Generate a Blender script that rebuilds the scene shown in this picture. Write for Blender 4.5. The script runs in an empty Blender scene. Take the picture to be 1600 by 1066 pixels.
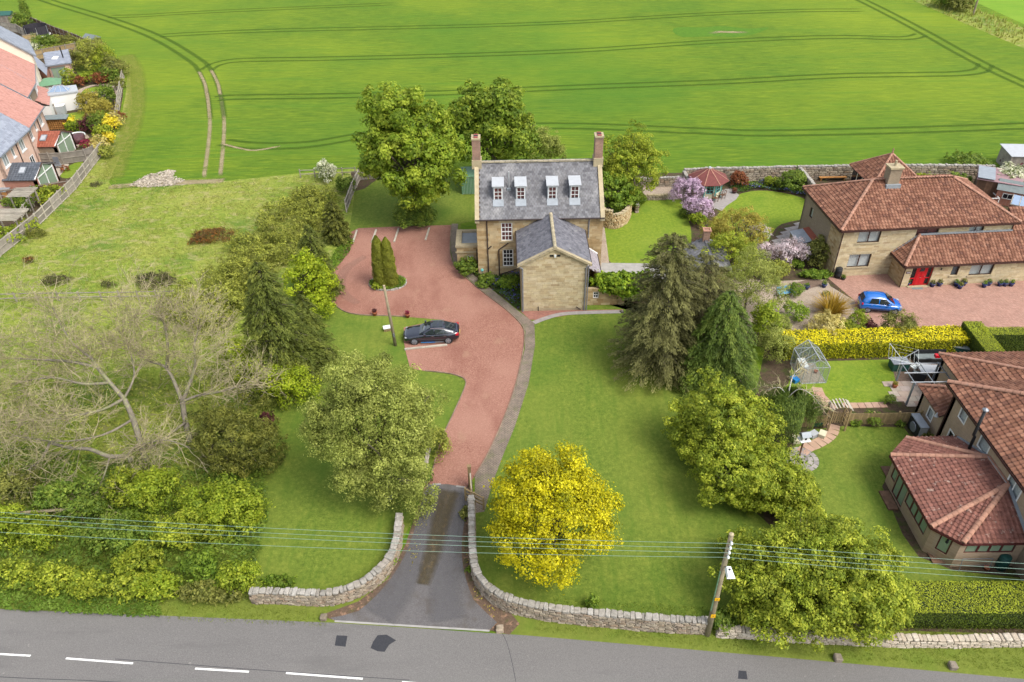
import bpy,math,random
import numpy as np
from mathutils import Vector,Matrix
R=math.radians
scene=bpy.context.scene
col=scene.collection
rnd=random.Random(7)
rng=np.random.default_rng(11)

# ------------------------------------------------------------------ camera
FL,PITCH,ROLL,CAMH=1200.0,R(36.6),0.0155,39.0
_s,_c,_cr,_sr=math.sin(PITCH),math.cos(PITCH),math.cos(ROLL),math.sin(ROLL)
RT=Vector((_cr,-_sr*_s,-_sr*_c))
DN=Vector((-_sr,-_cr*_s,-_cr*_c))
AX=Vector((0,_c,-_s))
cam_d=bpy.data.cameras.new('camera')
cam=bpy.data.objects.new('camera',cam_d)
col.objects.link(cam)
m=Matrix((RT,-DN,-AX)).transposed().to_4x4()
m.translation=Vector((0,0,CAMH))
cam.matrix_world=m
cam_d.sensor_fit='HORIZONTAL'
cam_d.sensor_width=36.0
cam_d.lens=FL*36.0/1600.0
cam_d.clip_start=0.5
cam_d.clip_end=6000
scene.camera=cam
scene.render.resolution_x,scene.render.resolution_y=1024,682

# ------------------------------------------------------------------ world, sun, exposure
SUN_EL,SUN_AZ=R(54),R(128)      # azimuth measured clockwise from +Y (north)
w=bpy.data.worlds.new('World');scene.world=w;w.use_nodes=True
nt=w.node_tree;nt.nodes.clear()
o_=nt.nodes.new('ShaderNodeOutputWorld');b_=nt.nodes.new('ShaderNodeBackground')
sk=nt.nodes.new('ShaderNodeTexSky');sk.sky_type='NISHITA';sk.sun_disc=False
sk.sun_elevation=SUN_EL;sk.sun_rotation=SUN_AZ
sk.air_density=1.0;sk.dust_density=3.5;sk.ozone_density=0.6;sk.altitude=40
hs=nt.nodes.new('ShaderNodeHueSaturation');hs.inputs['Saturation'].default_value=0.45
nt.links.new(sk.outputs[0],hs.inputs['Color'])
nt.links.new(hs.outputs[0],b_.inputs[0]);b_.inputs[1].default_value=0.15
nt.links.new(b_.outputs[0],o_.inputs[0])
sd=bpy.data.lights.new('sun','SUN');sd.energy=1.3;sd.angle=R(25);sd.color=(1.0,0.95,0.86)
so=bpy.data.objects.new('sun',sd);col.objects.link(so)
sdir=Vector((math.sin(SUN_AZ)*math.cos(SUN_EL),math.cos(SUN_AZ)*math.cos(SUN_EL),math.sin(SUN_EL)))
so.rotation_euler=sdir.to_track_quat('Z','Y').to_euler();so.location=sdir*200
vs=scene.view_settings
vs.view_transform='Standard';vs.look='None';vs.gamma=1;vs.use_curve_mapping=False
vs.exposure=1.2

# ------------------------------------------------------------------ plan helpers
def G(px,py,h=0.0):
    """ground (or height h) point surveyed through the photograph"""
    d=RT*((px-800)/FL)+DN*((py-533)/FL)+AX
    t=(CAMH-h)/-d.z
    return Vector((d.x*t,d.y*t,h))

def poly_area(ps):
    return sum(ps[i][0]*ps[(i+1)%len(ps)][1]-ps[(i+1)%len(ps)][0]*ps[i][1]for i in range(len(ps)))/2

def smooth(pts,n=5,closed=False):
    out=[];N=len(pts)
    P_=[Vector((p[0],p[1],p[2]if len(p)>2 else 0))for p in pts]
    rngi=range(N if closed else N-1)
    for i in rngi:
        if closed:a,b,c,d=P_[(i-1)%N],P_[i],P_[(i+1)%N],P_[(i+2)%N]
        else:a,b,c,d=P_[max(i-1,0)],P_[i],P_[i+1],P_[min(i+2,N-1)]
        for k in range(n):
            t=k/n
            out.append(0.5*((2*b)+(c-a)*t+(2*a-5*b+4*c-d)*t*t+(3*b-a-3*c+d)*t**3))
    if not closed:out.append(P_[-1])
    return out

def inpoly(x,y,ps):
    x=np.asarray(x);y=np.asarray(y);r=np.zeros(x.shape,bool)
    n=len(ps)
    for i in range(n):
        x0,y0=ps[i][0],ps[i][1];x1,y1=ps[(i+1)%n][0],ps[(i+1)%n][1]
        if y0==y1:continue
        c=((y0>y)!=(y1>y))&(x<(x1-x0)*(y-y0)/(y1-y0)+x0)
        r^=c
    return r

def rand_in_poly(ps,n,g=rng):
    xs=[p[0]for p in ps];ys=[p[1]for p in ps]
    out=[];tot=0
    while tot<n:
        x=g.uniform(min(xs),max(xs),n*2);y=g.uniform(min(ys),max(ys),n*2)
        k=inpoly(x,y,ps);out.append(np.stack([x[k],y[k]],1));tot+=int(k.sum())
    return np.concatenate(out)[:n]

# ------------------------------------------------------------------ materials
def _n(t,kind,**kw):
    nd=t.nodes.new(kind)
    for k,v in kw.items():setattr(nd,k,v)
    return nd

def ramp(t,fac,cols,pos=None):
    r=_n(t,'ShaderNodeValToRGB');e=r.color_ramp.elements
    n=len(cols)
    while len(e)<n:e.new(0.5)
    for i,c in enumerate(cols):
        e[i].position=pos[i]if pos else i/(n-1)
        e[i].color=(*c,1)
    t.links.new(fac,r.inputs[0]);return r.outputs[0]

def rand_fac(t):
    a=_n(t,'ShaderNodeAttribute',attribute_name='tint')
    o=_n(t,'ShaderNodeObjectInfo')
    s=_n(t,'ShaderNodeMath',operation='ADD');t.links.new(a.outputs['Fac'],s.inputs[0]);t.links.new(o.outputs['Random'],s.inputs[1])
    f=_n(t,'ShaderNodeMath',operation='FRACT');t.links.new(s.outputs[0],f.inputs[0])
    return f.outputs[0]

def wnoise(t,scale,detail=4,rough=0.55,stretch=None,dist=0.0):
    g=_n(t,'ShaderNodeNewGeometry')
    mp=_n(t,'ShaderNodeMapping')
    if stretch:mp.inputs['Scale'].default_value=stretch
    t.links.new(g.outputs['Position'],mp.inputs['Vector'])
    nz=_n(t,'ShaderNodeTexNoise');nz.inputs['Scale'].default_value=scale
    nz.inputs['Detail'].default_value=detail;nz.inputs['Roughness'].default_value=rough
    nz.inputs['Distortion'].default_value=dist
    t.links.new(mp.outputs[0],nz.inputs['Vector'])
    return nz.outputs['Fac']

def mixc(t,fac,a,b,mode='MIX'):
    mx=_n(t,'ShaderNodeMix',data_type='RGBA',blend_type=mode)
    for s,v in((mx.inputs[0],fac),(mx.inputs[6],a),(mx.inputs[7],b)):
        if isinstance(v,(int,float)):s.default_value=v
        elif isinstance(v,tuple):s.default_value=(*v,1)
        else:t.links.new(v,s)
    return mx.outputs[2]

def sharpen(t,fac,lo,hi):
    mr=_n(t,'ShaderNodeMapRange');mr.inputs['From Min'].default_value=lo;mr.inputs['From Max'].default_value=hi
    t.links.new(fac,mr.inputs['Value']);return mr.outputs[0]

def new_mat(name):
    mt=bpy.data.materials.new(name);mt.use_nodes=True
    t=mt.node_tree;bs=t.nodes['Principled BSDF']
    return mt,t,bs

def M(name,c,rough=0.8,var=0.18,scale=3.0,rv=0.0,metal=0.0,bump=0.0,bscale=20,spec=0.3,alt=None,stain=None,cols=None,coat=0):
    """plain procedural material: base colour with noise variation, per-piece variation rv or colour list cols"""
    mt,t,bs=new_mat(name)
    base=None;KS=.8
    c=tuple(x*KS for x in c);cols=cols and[tuple(x*KS for x in q)for q in cols]
    if cols:
        base=ramp(t,rand_fac(t),cols)
    else:
        d=tuple(x*(1-var)for x in c);l=tuple(min(1,x*(1+var))for x in c)
        base=ramp(t,wnoise(t,scale,5),[d,l],[0.3,0.7])
    if cols:
        f=wnoise(t,scale,5)
        k=ramp(t,f,[(1-var,)*3,(1+var,)*3],[0.3,0.7])
        base=mixc(t,1.0,base,k,'MULTIPLY')
    if rv:
        k=ramp(t,rand_fac(t),[(1-rv,)*3,(1+rv,)*3])
        base=mixc(t,1.0,base,k,'MULTIPLY')
    if stain:
        sc,lo,hi,sc_col,amt=stain
        f=sharpen(t,wnoise(t,sc,6,0.65),lo,hi)
        mm=_n(t,'ShaderNodeMath',operation='MULTIPLY');t.links.new(f,mm.inputs[0]);mm.inputs[1].default_value=amt
        base=mixc(t,mm.outputs[0],base,sc_col)
    t.links.new(base,bs.inputs['Base Color'])
    bs.inputs['Roughness'].default_value=rough;bs.inputs['Metallic'].default_value=metal
    bs.inputs['Specular IOR Level'].default_value=spec
    if coat:bs.inputs['Coat Weight'].default_value=coat;bs.inputs['Coat Roughness'].default_value=0.05
    if bump:
        bp=_n(t,'ShaderNodeBump');bp.inputs['Strength'].default_value=bump;bp.inputs['Distance'].default_value=0.05
        t.links.new(wnoise(t,bscale,5,0.6),bp.inputs['Height']);t.links.new(bp.outputs[0],bs.inputs['Normal'])
    return mt

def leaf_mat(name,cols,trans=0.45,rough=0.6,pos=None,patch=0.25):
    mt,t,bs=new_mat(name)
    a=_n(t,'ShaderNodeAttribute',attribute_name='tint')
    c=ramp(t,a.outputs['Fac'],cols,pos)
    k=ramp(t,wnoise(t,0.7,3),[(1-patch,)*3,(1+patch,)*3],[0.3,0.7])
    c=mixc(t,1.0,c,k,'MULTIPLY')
    t.links.new(c,bs.inputs['Base Color']);bs.inputs['Roughness'].default_value=rough
    bs.inputs['Specular IOR Level'].default_value=0.25
    tr=_n(t,'ShaderNodeBsdfTranslucent');t.links.new(c,tr.inputs[0])
    mx=_n(t,'ShaderNodeMixShader');mx.inputs[0].default_value=trans
    t.links.new(bs.outputs[0],mx.inputs[1]);t.links.new(tr.outputs[0],mx.inputs[2])
    out=t.nodes['Material Output'];t.links.new(mx.outputs[0],out.inputs[0])
    return mt

def ground_mat(name,layers,rough=0.95,bump=0.3,bscale=6,bdist=0.08):
    """layers: first (cols, scale, stretch), then (scale, lo, hi, colour, amount, stretch) blotches"""
    mt,t,bs=new_mat(name)
    cols,sc,st=layers[0];kk=.78 if name[:4]in('grav','litt','soil','trac','chal','moss')else 1.05 if name=='asphalt' else .8 if name[:4]in('asph','tyre')else .95
    cols=[tuple(x*kk for x in q)for q in cols]
    base=ramp(t,wnoise(t,sc,8,0.7,st),cols,[0.28+0.44*i/(len(cols)-1)for i in range(len(cols))])
    for(sc2,lo,hi,c2,amt,st2)in layers[1:]:
        f=sharpen(t,wnoise(t,sc2,5,0.6,st2),lo,hi)
        mm=_n(t,'ShaderNodeMath',operation='MULTIPLY');t.links.new(f,mm.inputs[0]);mm.inputs[1].default_value=amt
        base=mixc(t,mm.outputs[0],base,tuple(x*kk for x in c2))
    t.links.new(base,bs.inputs['Base Color']);bs.inputs['Roughness'].default_value=rough
    bs.inputs['Specular IOR Level'].default_value=0.15
    bp=_n(t,'ShaderNodeBump');bp.inputs['Strength'].default_value=bump;bp.inputs['Distance'].default_value=bdist
    t.links.new(wnoise(t,bscale,6,0.7,layers[0][2]),bp.inputs['Height']);t.links.new(bp.outputs[0],bs.inputs['Normal'])
    return mt

def brick_mat(name,c1,c2,mortar,bw,bh,ms=0.012,horiz=False,rot=0.0,var=0.25,stain=None):
    mt,t,bs=new_mat(name);c1,c2,mortar=[tuple(x*.8 for x in q)for q in(c1,c2,mortar)]
    g=_n(t,'ShaderNodeNewGeometry');sp=_n(t,'ShaderNodeSeparateXYZ')
    src=g.outputs['Position']
    if rot:
        vr=_n(t,'ShaderNodeVectorRotate',rotation_type='Z_AXIS');vr.inputs['Angle'].default_value=rot
        t.links.new(src,vr.inputs['Vector']);src=vr.outputs[0]
    t.links.new(src,sp.inputs[0]);cb=_n(t,'ShaderNodeCombineXYZ')
    if horiz:
        t.links.new(sp.outputs['X'],cb.inputs['X']);t.links.new(sp.outputs['Y'],cb.inputs['Y'])
    else:
        ad=_n(t,'ShaderNodeMath',operation='ADD');t.links.new(sp.outputs['X'],ad.inputs[0]);t.links.new(sp.outputs['Y'],ad.inputs[1])
        t.links.new(ad.outputs[0],cb.inputs['X']);t.links.new(sp.outputs['Z'],cb.inputs['Y'])
    br=_n(t,'ShaderNodeTexBrick');br.inputs['Scale'].default_value=1.0
    br.inputs['Brick Width'].default_value=bw;br.inputs['Row Height'].default_value=bh
    br.inputs['Mortar Size'].default_value=ms;br.inputs['Bias'].default_value=0.0
    br.inputs['Color1'].default_value=(*c1,1);br.inputs['Color2'].default_value=(*c2,1);br.inputs['Mortar'].default_value=(*mortar,1)
    t.links.new(cb.outputs[0],br.inputs['Vector'])
    k=ramp(t,wnoise(t,0.9,6,0.7),[(1-var,)*3,(1+var,)*3],[0.3,0.7])
    base=mixc(t,1.0,br.outputs['Color'],k,'MULTIPLY')
    if stain:
        sc,lo,hi,sc_col,amt=stain
        f=sharpen(t,wnoise(t,sc,6,0.65),lo,hi)
        mm=_n(t,'ShaderNodeMath',operation='MULTIPLY');t.links.new(f,mm.inputs[0]);mm.inputs[1].default_value=amt
        base=mixc(t,mm.outputs[0],base,sc_col)
    t.links.new(base,bs.inputs['Base Color']);bs.inputs['Roughness'].default_value=0.9
    bp=_n(t,'ShaderNodeBump');bp.inputs['Strength'].default_value=0.4;bp.inputs['Distance'].default_value=0.01;bp.invert=True
    t.links.new(br.outputs['Fac'],bp.inputs['Height']);t.links.new(bp.outputs[0],bs.inputs['Normal'])
    return mt

def glass_mat(name,tintc,dark,tr=0.35):
    mt,t,bs=new_mat(name)
    bs.inputs['Base Color'].default_value=(*dark,1);bs.inputs['Roughness'].default_value=0.04
    bs.inputs['Specular IOR Level'].default_value=0.8
    tp=_n(t,'ShaderNodeBsdfTransparent');tp.inputs[0].default_value=(*tintc,1)
    mx=_n(t,'ShaderNodeMixShader');mx.inputs[0].default_value=tr
    t.links.new(bs.outputs[0],mx.inputs[1]);t.links.new(tp.outputs[0],mx.inputs[2])
    t.links.new(mx.outputs[0],t.nodes['Material Output'].inputs[0])
    return mt

# ------------------------------------------------------------------ tagging
def tag(o,label=None,cat=None,group=None,kind=None):
    if label:o['label']=label
    if cat:o['category']=cat
    if group:o['group']=group
    if kind:o['kind']=kind
    return o

def thing(name,label,cat,loc=(0,0,0),rz=0.0,group=None):
    o=bpy.data.objects.new(name,None);col.objects.link(o)
    o.empty_display_size=0.3
    o.location=loc;o.rotation_euler=(0,0,rz)
    return tag(o,label,cat,group)

def frame_of(T):
    return Matrix.Translation(T.location)@Matrix.Rotation(T.rotation_euler[2],4,'Z')

# ------------------------------------------------------------------ mesh builder
class MB:
    def __init__(s):s.v=[];s.f=[]
    def add(s,vs_,fs):
        o=len(s.v);s.v+=[tuple(p)for p in vs_];s.f+=[tuple(o+i for i in f)for f in fs];return s
    def box(s,x0,x1,y0,y1,z0,z1):
        return s.add([(x0,y0,z0),(x1,y0,z0),(x1,y1,z0),(x0,y1,z0),(x0,y0,z1),(x1,y0,z1),(x1,y1,z1),(x0,y1,z1)],
                     [(0,3,2,1),(4,5,6,7),(0,1,5,4),(1,2,6,5),(2,3,7,6),(3,0,4,7)])
    def hexa(s,P8):
        return s.add(P8,[(0,3,2,1),(4,5,6,7),(0,1,5,4),(1,2,6,5),(2,3,7,6),(3,0,4,7)])
    def fbox(s,fr,a0,a1,b0,b1,c0,c1):
        p=lambda a,b,c:fr[0]+fr[1]*a+fr[2]*b+Vector((0,0,c))
        return s.hexa([p(a0,b0,c0),p(a1,b0,c0),p(a1,b1,c0),p(a0,b1,c0),p(a0,b0,c1),p(a1,b0,c1),p(a1,b1,c1),p(a0,b1,c1)])
    def quad(s,*p):return s.add(p,[tuple(range(len(p)))])
    def bar(s,a,b,w_,h_=None,up=Vector((0,0,1))):
        a,b=Vector(a),Vector(b);h_=h_ or w_
        d=(b-a).normalized()
        if abs(d.dot(up))>0.98:up=Vector((1,0,0))
        x=d.cross(up).normalized()*w_/2;y=x.cross(d).normalized()*h_/2
        return s.hexa([a-x-y,a+x-y,b+x-y,b-x-y,a-x+y,a+x+y,b+x+y,b-x+y])
    def tube(s,pts,r,n=6,caps=True):
        pts=[Vector(p)for p in pts];k=len(pts)
        rs=r if isinstance(r,(list,tuple))else[r]*k
        o=len(s.v)
        prev=None
        for i,p in enumerate(pts):
            d=(pts[min(i+1,k-1)]-pts[max(i-1,0)]).normalized()
            if prev is None:
                u=d.cross(Vector((0,0,1))if abs(d.z)<0.9 else Vector((1,0,0))).normalized()
            else:
                u=(prev-d*prev.dot(d)).normalized()
            prev=u;v_=d.cross(u)
            for j in range(n):
                a=2*math.pi*j/n
                s.v.append(tuple(p+(u*math.cos(a)+v_*math.sin(a))*rs[i]))
        for i in range(k-1):
            for j in range(n):
                a=o+i*n+j;b=o+i*n+(j+1)%n
                s.f.append((a,b,b+n,a+n))
        if caps:
            s.f.append(tuple(o+j for j in range(n))[::-1]);s.f.append(tuple(o+(k-1)*n+j for j in range(n)))
        return s
    def prism(s,poly,z0,z1):
        n=len(poly)
        if poly_area(poly)<0:poly=poly[::-1]
        return s.add([(p[0],p[1],z0)for p in poly]+[(p[0],p[1],z1)for p in poly],
                     [tuple(range(n))[::-1],tuple(range(n,2*n))]+[(i,(i+1)%n,n+(i+1)%n,n+i)for i in range(n)])
    def slab(s,poly,th):
        """3D planar polygon thickened downwards (vertical)"""
        n=len(poly);P_=[Vector(p)for p in poly]
        return s.add([tuple(p)for p in P_]+[tuple(p-Vector((0,0,th)))for p in P_],
                     [tuple(range(n)),tuple(range(n,2*n))[::-1]]+[((i+1)%n,i,n+i,n+(i+1)%n)for i in range(n)])
    def lathe(s,prof,c=(0,0,0),n=12):
        o=len(s.v)
        for(r_,z_)in prof:
            for j in range(n):
                a=2*math.pi*j/n;s.v.append((c[0]+r_*math.cos(a),c[1]+r_*math.sin(a),c[2]+z_))
        for i in range(len(prof)-1):
            for j in range(n):
                a=o+i*n+j;b=o+i*n+(j+1)%n;s.f.append((a,b,b+n,a+n))
        s.f.append(tuple(o+j for j in range(n))[::-1]);s.f.append(tuple(o+(len(prof)-1)*n+j for j in range(n)))
        return s
    def build(s,name,mat,parent=None,loc=None,smooth_=False,**tg):
        me=bpy.data.meshes.new(name);me.from_pydata(s.v,[],s.f);me.update()
        if smooth_:me.shade_smooth()
        if mat:me.materials.append(mat)
        o=bpy.data.objects.new(name,me);col.objects.link(o)
        if parent:o.parent=parent
        if loc is not None:o.location=loc
        return tag(o,**tg)

def struct(name,mb,mat,**k):
    return mb.build(name,mat,kind='structure',**k)

def np_mesh(name,V,F,mat,parent=None,tint=None,loc=None,**tg):
    """V (n,3); F (m,k) constant size faces"""
    me=bpy.data.meshes.new(name)
    nv,(nf,k)=len(V),F.shape
    me.vertices.add(nv);me.vertices.foreach_set('co',np.ascontiguousarray(V,dtype=np.float32).ravel())
    me.loops.add(nf*k);me.loops.foreach_set('vertex_index',np.ascontiguousarray(F,dtype=np.int32).ravel())
    me.polygons.add(nf);me.polygons.foreach_set('loop_start',np.arange(0,nf*k,k,dtype=np.int32))
    try:me.polygons.foreach_set('loop_total',np.full(nf,k,dtype=np.int32))
    except Exception:pass
    me.update(calc_edges=True)
    if tint is not None:
        at=me.attributes.new('tint','FLOAT','POINT');at.data.foreach_set('value',np.ascontiguousarray(tint,dtype=np.float32))
    if mat:me.materials.append(mat)
    o=bpy.data.objects.new(name,me);col.objects.link(o)
    if parent:o.parent=parent
    if loc is not None:o.location=loc
    return tag(o,**tg)

# piece variants: (verts, faces as quads/tris list)
def chamfer_box(j=0.12,seed=0,ch=0.12):
    """rough stone, unit size centred, 24 verts"""
    r_=random.Random(seed);mb=MB()
    V=[];idx={}
    for sx in(-1,1):
        for sy in(-1,1):
            for sz in(-1,1):
                q=Vector((sx,sy,sz))*0.5
                q+=Vector([r_.uniform(-j,j)*0.5 for _ in range(3)])
                for ax in range(3):
                    p=q.copy()
                    for k in range(3):
                        if k!=ax:p[k]-=(sx,sy,sz)[k]*ch*r_.uniform(0.7,1.3)
                    idx[(sx,sy,sz,ax)]=len(V);V.append(p)
    F=[]
    for ax in range(3):
        b,c=[k for k in range(3)if k!=ax]
        for s_ in(-1,1):
            f=[]
            for(u,v_)in((-1,-1),(1,-1),(1,1),(-1,1)):
                key=[0,0,0];key[ax]=s_;key[b]=u;key[c]=v_
                f.append(idx[(*key,ax)])
            F.append(f if(s_>0)!=(ax==1)else f[::-1])
    for ax in range(3):          # edges along ax
        b,c=[k for k in range(3)if k!=ax]
        for u in(-1,1):
            for v_ in(-1,1):
                k0=[0,0,0];k0[ax]=-1;k0[b]=u;k0[c]=v_
                k1=list(k0);k1[ax]=1
                F.append([idx[(*k0,b)],idx[(*k1,b)],idx[(*k1,c)],idx[(*k0,c)]])
    for sx in(-1,1):
        for sy in(-1,1):
            for sz in(-1,1):F.append([idx[(sx,sy,sz,0)],idx[(sx,sy,sz,1)],idx[(sx,sy,sz,2)]])
    return V,F

def plain_box(): 
    m_=MB().box(-.5,.5,-.5,.5,-.5,.5);return[Vector(v)for v in m_.v],[list(f)for f in m_.f]

def tile_shape():
    """pantile, unit: x across 0..1, y up the slope 0..1, z relief"""
    prof=[(0.0,0.25),(0.2,0.95),(0.4,0.95),(0.6,0.2),(0.8,0.0),(1.0,0.2)]
    V=[];F=[]
    for y,dz in((0.0,0.55),(1.08,0.0)):
        for x,z in prof:V.append(Vector((x,y,z*0.8+dz)))
    n=len(prof)
    for i in range(n-1):F.append([i,i+1,n+i+1,n+i])
    for x,z in prof:V.append(Vector((x,0.0,-0.2)))
    for i in range(n-1):F.append([2*n+i,2*n+i+1,i+1,i])
    return V,F

VARS={
    'stone':[chamfer_box(0.14,k,0.13)for k in range(6)],
    'block':[chamfer_box(0.02,20+k,0.03)for k in range(3)],
    'box':[plain_box()],
    'tile':[tile_shape()],
}
_mesh_cache={}
def piece_mesh(kind,i,mat):
    key=(kind,i,mat.name)
    if key not in _mesh_cache:
        V,F=VARS[kind][i];me=bpy.data.meshes.new(kind);me.from_pydata(V,[],F);me.update();me.materials.append(mat)
        _mesh_cache[key]=me
    return _mesh_cache[key]

CAMP=Vector((0,0,CAMH))
def place(T,name,kind,mats,mat,limit=300,order='near'):
    """put pieces (matrices local to T) as parts; those past the limit are joined into one part"""
    if not mats:return
    Fm=frame_of(T)if T else Matrix()
    nv=len(VARS[kind])
    items=[(m_,rnd.randrange(nv))for m_ in mats]
    if len(items)>limit:
        items.sort(key=lambda it:((Fm@it[0]).translation-CAMP).length)
    for m_,k in items[:limit]:
        o=bpy.data.objects.new(name,piece_mesh(kind,k,mat));col.objects.link(o)
        if T:o.parent=T
        o.matrix_basis=m_
        if not T:o['kind']='structure'
    rest=items[limit:]
    if rest:
        for fs in(3,4):
            pass
        Vs=[];Fq=[];tt=[];off=0
        for m_,k in rest:
            V,F=VARS[kind][k];A=np.array(m_)
            vv=np.array([tuple(v)for v in V])@A[:3,:3].T+A[:3,3]
            Vs.append(vv);tt.append(np.full(len(vv),rnd.random()))
            for f in F:
                Fq.append([i+off for i in f])
            off+=len(vv)
        V=np.concatenate(Vs);me=bpy.data.meshes.new(name+'_rest');me.from_pydata(V.tolist(),[],Fq);me.update()
        at=me.attributes.new('tint','FLOAT','POINT');at.data.foreach_set('value',np.concatenate(tt).astype(np.float32))
        me.materials.append(mat)
        o=bpy.data.objects.new(name,me);col.objects.link(o)
        if T:o.parent=T
        o['kind']='stuff'

def TRS(loc,rz=0.0,scale=(1,1,1),rx=0.0,ry=0.0):
    return Matrix.Translation(loc)@Matrix.Rotation(rz,4,'Z')@Matrix.Rotation(ry,4,'Y')@Matrix.Rotation(rx,4,'X')@Matrix.Diagonal((*scale,1))

def copy_tree(o,parent=None):
    c=o.copy();col.objects.link(c)
    if parent:c.parent=parent
    for ch in list(o.children):copy_tree(ch,c)
    return c
# ------------------------------------------------------------------ foliage builders
def nrm(a):return a/np.maximum(np.linalg.norm(a,axis=1,keepdims=True),1e-9)

def leaf_quads(C,Nn,size,aspect=0.6,T1=None,g=rng):
    n=len(C);Nn=nrm(Nn)
    if T1 is None:T1=g.normal(size=(n,3))
    T1=nrm(T1-Nn*np.sum(T1*Nn,1,keepdims=True))
    T2=np.cross(Nn,T1)
    s1=size[:,None];s2=s1*aspect
    V=np.stack([C-T1*s1,C-T2*s2+T1*s1*0.1,C+T1*s1,C+T2*s2+T1*s1*0.1],1).reshape(-1,3)
    F=np.arange(4*n).reshape(n,4)
    return V,F

def blob_shell(blobs,lobe_r,dens,leaf,g,spiky=0.0,up=0.25,fill=0.35,zmin=0.05):
    """leafy lobes over ellipsoid blobs; returns C, N, size, tint"""
    Cs,Ns,Ss,Ts,LB=[],[],[],[],[]
    B=np.array(blobs,float)
    for bi,(cx,cy,cz,rx,ry,rz)in enumerate(B):
        area=4*math.pi*((rx*ry)**1.6/3+(rx*rz)**1.6/3+(ry*rz)**1.6/3)**(1/1.6)
        lr0=lobe_r
        nl=max(5,int(area/(lr0*lr0*1.75)))
        wa,wb,wp=nrm(g.normal(size=(1,3)))[0],nrm(g.normal(size=(1,3)))[0],g.uniform(0,6,2)
        D=nrm(g.normal(size=(nl,3)));D[:,2]=np.where(D[:,2]<-0.55,-D[:,2],D[:,2])
        D=nrm(D)
        rad=g.uniform(0.6,1.06,nl)**0.75*(1+.2*np.sin(4*D@wa+wp[0])+.14*np.sin(7*D@wb+wp[1]))
        L=np.array([cx,cy,cz])+D*np.array([rx,ry,rz])*rad[:,None]
        L[:,2]=np.maximum(L[:,2],lr0*0.4)
        for i in range(nl):
            # skip lobes deep in another blob
            deep=False
            for bj,b in enumerate(B):
                if bj!=bi:
                    q=(L[i]-b[:3])/b[3:]
                    if(q*q).sum()<0.45:deep=True;break
            if deep:continue
            lr=lr0*g.uniform(0.5,1.3);sq=g.uniform(.7,1.3,3)*[1,1,.75]
            k=max(6,int(dens*4*lr*lr*1.6))
            d=nrm(g.normal(size=(k,3))+D[i]*0.7+np.array([0,0,up]))
            rr=lr*(g.uniform(0.25,1.0,k)**0.45)*(1+spiky*g.normal(size=k))
            c=L[i]+d*rr[:,None]*sq
            Cs.append(c);Ns.append(d*1.2+g.normal(size=(k,3))*0.42+np.array([0,0,0.3]))
            Ss.append(leaf*g.uniform(0.45,1.55,k))
            Ts.append(np.clip(g.normal(0.52,0.15)+g.normal(0,0.16,k)+0.36*(rr/lr-0.62),0,1))  # outer leaves lighter, inner darker: new growth plus painted light and dark
            LB.append(L[i])
        k=int(fill*.6*dens*area)
        d=nrm(g.normal(size=(k,3)))
        c=np.array([cx,cy,cz])+d*np.array([rx,ry,rz])*g.uniform(0.45,0.85,(k,1))
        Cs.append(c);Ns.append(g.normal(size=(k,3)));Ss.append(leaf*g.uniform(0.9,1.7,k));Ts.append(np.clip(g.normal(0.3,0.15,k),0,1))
    C=np.concatenate(Cs);N_=np.concatenate(Ns);S=np.concatenate(Ss);T_=np.concatenate(Ts)
    ok=C[:,2]>zmin
    return C[ok],N_[ok],S[ok],T_[ok],LB

def tree(name,label,cat,base,blobs,mat,bark,leaf=0.13,dens=26,lobe=0.8,trunk_r=0.25,seed=1,group=None,
         trunk_h=None,spiky=0.1,aspect=0.6,fill=0.35,limbs=14,lean=(0,0),up=0.25):
    """blobs are relative to the base; leafless limbs reach the leaf lobes"""
    g=np.random.default_rng(seed);r_=random.Random(seed)
    T=thing(name,label,cat,(base[0],base[1],0),0,group)
    C,N_,S,T_,LB=blob_shell(blobs,lobe,dens,leaf,g,spiky,up,fill)
    V,F=leaf_quads(C,N_,S,aspect,None,g)
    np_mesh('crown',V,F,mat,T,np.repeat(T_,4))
    if trunk_r:
        zc=sum(b[2]for b in blobs)/len(blobs);th=trunk_h or zc*0.55
        top=Vector((lean[0],lean[1],th))
        mb=MB();mb.tube([(0,0,-0.1),(lean[0]*.2,lean[1]*.2,th*0.1),(lean[0]*.6,lean[1]*.6,th*0.55),tuple(top)],[trunk_r*1.5,trunk_r*1.1,trunk_r*0.9,trunk_r*0.75],9)
        mb.build('trunk',bark,T,smooth_=True)
        mb=MB()
        for L in r_.sample(LB,min(limbs,len(LB))):
            L=Vector(L);q=top.lerp(L,0.5)+Vector((r_.uniform(-.4,.4),r_.uniform(-.4,.4),r_.uniform(-.1,.5)))
            st=top.lerp(Vector((0,0,0)),r_.uniform(0,.35))
            mb.tube([st,st.lerp(q,.5)+Vector((0,0,.15)),q,L],[trunk_r*.42,trunk_r*.32,trunk_r*.2,trunk_r*.06],5)
            for _ in range(2):
                e=L+Vector((r_.uniform(-1,1),r_.uniform(-1,1),r_.uniform(-.4,.8)))*lobe
                mb.tube([q,q.lerp(e,.6)+Vector((0,0,.1)),e],[trunk_r*.14,trunk_r*.08,trunk_r*.03],4)
        mb.build('limb',Mt['bark'],T,smooth_=True,kind='stuff')
    return T

def shrub(name,label,cat,base,blobs,mat,leaf=0.09,dens=40,lobe=0.4,seed=1,group=None,spiky=0.15,aspect=0.55,fill=0.3,up=0.4):
    g=np.random.default_rng(seed)
    C,N_,S,T_,LB=blob_shell(blobs,lobe,dens,leaf,g,spiky,up,fill,0.02)
    V,F=leaf_quads(C,N_,S,aspect,None,g)
    return tag(np_mesh(name,V,F,mat,None,np.repeat(T_,4),loc=(base[0],base[1],0)),label,cat,group)

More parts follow.
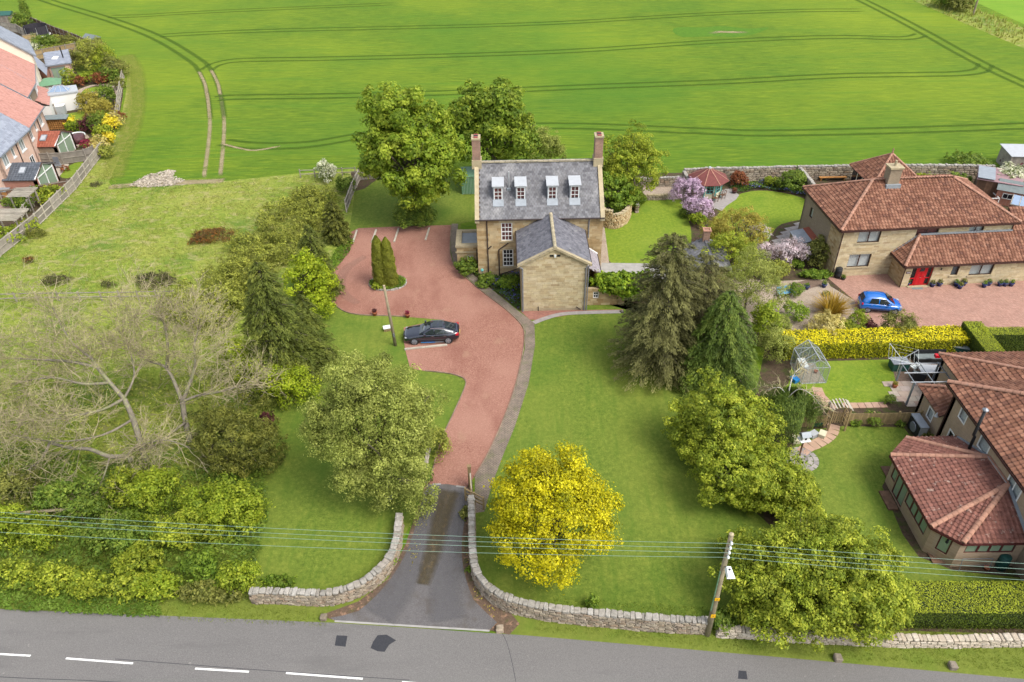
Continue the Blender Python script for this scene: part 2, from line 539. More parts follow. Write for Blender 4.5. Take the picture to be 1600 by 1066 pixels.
def sh(px,py,name,label,cat,w_,h_,mat,seed,d_=None,lumps=3,**k):
    """shrub standing with its foot at photo point: width w_, depth d_, height h_"""
    b=G(px,py);r_=random.Random(seed);d_=d_ or w_
    bl=[(0,0,h_*.5,w_*.42,d_*.42,h_*.5)]
    for _ in range(lumps):
        a=r_.uniform(0,6.28);q=r_.uniform(.15,.3)
        bl.append((math.cos(a)*w_*q,math.sin(a)*d_*q,h_*r_.uniform(.35,.6),w_*r_.uniform(.2,.3),d_*r_.uniform(.2,.3),h_*r_.uniform(.3,.42)))
    k.setdefault('lobe',max(.14,min(w_,h_)*.16))
    return shrub(name,label,cat,(b.x,b.y),bl,mat,seed=seed,**k)

def conifer(name,label,cat,base,h,rad,mat,bark,seed=1,nb=260,leaf=0.11,per=110,droop=0.35,rise=0.15,pw=0.8,
            h0=0.06,group=None,aspect=0.3,width=0.22,trunk_r=0.22,skew=(0,0),wood=True,top=0.06):
    g=np.random.default_rng(seed)
    T=thing(name,label,cat,(base[0],base[1],0),0,group)
    Cs,Ns,Ts,Ds,Ss=[],[],[],[],[]
    mb=MB()
    for i in range(nb):
        t=h0+(1-h0)*g.uniform(0,1)**1.25
        az=g.uniform(0,2*math.pi)
        L=(rad*((1-t)**pw)*g.uniform(0.72,1.1)+top*rad)*(0.9+0.1*math.sin(3*az+seed)) 
        z0=t*h
        k=int(per*.8*(0.25+L/rad))
        s=g.uniform(0.12,1,k)**0.7
        side=g.normal(0,1,k)*width*L*(1.1-s)*0.8+g.normal(0,0.05,k)
        dirr=np.array([math.cos(az),math.sin(az)]);per2=np.array([-dirr[1],dirr[0]])
        z=z0+rise*L*s-droop*L*s*s-np.abs(side)*0.35+g.normal(0,0.06,k)
        xy=dirr[None]*(s*L)[:,None]+per2[None]*side[:,None]+np.array(skew)[None]*t
        Cs.append(np.column_stack([xy,z]))
        sl=rise-2*droop*s
        d=np.column_stack([dirr[0]+per2[0]*side*.6/L,dirr[1]+per2[1]*side*.6/L,sl])+g.normal(0,.22,(k,3))
        Ds.append(d)
        Ns.append(np.column_stack([np.zeros(k),np.zeros(k),np.ones(k)])+dirr[0]*np.array([[.5,0,0]])+dirr[1]*np.array([[0,.5,0]])+g.normal(0,.45,(k,3)))
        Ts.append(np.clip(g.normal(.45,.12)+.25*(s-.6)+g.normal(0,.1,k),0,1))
        Ss.append(leaf*g.uniform(.6,1.3,k))
        if wood and i%3==0:
            e=(dirr[0]*L*.8+skew[0]*t,dirr[1]*L*.8+skew[1]*t,z0+rise*L*.8-droop*L*.64)
            mb.tube([(skew[0]*t,skew[1]*t,z0-.1),((skew[0]*t+e[0])/2,(skew[1]*t+e[1])/2,z0+rise*L*.4-droop*L*.16),e],[.05,.035,.01],3)
    C=np.concatenate(Cs);ok=C[:,2]>.05
    V,F=leaf_quads(C[ok],np.concatenate(Ns)[ok],np.concatenate(Ss)[ok],aspect,np.concatenate(Ds)[ok],g)
    np_mesh('crown',V,F,mat,T,np.repeat(np.concatenate(Ts)[ok],4))
    MB().tube([(0,0,-.1),(skew[0]*.5,skew[1]*.5,h*.5),(skew[0]*.97,skew[1]*.97,h*.97)],[trunk_r,trunk_r*.6,.03],8).build('trunk',bark,T,smooth_=True)
    if wood:mb.build('branch',bark,T,kind='stuff')
    return T

def hedge(name,label,path,wd,h,mat,core,leaf=0.06,dens=130,seed=1,jit=0.05,group=None,round_=0.0,topcol=None,cat='hedge'):
    """clipped hedge along a path of world points; solid twiggy core plus leaf faces; topcol = (tint top, tint side)"""
    g=np.random.default_rng(seed)
    T=thing(name,label,cat,(path[0][0],path[0][1],0),0,group)
    o=Vector((path[0][0],path[0][1],0));pts=[Vector((p[0],p[1],0))-o for p in path]
    Cs,Ns,Ts=[],[],[]
    mb=MB();tl,tr_=[],[]
    for i,p in enumerate(pts):
        d=(pts[min(i+1,len(pts)-1)]-pts[max(i-1,0)]).normalized();nn=Vector((-d.y,d.x,0))
        tl.append(p+nn*(wd/2-.08));tr_.append(p-nn*(wd/2-.08))
    for i in range(len(pts)-1):
        a,b,c,d=tr_[i],tr_[i+1],tl[i+1],tl[i]
        z=Vector((0,0,h-.08));mb.hexa([a,b,c,d,a+z,b+z,c+z,d+z])
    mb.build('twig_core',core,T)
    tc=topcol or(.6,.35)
    for i in range(len(pts)-1):
        a,b=pts[i],pts[i+1];L=(b-a).length;d=(b-a).normalized();nn=Vector((-d.y,d.x,0))
        D=np.array(d);Nv=np.array(nn);A=np.array(a)
        for(kind,area)in(('t',L*wd),('l',L*h),('r',L*h))+((('e0',wd*h),)if i==0 else())+((('e1',wd*h),)if i==len(pts)-2 else()):
            k=int(area*dens);u=g.uniform(0,L,k);q=g.normal(0,jit,k)
            if kind=='t':
                v_=g.uniform(-wd/2,wd/2,k)
                dz=round_*(np.abs(v_)/(wd/2))**2
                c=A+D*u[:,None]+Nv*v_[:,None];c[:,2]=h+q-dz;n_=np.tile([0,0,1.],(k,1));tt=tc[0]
            elif kind in 'lr':
                s_=1 if kind=='l' else-1;zz=g.uniform(0.02,h,k)
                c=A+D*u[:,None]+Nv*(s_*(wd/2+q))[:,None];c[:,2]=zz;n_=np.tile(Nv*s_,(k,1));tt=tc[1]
            else:
                s_=-1 if kind=='e0' else 1;v_=g.uniform(-wd/2,wd/2,k)
                base_=A if kind=='e0' else np.array(b)
                c=base_+Nv*v_[:,None]+D*(s_*q)[:,None];c[:,2]=g.uniform(0.02,h,k);n_=np.tile(D*s_,(k,1));tt=tc[1]
            Cs.append(c);Ns.append(n_+g.normal(0,.5,(k,3)));Ts.append(np.clip(tt+g.normal(0,.14,k),0,1))
    C=np.concatenate(Cs)
    V,F=leaf_quads(C,np.concatenate(Ns),leaf*g.uniform(.7,1.3,len(C)),.65,None,g)
    np_mesh('foliage',V,F,mat,T,np.repeat(np.concatenate(Ts),4))
    return T

def grass(name,poly,dens,hgt,mat,seed=1,wd=.02,clump=True,exclude=None,label=None,cat=None,blades=3,lean=.5,patch=0.0):
    g=np.random.default_rng(seed)
    A=abs(poly_area(poly));n=int(A*dens)
    XY=rand_in_poly(poly,n,g)
    if exclude:
        for e in exclude:XY=XY[~inpoly(XY[:,0],XY[:,1],e)]
    if patch:
        f=np.sin(XY[:,0]*.9+2*np.sin(XY[:,1]*.5))+np.sin(XY[:,1]*1.3+1.7*np.sin(XY[:,0]*.6))
        XY=XY[f+g.normal(0,.8,len(XY))>patch]
    n=len(XY);XY=np.repeat(XY,blades,0)+g.normal(0,.06,(n*blades,2))
    k=len(XY);hh=hgt*g.uniform(.4,1.3,k);a=g.uniform(0,6.28,k);ln=hh*lean*g.uniform(.2,1.2,k)
    dx,dy=np.cos(a),np.sin(a);wv=wd*g.uniform(.7,1.5,k)
    b=np.column_stack([XY,np.zeros(k)])
    v0=b+np.column_stack([-dy*wv,dx*wv,np.zeros(k)]);v1=b-np.column_stack([-dy*wv,dx*wv,np.zeros(k)])
    v2=b+np.column_stack([dx*ln,dy*ln,hh])
    V=np.stack([v0,v1,v2],1).reshape(-1,3)
    t_=np.clip(np.repeat(g.normal(.5,.2,n),blades*3),0,1)
    o=np_mesh(name,V,np.arange(3*k).reshape(k,3),mat,None,t_)
    return tag(o,label,cat,None,'stuff')

def groundcover(name,poly,dens,hgt,mat,seed=1,leaf=.07,label=None,cat=None,exclude=None):
    g=np.random.default_rng(seed);n=int(abs(poly_area(poly))*dens)
    XY=rand_in_poly(poly,n,g)
    if exclude:
        for e in exclude:XY=XY[~inpoly(XY[:,0],XY[:,1],e)]
    n=len(XY)
    f=.5+.25*np.sin(XY[:,0]*2.1+2*np.sin(XY[:,1]*1.7))+.25*np.sin(XY[:,1]*2.7+XY[:,0])
    z=hgt*(f*.8+.2)*g.uniform(.3,1,n)**.6
    C=np.column_stack([XY,z])
    V,F=leaf_quads(C,np.tile([0,0,1.],(n,1))+g.normal(0,.5,(n,3)),leaf*g.uniform(.6,1.4,n),.55,None,g)
    o=np_mesh(name,V,F,mat,None,np.repeat(np.clip(.3+.4*f+g.normal(0,.15,n),0,1),4))
    return tag(o,label,cat,None,'stuff')

def bare_tree(name,label,base,main,bark,twig,seed,depth=5,n_twig=4,group=None,leafmat=None,tl=1.0,nl=0):
    """main: list of (polyline points local, start radius, end radius); twigs recurse off them"""
    r_=random.Random(seed);T=thing(name,label,'tree',(base[0],base[1],0),0,group)
    big=MB();tw=MB();tips=[]
    def grow(p,d,L,r,lev):
        n=3 if r>.02 else 2;pts=[p];q=p.copy();dd=d.copy()
        for i in range(n):
            dd=(dd+Vector((r_.uniform(-1,1),r_.uniform(-1,1),r_.uniform(-.8,.8)))*.3).normalized()
            q=q+dd*L/n;pts.append(q.copy())
        (big if r>.05 else tw).tube(pts,[r,r*.8,r*.62,r*.45],5 if r>.05 else 3,caps=False)
        tips.append(pts[-1])
        if lev<=0:return
        for i in range(n_twig if lev>1 else n_twig+2):
            s_=pts[r_.randint(1,n)]
            nd=(dd+Vector((r_.gauss(0,1),r_.gauss(0,1),r_.gauss(.15,.7)))*.75).normalized()
            grow(s_,nd,L*r_.uniform(.5,.82),max(r*.5,.012),lev-1)
    for j,(pts,ra,rb)in enumerate(main):
        P_=smooth(pts,4);k=len(P_)
        nb=MB().tube(P_,[ra+(rb-ra)*i/(k-1)for i in range(k)],8)
        nb.build('trunk' if j==0 else 'bough',bark,T,smooth_=True)
        if j>0:
            for i in range(k//3,k,1):
                d=(P_[i]-P_[i-1]).normalized()
                for _ in range(2 if i<k-1 else 4):
                    nd=(d+Vector((r_.gauss(0,.8),r_.gauss(0,.8),r_.gauss(.2,.5)))).normalized()
                    grow(P_[i],nd,r_.uniform(1.3,2.6)*tl,max(rb*.7,.035),depth-2)
    if big.v:big.build('branch',bark,T,smooth_=True,kind='stuff')
    tw.build('twig',twig,T,kind='stuff')
    if leafmat and nl:
        g=np.random.default_rng(seed);tp=np.array([tuple(t)for t in tips]); 
        C=tp[g.integers(0,len(tp),nl)]+g.normal(0,.2,(nl,3))
        V,F=leaf_quads(C,g.normal(size=(nl,3))+np.array([0,0,.5]),.05*g.uniform(.6,1.3,nl),.5,None,g)
        tag(np_mesh('young_leaf',V,F,leafmat,T,np.repeat(g.uniform(0,1,nl),4)),kind='stuff')
    return T

# ------------------------------------------------------------------ walls, openings, roofs
def dry_wall(name,label,path,h,th,mat,core,cop_mat,stone=(.34,.17),seed=1,coping='slab',group=None,limit=300,cat='wall',closed_end=True,stagger=.12):
    """rubble wall of separate stones along a world path"""
    T=thing(name,label,cat,(path[0][0],path[0][1],0),0,group)
    o=Vector((path[0][0],path[0][1],0));P_=[Vector((p[0],p[1],0))-o for p in path]
    r_=random.Random(seed)
    cum=[0]
    for i in range(len(P_)-1):cum.append(cum[-1]+(P_[i+1]-P_[i]).length)
    def at(s):
        s=max(0,min(cum[-1]-1e-4,s))
        for i in range(len(P_)-1):
            if s<=cum[i+1]:break
        d=(P_[i+1]-P_[i]).normalized();return P_[i]+d*(s-cum[i]),d
    L=cum[-1]
    hh=h if callable(h)else(lambda s:h)
    mb=MB();N=max(2,int(L/.6))
    for i in range(N):
        a,d0=at(L*i/N);b,d1=at(L*(i+1)/N)
        n0=Vector((-d0.y,d0.x,0))*(th/2-.05);n1=Vector((-d1.y,d1.x,0))*(th/2-.05)
        z=Vector((0,0,hh(L*(i+.5)/N)-.12))
        mb.hexa([a-n0,b-n1,b+n1,a+n0,a-n0+z,b-n1+z,b+n1+z,a+n0+z])
    mb.build('rubble_core',core,T)
    body,cops=[],[]
    H_=max(hh(L*k/10)for k in range(11));rows=max(2,int((H_-.16)/stone[1]))
    for rw in range(rows):
        s=-r_.uniform(0,stone[0]);z0=rw*(H_-.16)/rows;rh=(H_-.16)/rows
        while s<L:
            ln=stone[0]*r_.uniform(.6,1.6);mid=s+ln/2
            if 0<mid<L and z0+rh<=hh(mid)-.1:
                p,d=at(mid)
                body.append(TRS(p+Vector((0,0,z0+rh/2)),math.atan2(d.y,d.x)+r_.uniform(-.04,.04),
                                (ln*.97,th*r_.uniform(1.0,1.12),rh*r_.uniform(.85,1.02)),ry=r_.uniform(-.05,.05)))
            s+=ln
    place(T,'stone','stone',body,mat,limit)
    s=0
    while s<L:
        ln=.27*r_.uniform(.6,1.6);p,d=at(s+ln/2)
        zz=hh(s+ln/2);ch=.17
        cops.append(TRS(p+Vector((0,0,zz-.16+ch/2+r_.uniform(-.03,.035))),math.atan2(d.y,d.x)+r_.uniform(-.12,.12),
                        (ln*.93,th*r_.uniform(.85,1.15),ch*r_.uniform(.7,1.35)),ry=r_.uniform(-.12,.12)))
        s+=ln
    place(T,'coping_stone','stone',cops,cop_mat,300)
    return T

def wall_skin(mb,fr,L,z0,z1,openings=(),gable=None,rev=.18,th=.3):
    """facade in frame fr = (origin, along, inward); openings (a0, a1, c0, c1); gable = (a peak, z peak)"""
    us=sorted({0,L,*[v for o in openings for v in o[:2]]});ws=sorted({z0,z1,*[v for o in openings for v in o[2:]]})
    p=lambda a,b,c:fr[0]+fr[1]*a+fr[2]*b+Vector((0,0,c))
    for i in range(len(us)-1):
        for j in range(len(ws)-1):
            ca,cc=(us[i]+us[i+1])/2,(ws[j]+ws[j+1])/2
            if any(o[0]<ca<o[1]and o[2]<cc<o[3]for o in openings):continue
            mb.fbox(fr,us[i],us[i+1],0,th,ws[j],ws[j+1])
    if gable:
        a,z=gable
        mb.add([p(0,0,z1),p(L,0,z1),p(a,0,z),p(0,th,z1),p(L,th,z1),p(a,th,z)],
               [(0,1,2),(5,4,3),(0,2,5,3),(1,4,5,2),(0,3,4,1)])

def window(T,fr,a0,a1,c0,c1,nx,nz,fmat,gmat,bw=.06,bar=.035,back=None,sill=None,inset=.1,mull=None,name='window',meet=None,fw=None):
    """frame with glazing bars as one part; panes, blind and sill as its children"""
    bw=fw or bw
    mb=MB();mb.fbox(fr,a0,a1,inset,inset+.07,c0,c0+bw);mb.fbox(fr,a0,a1,inset,inset+.07,c1-bw,c1)
    mb.fbox(fr,a0,a0+bw,inset+.001,inset+.071,c0+bw,c1-bw);mb.fbox(fr,a1-bw,a1,inset+.001,inset+.071,c0+bw,c1-bw)
    A0,A1,C0,C1=a0+bw,a1-bw,c0+bw,c1-bw
    for i in range(1,nx):
        x=A0+(A1-A0)*i/nx;hw=(mull or bar)/2
        mb.fbox(fr,x-hw,x+hw,inset+.003,inset+.06,C0,C1)
    for j in range(1,nz):
        z=C0+(C1-C0)*j/nz;hw=bar/2*(1.8 if meet==j else 1)
        mb.fbox(fr,A0,A1,inset+.007,inset+.055,z-hw,z+hw)
    w_=mb.build(name,fmat,T)
    for i in range(nx):
        for j in range(nz):
            x0,x1=A0+(A1-A0)*i/nx,A0+(A1-A0)*(i+1)/nx;z0,z1=C0+(C1-C0)*j/nz,C0+(C1-C0)*(j+1)/nz
            MB().fbox(fr,x0,x1,inset+.03,inset+.036,z0,z1).build('pane',gmat,w_)
    if back:MB().fbox(fr,a0,a1,inset+.16,inset+.18,c0,c1).build('curtain' if back is not Mt['room']else 'room_lining',back,w_)
    if sill:MB().fbox(fr,a0-.12,a1+.12,-.07,.15,c0-.14,c0-.002).build('sill',sill,w_)
    return w_

def tile_roof(T,poly,name,mat,base_mat,eave,tw=.3,tl=.3,rel=.06,slab_name='roof',th=.08,limit=300,kind='tile',lift=.02):
    """poly: local 3D planar polygon; eave = (p, q) eave edge left to right seen from outside"""
    P_=[Vector(p)for p in poly];a,b=Vector(eave[0]),Vector(eave[1])
    u=(b-a).normalized()
    nrm_=None
    c=sum(P_,Vector())/len(P_)
    vv=(c-a)-u*(c-a).dot(u);v_=vv.normalized();n_=u.cross(v_)
    if n_.z<0:n_=-n_; 
    r_=MB().slab([p for p in P_],th).build(slab_name,base_mat,T)
    UV=[((p-a).dot(u),(p-a).dot(v_))for p in P_]
    u0,u1=min(q[0]for q in UV),max(q[0]for q in UV);v1=max(q[1]for q in UV)
    # right-handed basis
    uu=u if u.cross(v_).z>0 else-u
    flip=uu!=u
    ms=[];tot=[]
    rows=int(v1/tl)+1;nc=int((u1-u0)/tw)+1
    for j in range(rows):
        for i in range(nc):
            cu,cv=u0+(i+.5)*tw,(j+.5)*tl
            if not inpoly(np.array([cu]),np.array([min(cv,v1-.01)]),UV)[0]:continue
            p=a+u*(u0+(i+(1 if flip else 0))*tw)+v_*(j*tl-.02)+n_*lift
            j_=rnd.uniform(-.008,.008)
            B=Matrix((uu*tw*(.94 if kind=='box' else 1),v_*tl,n_*rel)).transposed()
            m4=B.to_4x4(); 
            if kind=='box':p=a+u*(u0+(i+.5+(.5 if j%2 and i<nc-1 else 0))*tw)+v_*((j+.5)*tl)+n_*(lift+rel*.2)
            m4.translation=p+n_*j_
            ms.append(m4)
    place(T,name,kind,ms,mat,limit)
    return r_

def ridge_line(T,a,b,mat,r=.13,seg=.38,name='ridge_tile',drop=.02):
    a,b=Vector(a),Vector(b);L=(b-a).length;n=max(2,int(L/seg));d=(b-a)/n
    key=('ridge',round(L/n,3),r,mat.name)
    if key not in _mesh_cache:
        mb=MB();k=7
        for x,rr in((0,r*1.08),(L/n*.96,r)):
            for j in range(k):
                an=math.pi*j/(k-1);mb.v.append((x,rr*math.cos(an),rr*math.sin(an)*.75))
        mb.f=[(j,j+1,k+j+1,k+j)for j in range(k-1)]+[tuple(range(k))[::-1],tuple(range(k,2*k))]
        me=bpy.data.meshes.new('ridge_tile');me.from_pydata(mb.v,[],mb.f);me.update();me.materials.append(mat);_mesh_cache[key]=me
    x=d.normalized();y=Vector((0,0,1)).cross(x).normalized();z=x.cross(y)
    for i in range(n):
        m4=Matrix((x,y,z)).transposed().to_4x4();m4.translation=a+d*i-Vector((0,0,drop))
        o=bpy.data.objects.new(name,_mesh_cache[key]);col.objects.link(o);o.parent=T;o.matrix_basis=m4

def blocks_on(T,fr,L,z0,z1,openings,mat,course=.26,lens=(.35,.95),gable=None,name='stone_block',limit=300,proud=.015,seed=3):
    r_=random.Random(seed);ms=[]
    rows=int(round((z1-z0)/course));course=(z1-z0)/rows
    extra=int((gable[1]-z1)/course)if gable else 0
    for rw in range(rows+extra):
        zc0=z0+rw*course;zc1=zc0+course
        if rw<rows:lo,hi=0,L
        else:
            f=(zc1-z1)/(gable[1]-z1);lo=gable[0]*f;hi=L-(L-gable[0])*f
        s=lo
        while s<hi-.05:
            ln=min(r_.uniform(*lens),hi-s)
            if hi-s-ln<.18:ln=hi-s
            a0,a1=s,s+ln
            segs=[(a0,a1)]
            for(oa,ob,oc,od)in openings:
                if zc1>oc+.03 and zc0<od-.03:
                    ns=[]
                    for(x,y)in segs:
                        if y<=oa or x>=ob:ns.append((x,y));continue
                        if x<oa:ns.append((x,oa))
                        if y>ob:ns.append((ob,y))
                    segs=ns
            for(x,y)in segs:
                if y-x<.08:continue
                b=-proud+r_.uniform(-.006,.008)
                ex,ey=fr[1],fr[2]
                c_=fr[0]+ex*(x+y)/2+ey*(b+.05)+Vector((0,0,(zc0+zc1)/2))
                m4=Matrix((ex*(y-x-.015),ey*.1,Vector((0,0,course-.012)))).transposed().to_4x4();m4.translation=c_
                ms.append(m4)
            s+=ln
    place(T,name,'block',ms,mat,limit)

def pipe(T,pts,mat,r=.055,name='downpipe'):
    return MB().tube(pts,r,8).build(name,mat,T)
# ------------------------------------------------------------------ material library
Mt={}
Mt['crop']=ground_mat('crop',[([(.040,.090,.007),(.112,.18,.011),(.205,.265,.018)],1.2,(.25,1.9,1)),(2.6,.47,.57,(.05,.105,.008),.5,(.12,2.4,1)),
    (4,.5,.62,(.05,.11,.006),.5,(.2,1.8,1)),
    (.02,.45,.66,(.22,.28,.016),.5,(1,1,1)),(.012,.5,.6,(.06,.15,.010),.5,(1,1,1)),(.05,.5,.72,(.045,.13,.012),.45,(.5,1.4,1)),(.3,.52,.7,(.06,.16,.012),.5,(.15,2.2,1))],bump=.9,bscale=2.2,bdist=.25)
Mt['crop_far']=ground_mat('crop_far',[([(.10,.2,.015),(.15,.26,.02)],.5,(.4,1.6,1)),(.05,.45,.7,(.19,.27,.03),.5,(1,1,1))],bump=.5,bscale=2)
Mt['tram']=ground_mat('tram',[([(.036,.085,.006),(.07,.13,.01)],1.5,(1,1,1))],bump=.4)  # darker green: thinned crop, with the wheel trough's shade put into the colour
Mt['track']=ground_mat('track',[([(.26,.21,.11),(.44,.36,.22)],1.0,(1,1,1)),(.6,.56,.66,(.14,.18,.03),.7,(1,1,1))],bump=.4)
Mt['chalk']=ground_mat('chalk',[([(.24,.20,.13),(.44,.38,.28)],1.2,(1,1,1)),(.7,.58,.66,(.14,.17,.04),.6,(1,1,1))],bump=.6,bscale=3)
Mt['pasture']=ground_mat('pasture',[([(.10,.155,.018),(.175,.225,.03),(.26,.285,.055)],1.3,(1,1.7,1)),
    (.09,.46,.66,(.29,.28,.07),.65,(1,1,1)),(.13,.52,.68,(.05,.125,.014),.7,(1,1.4,1)),(.7,.52,.62,(.30,.26,.12),.6,(1,1.5,1)),(2.2,.52,.6,(.08,.13,.015),.5,(1,1.5,1))],bump=.8,bscale=3.5,bdist=.15)
Mt['lawn']=ground_mat('lawn',[([(.058,.092,.013),(.112,.158,.021),(.185,.225,.036)],3.4,(1,1,1)),(11,.48,.6,(.06,.09,.010),.55,(1,1,1)),
    (.11,.45,.7,(.175,.20,.033),.5,(1.3,.6,1)),(1.1,.55,.7,(.2,.22,.035),.4,(1,1,1)),(.9,.5,.66,(.06,.118,.012),.35,(2.2,.25,1)),(.16,.5,.68,(.055,.115,.012),.55,(1,1,1))],bump=.35,bscale=9,bdist=.05)
Mt['lawn_bright']=ground_mat('lawn_bright',[([(.08,.135,.014),(.145,.205,.018),(.22,.265,.03)],3.2,(1,1,1)),(11,.48,.6,(.08,.14,.012),.4,(1,1,1)),
    (.25,.45,.7,(.17,.22,.03),.6,(1,1,1)),(.35,.5,.68,(.07,.15,.012),.5,(1,1,1))],bump=.35,bscale=9,bdist=.05)
Mt['verge']=ground_mat('verge',[([(.10,.13,.02),(.15,.18,.03)],2.5,(1,1,1)),(.5,.5,.65,(.09,.14,.016),.6,(1,1,1))],bump=.7,bscale=6)
Mt['soil']=ground_mat('soil',[([(.05,.035,.022),(.12,.085,.055)],4,(1,1,1)),(1.2,.5,.6,(.06,.09,.015),.6,(1,1,1))],bump=.8,bscale=9)
Mt['litter']=ground_mat('litter',[([(.09,.06,.04),(.19,.13,.09)],7,(1,1,1)),(2.6,.55,.62,(.33,.20,.13),.8,(1,1,1)),(1.1,.58,.66,(.07,.09,.02),.7,(1,1,1))],bump=.8,bscale=12)
Mt['gravel_red']=ground_mat('gravel_red',[([(.17,.075,.052),(.31,.148,.108),(.48,.29,.225)],11,(1,1,1)),
    (.16,.42,.7,(.41,.225,.17),.6,(1,1,1)),(.22,.5,.66,(.22,.09,.066),.6,(1.2,.5,1)),(.6,.6,.7,(.38,.24,.16),.4,(1,1,1))],bump=.8,bscale=26,bdist=.05)
Mt['gravel_track']=ground_mat('gravel_track',[([(.32,.165,.125),(.46,.26,.20)],12,(1,1,1))],bump=.6,bscale=26)
Mt['gravel_tan']=ground_mat('gravel_tan',[([(.22,.17,.125),(.40,.325,.25),(.56,.48,.39)],9,(1,1,1)),(.7,.5,.7,(.28,.2,.14),.5,(1,1,1))],bump=.9,bscale=18)
Mt['gravel_brown']=ground_mat('gravel_brown',[([(.13,.09,.065),(.24,.17,.13)],9,(1,1,1))],bump=.8,bscale=18)
Mt['asphalt']=ground_mat('asphalt',[([(.082,.078,.075),(.122,.117,.113),(.175,.168,.162)],22,(1,1,1)),
    (.09,.42,.7,(.152,.145,.136),.55,(.35,1,1)),(.5,.55,.7,(.085,.082,.08),.45,(.25,1.6,1)),(7,.62,.7,(.2,.19,.175),.5,(1,1,1)),(2.5,.68,.74,(.24,.23,.21),.5,(1,1,1))],bump=.5,bscale=40,bdist=.02,rough=.9)
Mt['asphalt_old']=ground_mat('asphalt_old',[([(.075,.07,.07),(.125,.118,.118),(.19,.182,.18)],18,(1,1,1)),(.35,.5,.7,(.17,.162,.16),.6,(2,.5,1)),(.9,.52,.64,(.09,.075,.06),.5,(1,1,1))],bump=.5,bscale=40,bdist=.02)
Mt['asphalt_patch']=ground_mat('asphalt_patch',[([(.032,.034,.04),(.06,.062,.07)],20,(1,1,1))],bump=.4,bscale=40)
Mt['tyre_track']=ground_mat('tyre_track',[([(.115,.112,.118),(.18,.175,.18)],18,(1,1,1))],bump=.4,bscale=40)
Mt['moss_strip']=ground_mat('moss_strip',[([(.05,.042,.016),(.12,.09,.04)],6,(1,1,1)),(3,.55,.62,(.24,.16,.06),.8,(1,1,1))],bump=.6,bscale=20)
def soften(mt,top=.58):
    t=mt.node_tree;bs=t.nodes['Principled BSDF'];a=_n(t,'ShaderNodeAttribute',attribute_name='edge')
    s_=_n(t,'ShaderNodeMath',operation='ADD');t.links.new(a.outputs['Fac'],s_.inputs[0]);t.links.new(wnoise(t,2.6,6,.8),s_.inputs[1])
    mr=sharpen(t,s_.outputs[0],.55,1.6);mr.node.inputs['To Max'].default_value=top;t.links.new(mr,bs.inputs['Alpha']);return mt
for k in('tyre_track','moss_strip','gravel_track','track','tram'):soften(Mt[k],.8 if k=='track' else .58)
Mt['pasture_soft']=soften(ground_mat('pasture_soft',[([(.10,.15,.018),(.18,.21,.03),(.30,.27,.08)],1.2,(1,1,1))],bump=.5))
Mt['gravel_dark']=soften(ground_mat('gravel_dark',[([(.20,.075,.055),(.33,.13,.10)],14,(1,1,1))],bump=.6,bscale=26))
Mt['crop_dark']=ground_mat('crop_dark',[([(.04,.11,.008),(.09,.18,.012)],1.5,(1,1,1))],bump=.4)
Mt['concrete']=M('concrete',(.33,.32,.30),.9,.15,2,bump=.3)
Mt['road_paint']=M('road_paint',(.74,.74,.71),.7,.12,8,stain=(9,.56,.66,(.2,.2,.2),.7))
Mt['setts']=brick_mat('setts',(.21,.16,.13),(.27,.21,.165),(.07,.065,.04),.22,.11,.014,True,var=.3,stain=(1.4,.5,.66,(.10,.11,.04),.5))
Mt['paving_block']=brick_mat('paving_block',(.33,.17,.125),(.43,.245,.185),(.17,.115,.09),.2,.1,.008,True,rot=R(41),var=.14)
Mt['red_path']=brick_mat('red_path',(.27,.105,.08),(.35,.15,.11),(.12,.09,.07),.215,.11,.01,True,var=.2)
Mt['slab']=M('slab',(.4,.32,.26),.9,.12,3,cols=[(.36,.25,.2),(.44,.34,.27),(.40,.35,.28),(.47,.38,.33)])
Mt['path_slab']=M('path_slab',(.4,.3,.2),.9,.12,3,cols=[(.40,.24,.17),(.46,.31,.23),(.42,.28,.19)])
Mt['flag']=M('flag',(.3,.28,.26),.9,.15,3,cols=[(.22,.20,.19),(.30,.275,.26),(.36,.33,.30)])
Mt['sandstone']=M('sandstone',(.4,.3,.17),.9,.16,2.2,cols=[(.30,.20,.09),(.43,.32,.17),(.47,.36,.2),(.50,.40,.24),(.36,.25,.12),(.45,.33,.18)],bump=.35,bscale=14,stain=(.6,.56,.74,(.13,.10,.065),.45))
Mt['sandstone_pale']=M('sandstone_pale',(.5,.42,.26),.9,.13,2.2,cols=[(.44,.34,.19),(.54,.44,.27),(.57,.48,.32),(.49,.40,.25),(.55,.46,.28),(.38,.29,.17)],bump=.3,bscale=14,stain=(.7,.6,.78,(.2,.15,.09),.4))
Mt['stone_trim']=M('stone_trim',(.42,.35,.22),.9,.2,3,bump=.3,stain=(1.5,.5,.65,(.16,.14,.1),.5))
Mt['mortar']=M('mortar',(.33,.26,.16),.95,.2,3)
Mt['rubble']=M('rubble',(.4,.33,.24),.9,.2,4,cols=[(.20,.165,.12),(.30,.25,.18),(.36,.31,.235),(.26,.19,.13),(.34,.29,.23),(.16,.13,.10)],bump=.6,bscale=12,stain=(2.2,.6,.72,(.09,.08,.045),.6))
Mt['rubble_pale']=M('rubble_pale',(.4,.33,.24),.9,.2,4,cols=[(.38,.33,.25),(.48,.42,.33),(.42,.35,.27),(.52,.46,.38)],bump=.5,bscale=12)
Mt['edging']=M('edging',(.25,.18,.13),.9,.35,1.5)
Mt['coping']=M('coping',(.42,.40,.35),.9,.22,5,cols=[(.25,.235,.205),(.34,.32,.285),(.30,.27,.23),(.40,.38,.345)],bump=.6,bscale=12,stain=(3.0,.55,.66,(.12,.11,.08),.6))
Mt['rubble_core']=M('rubble_core',(.12,.10,.075),1,.2,3)
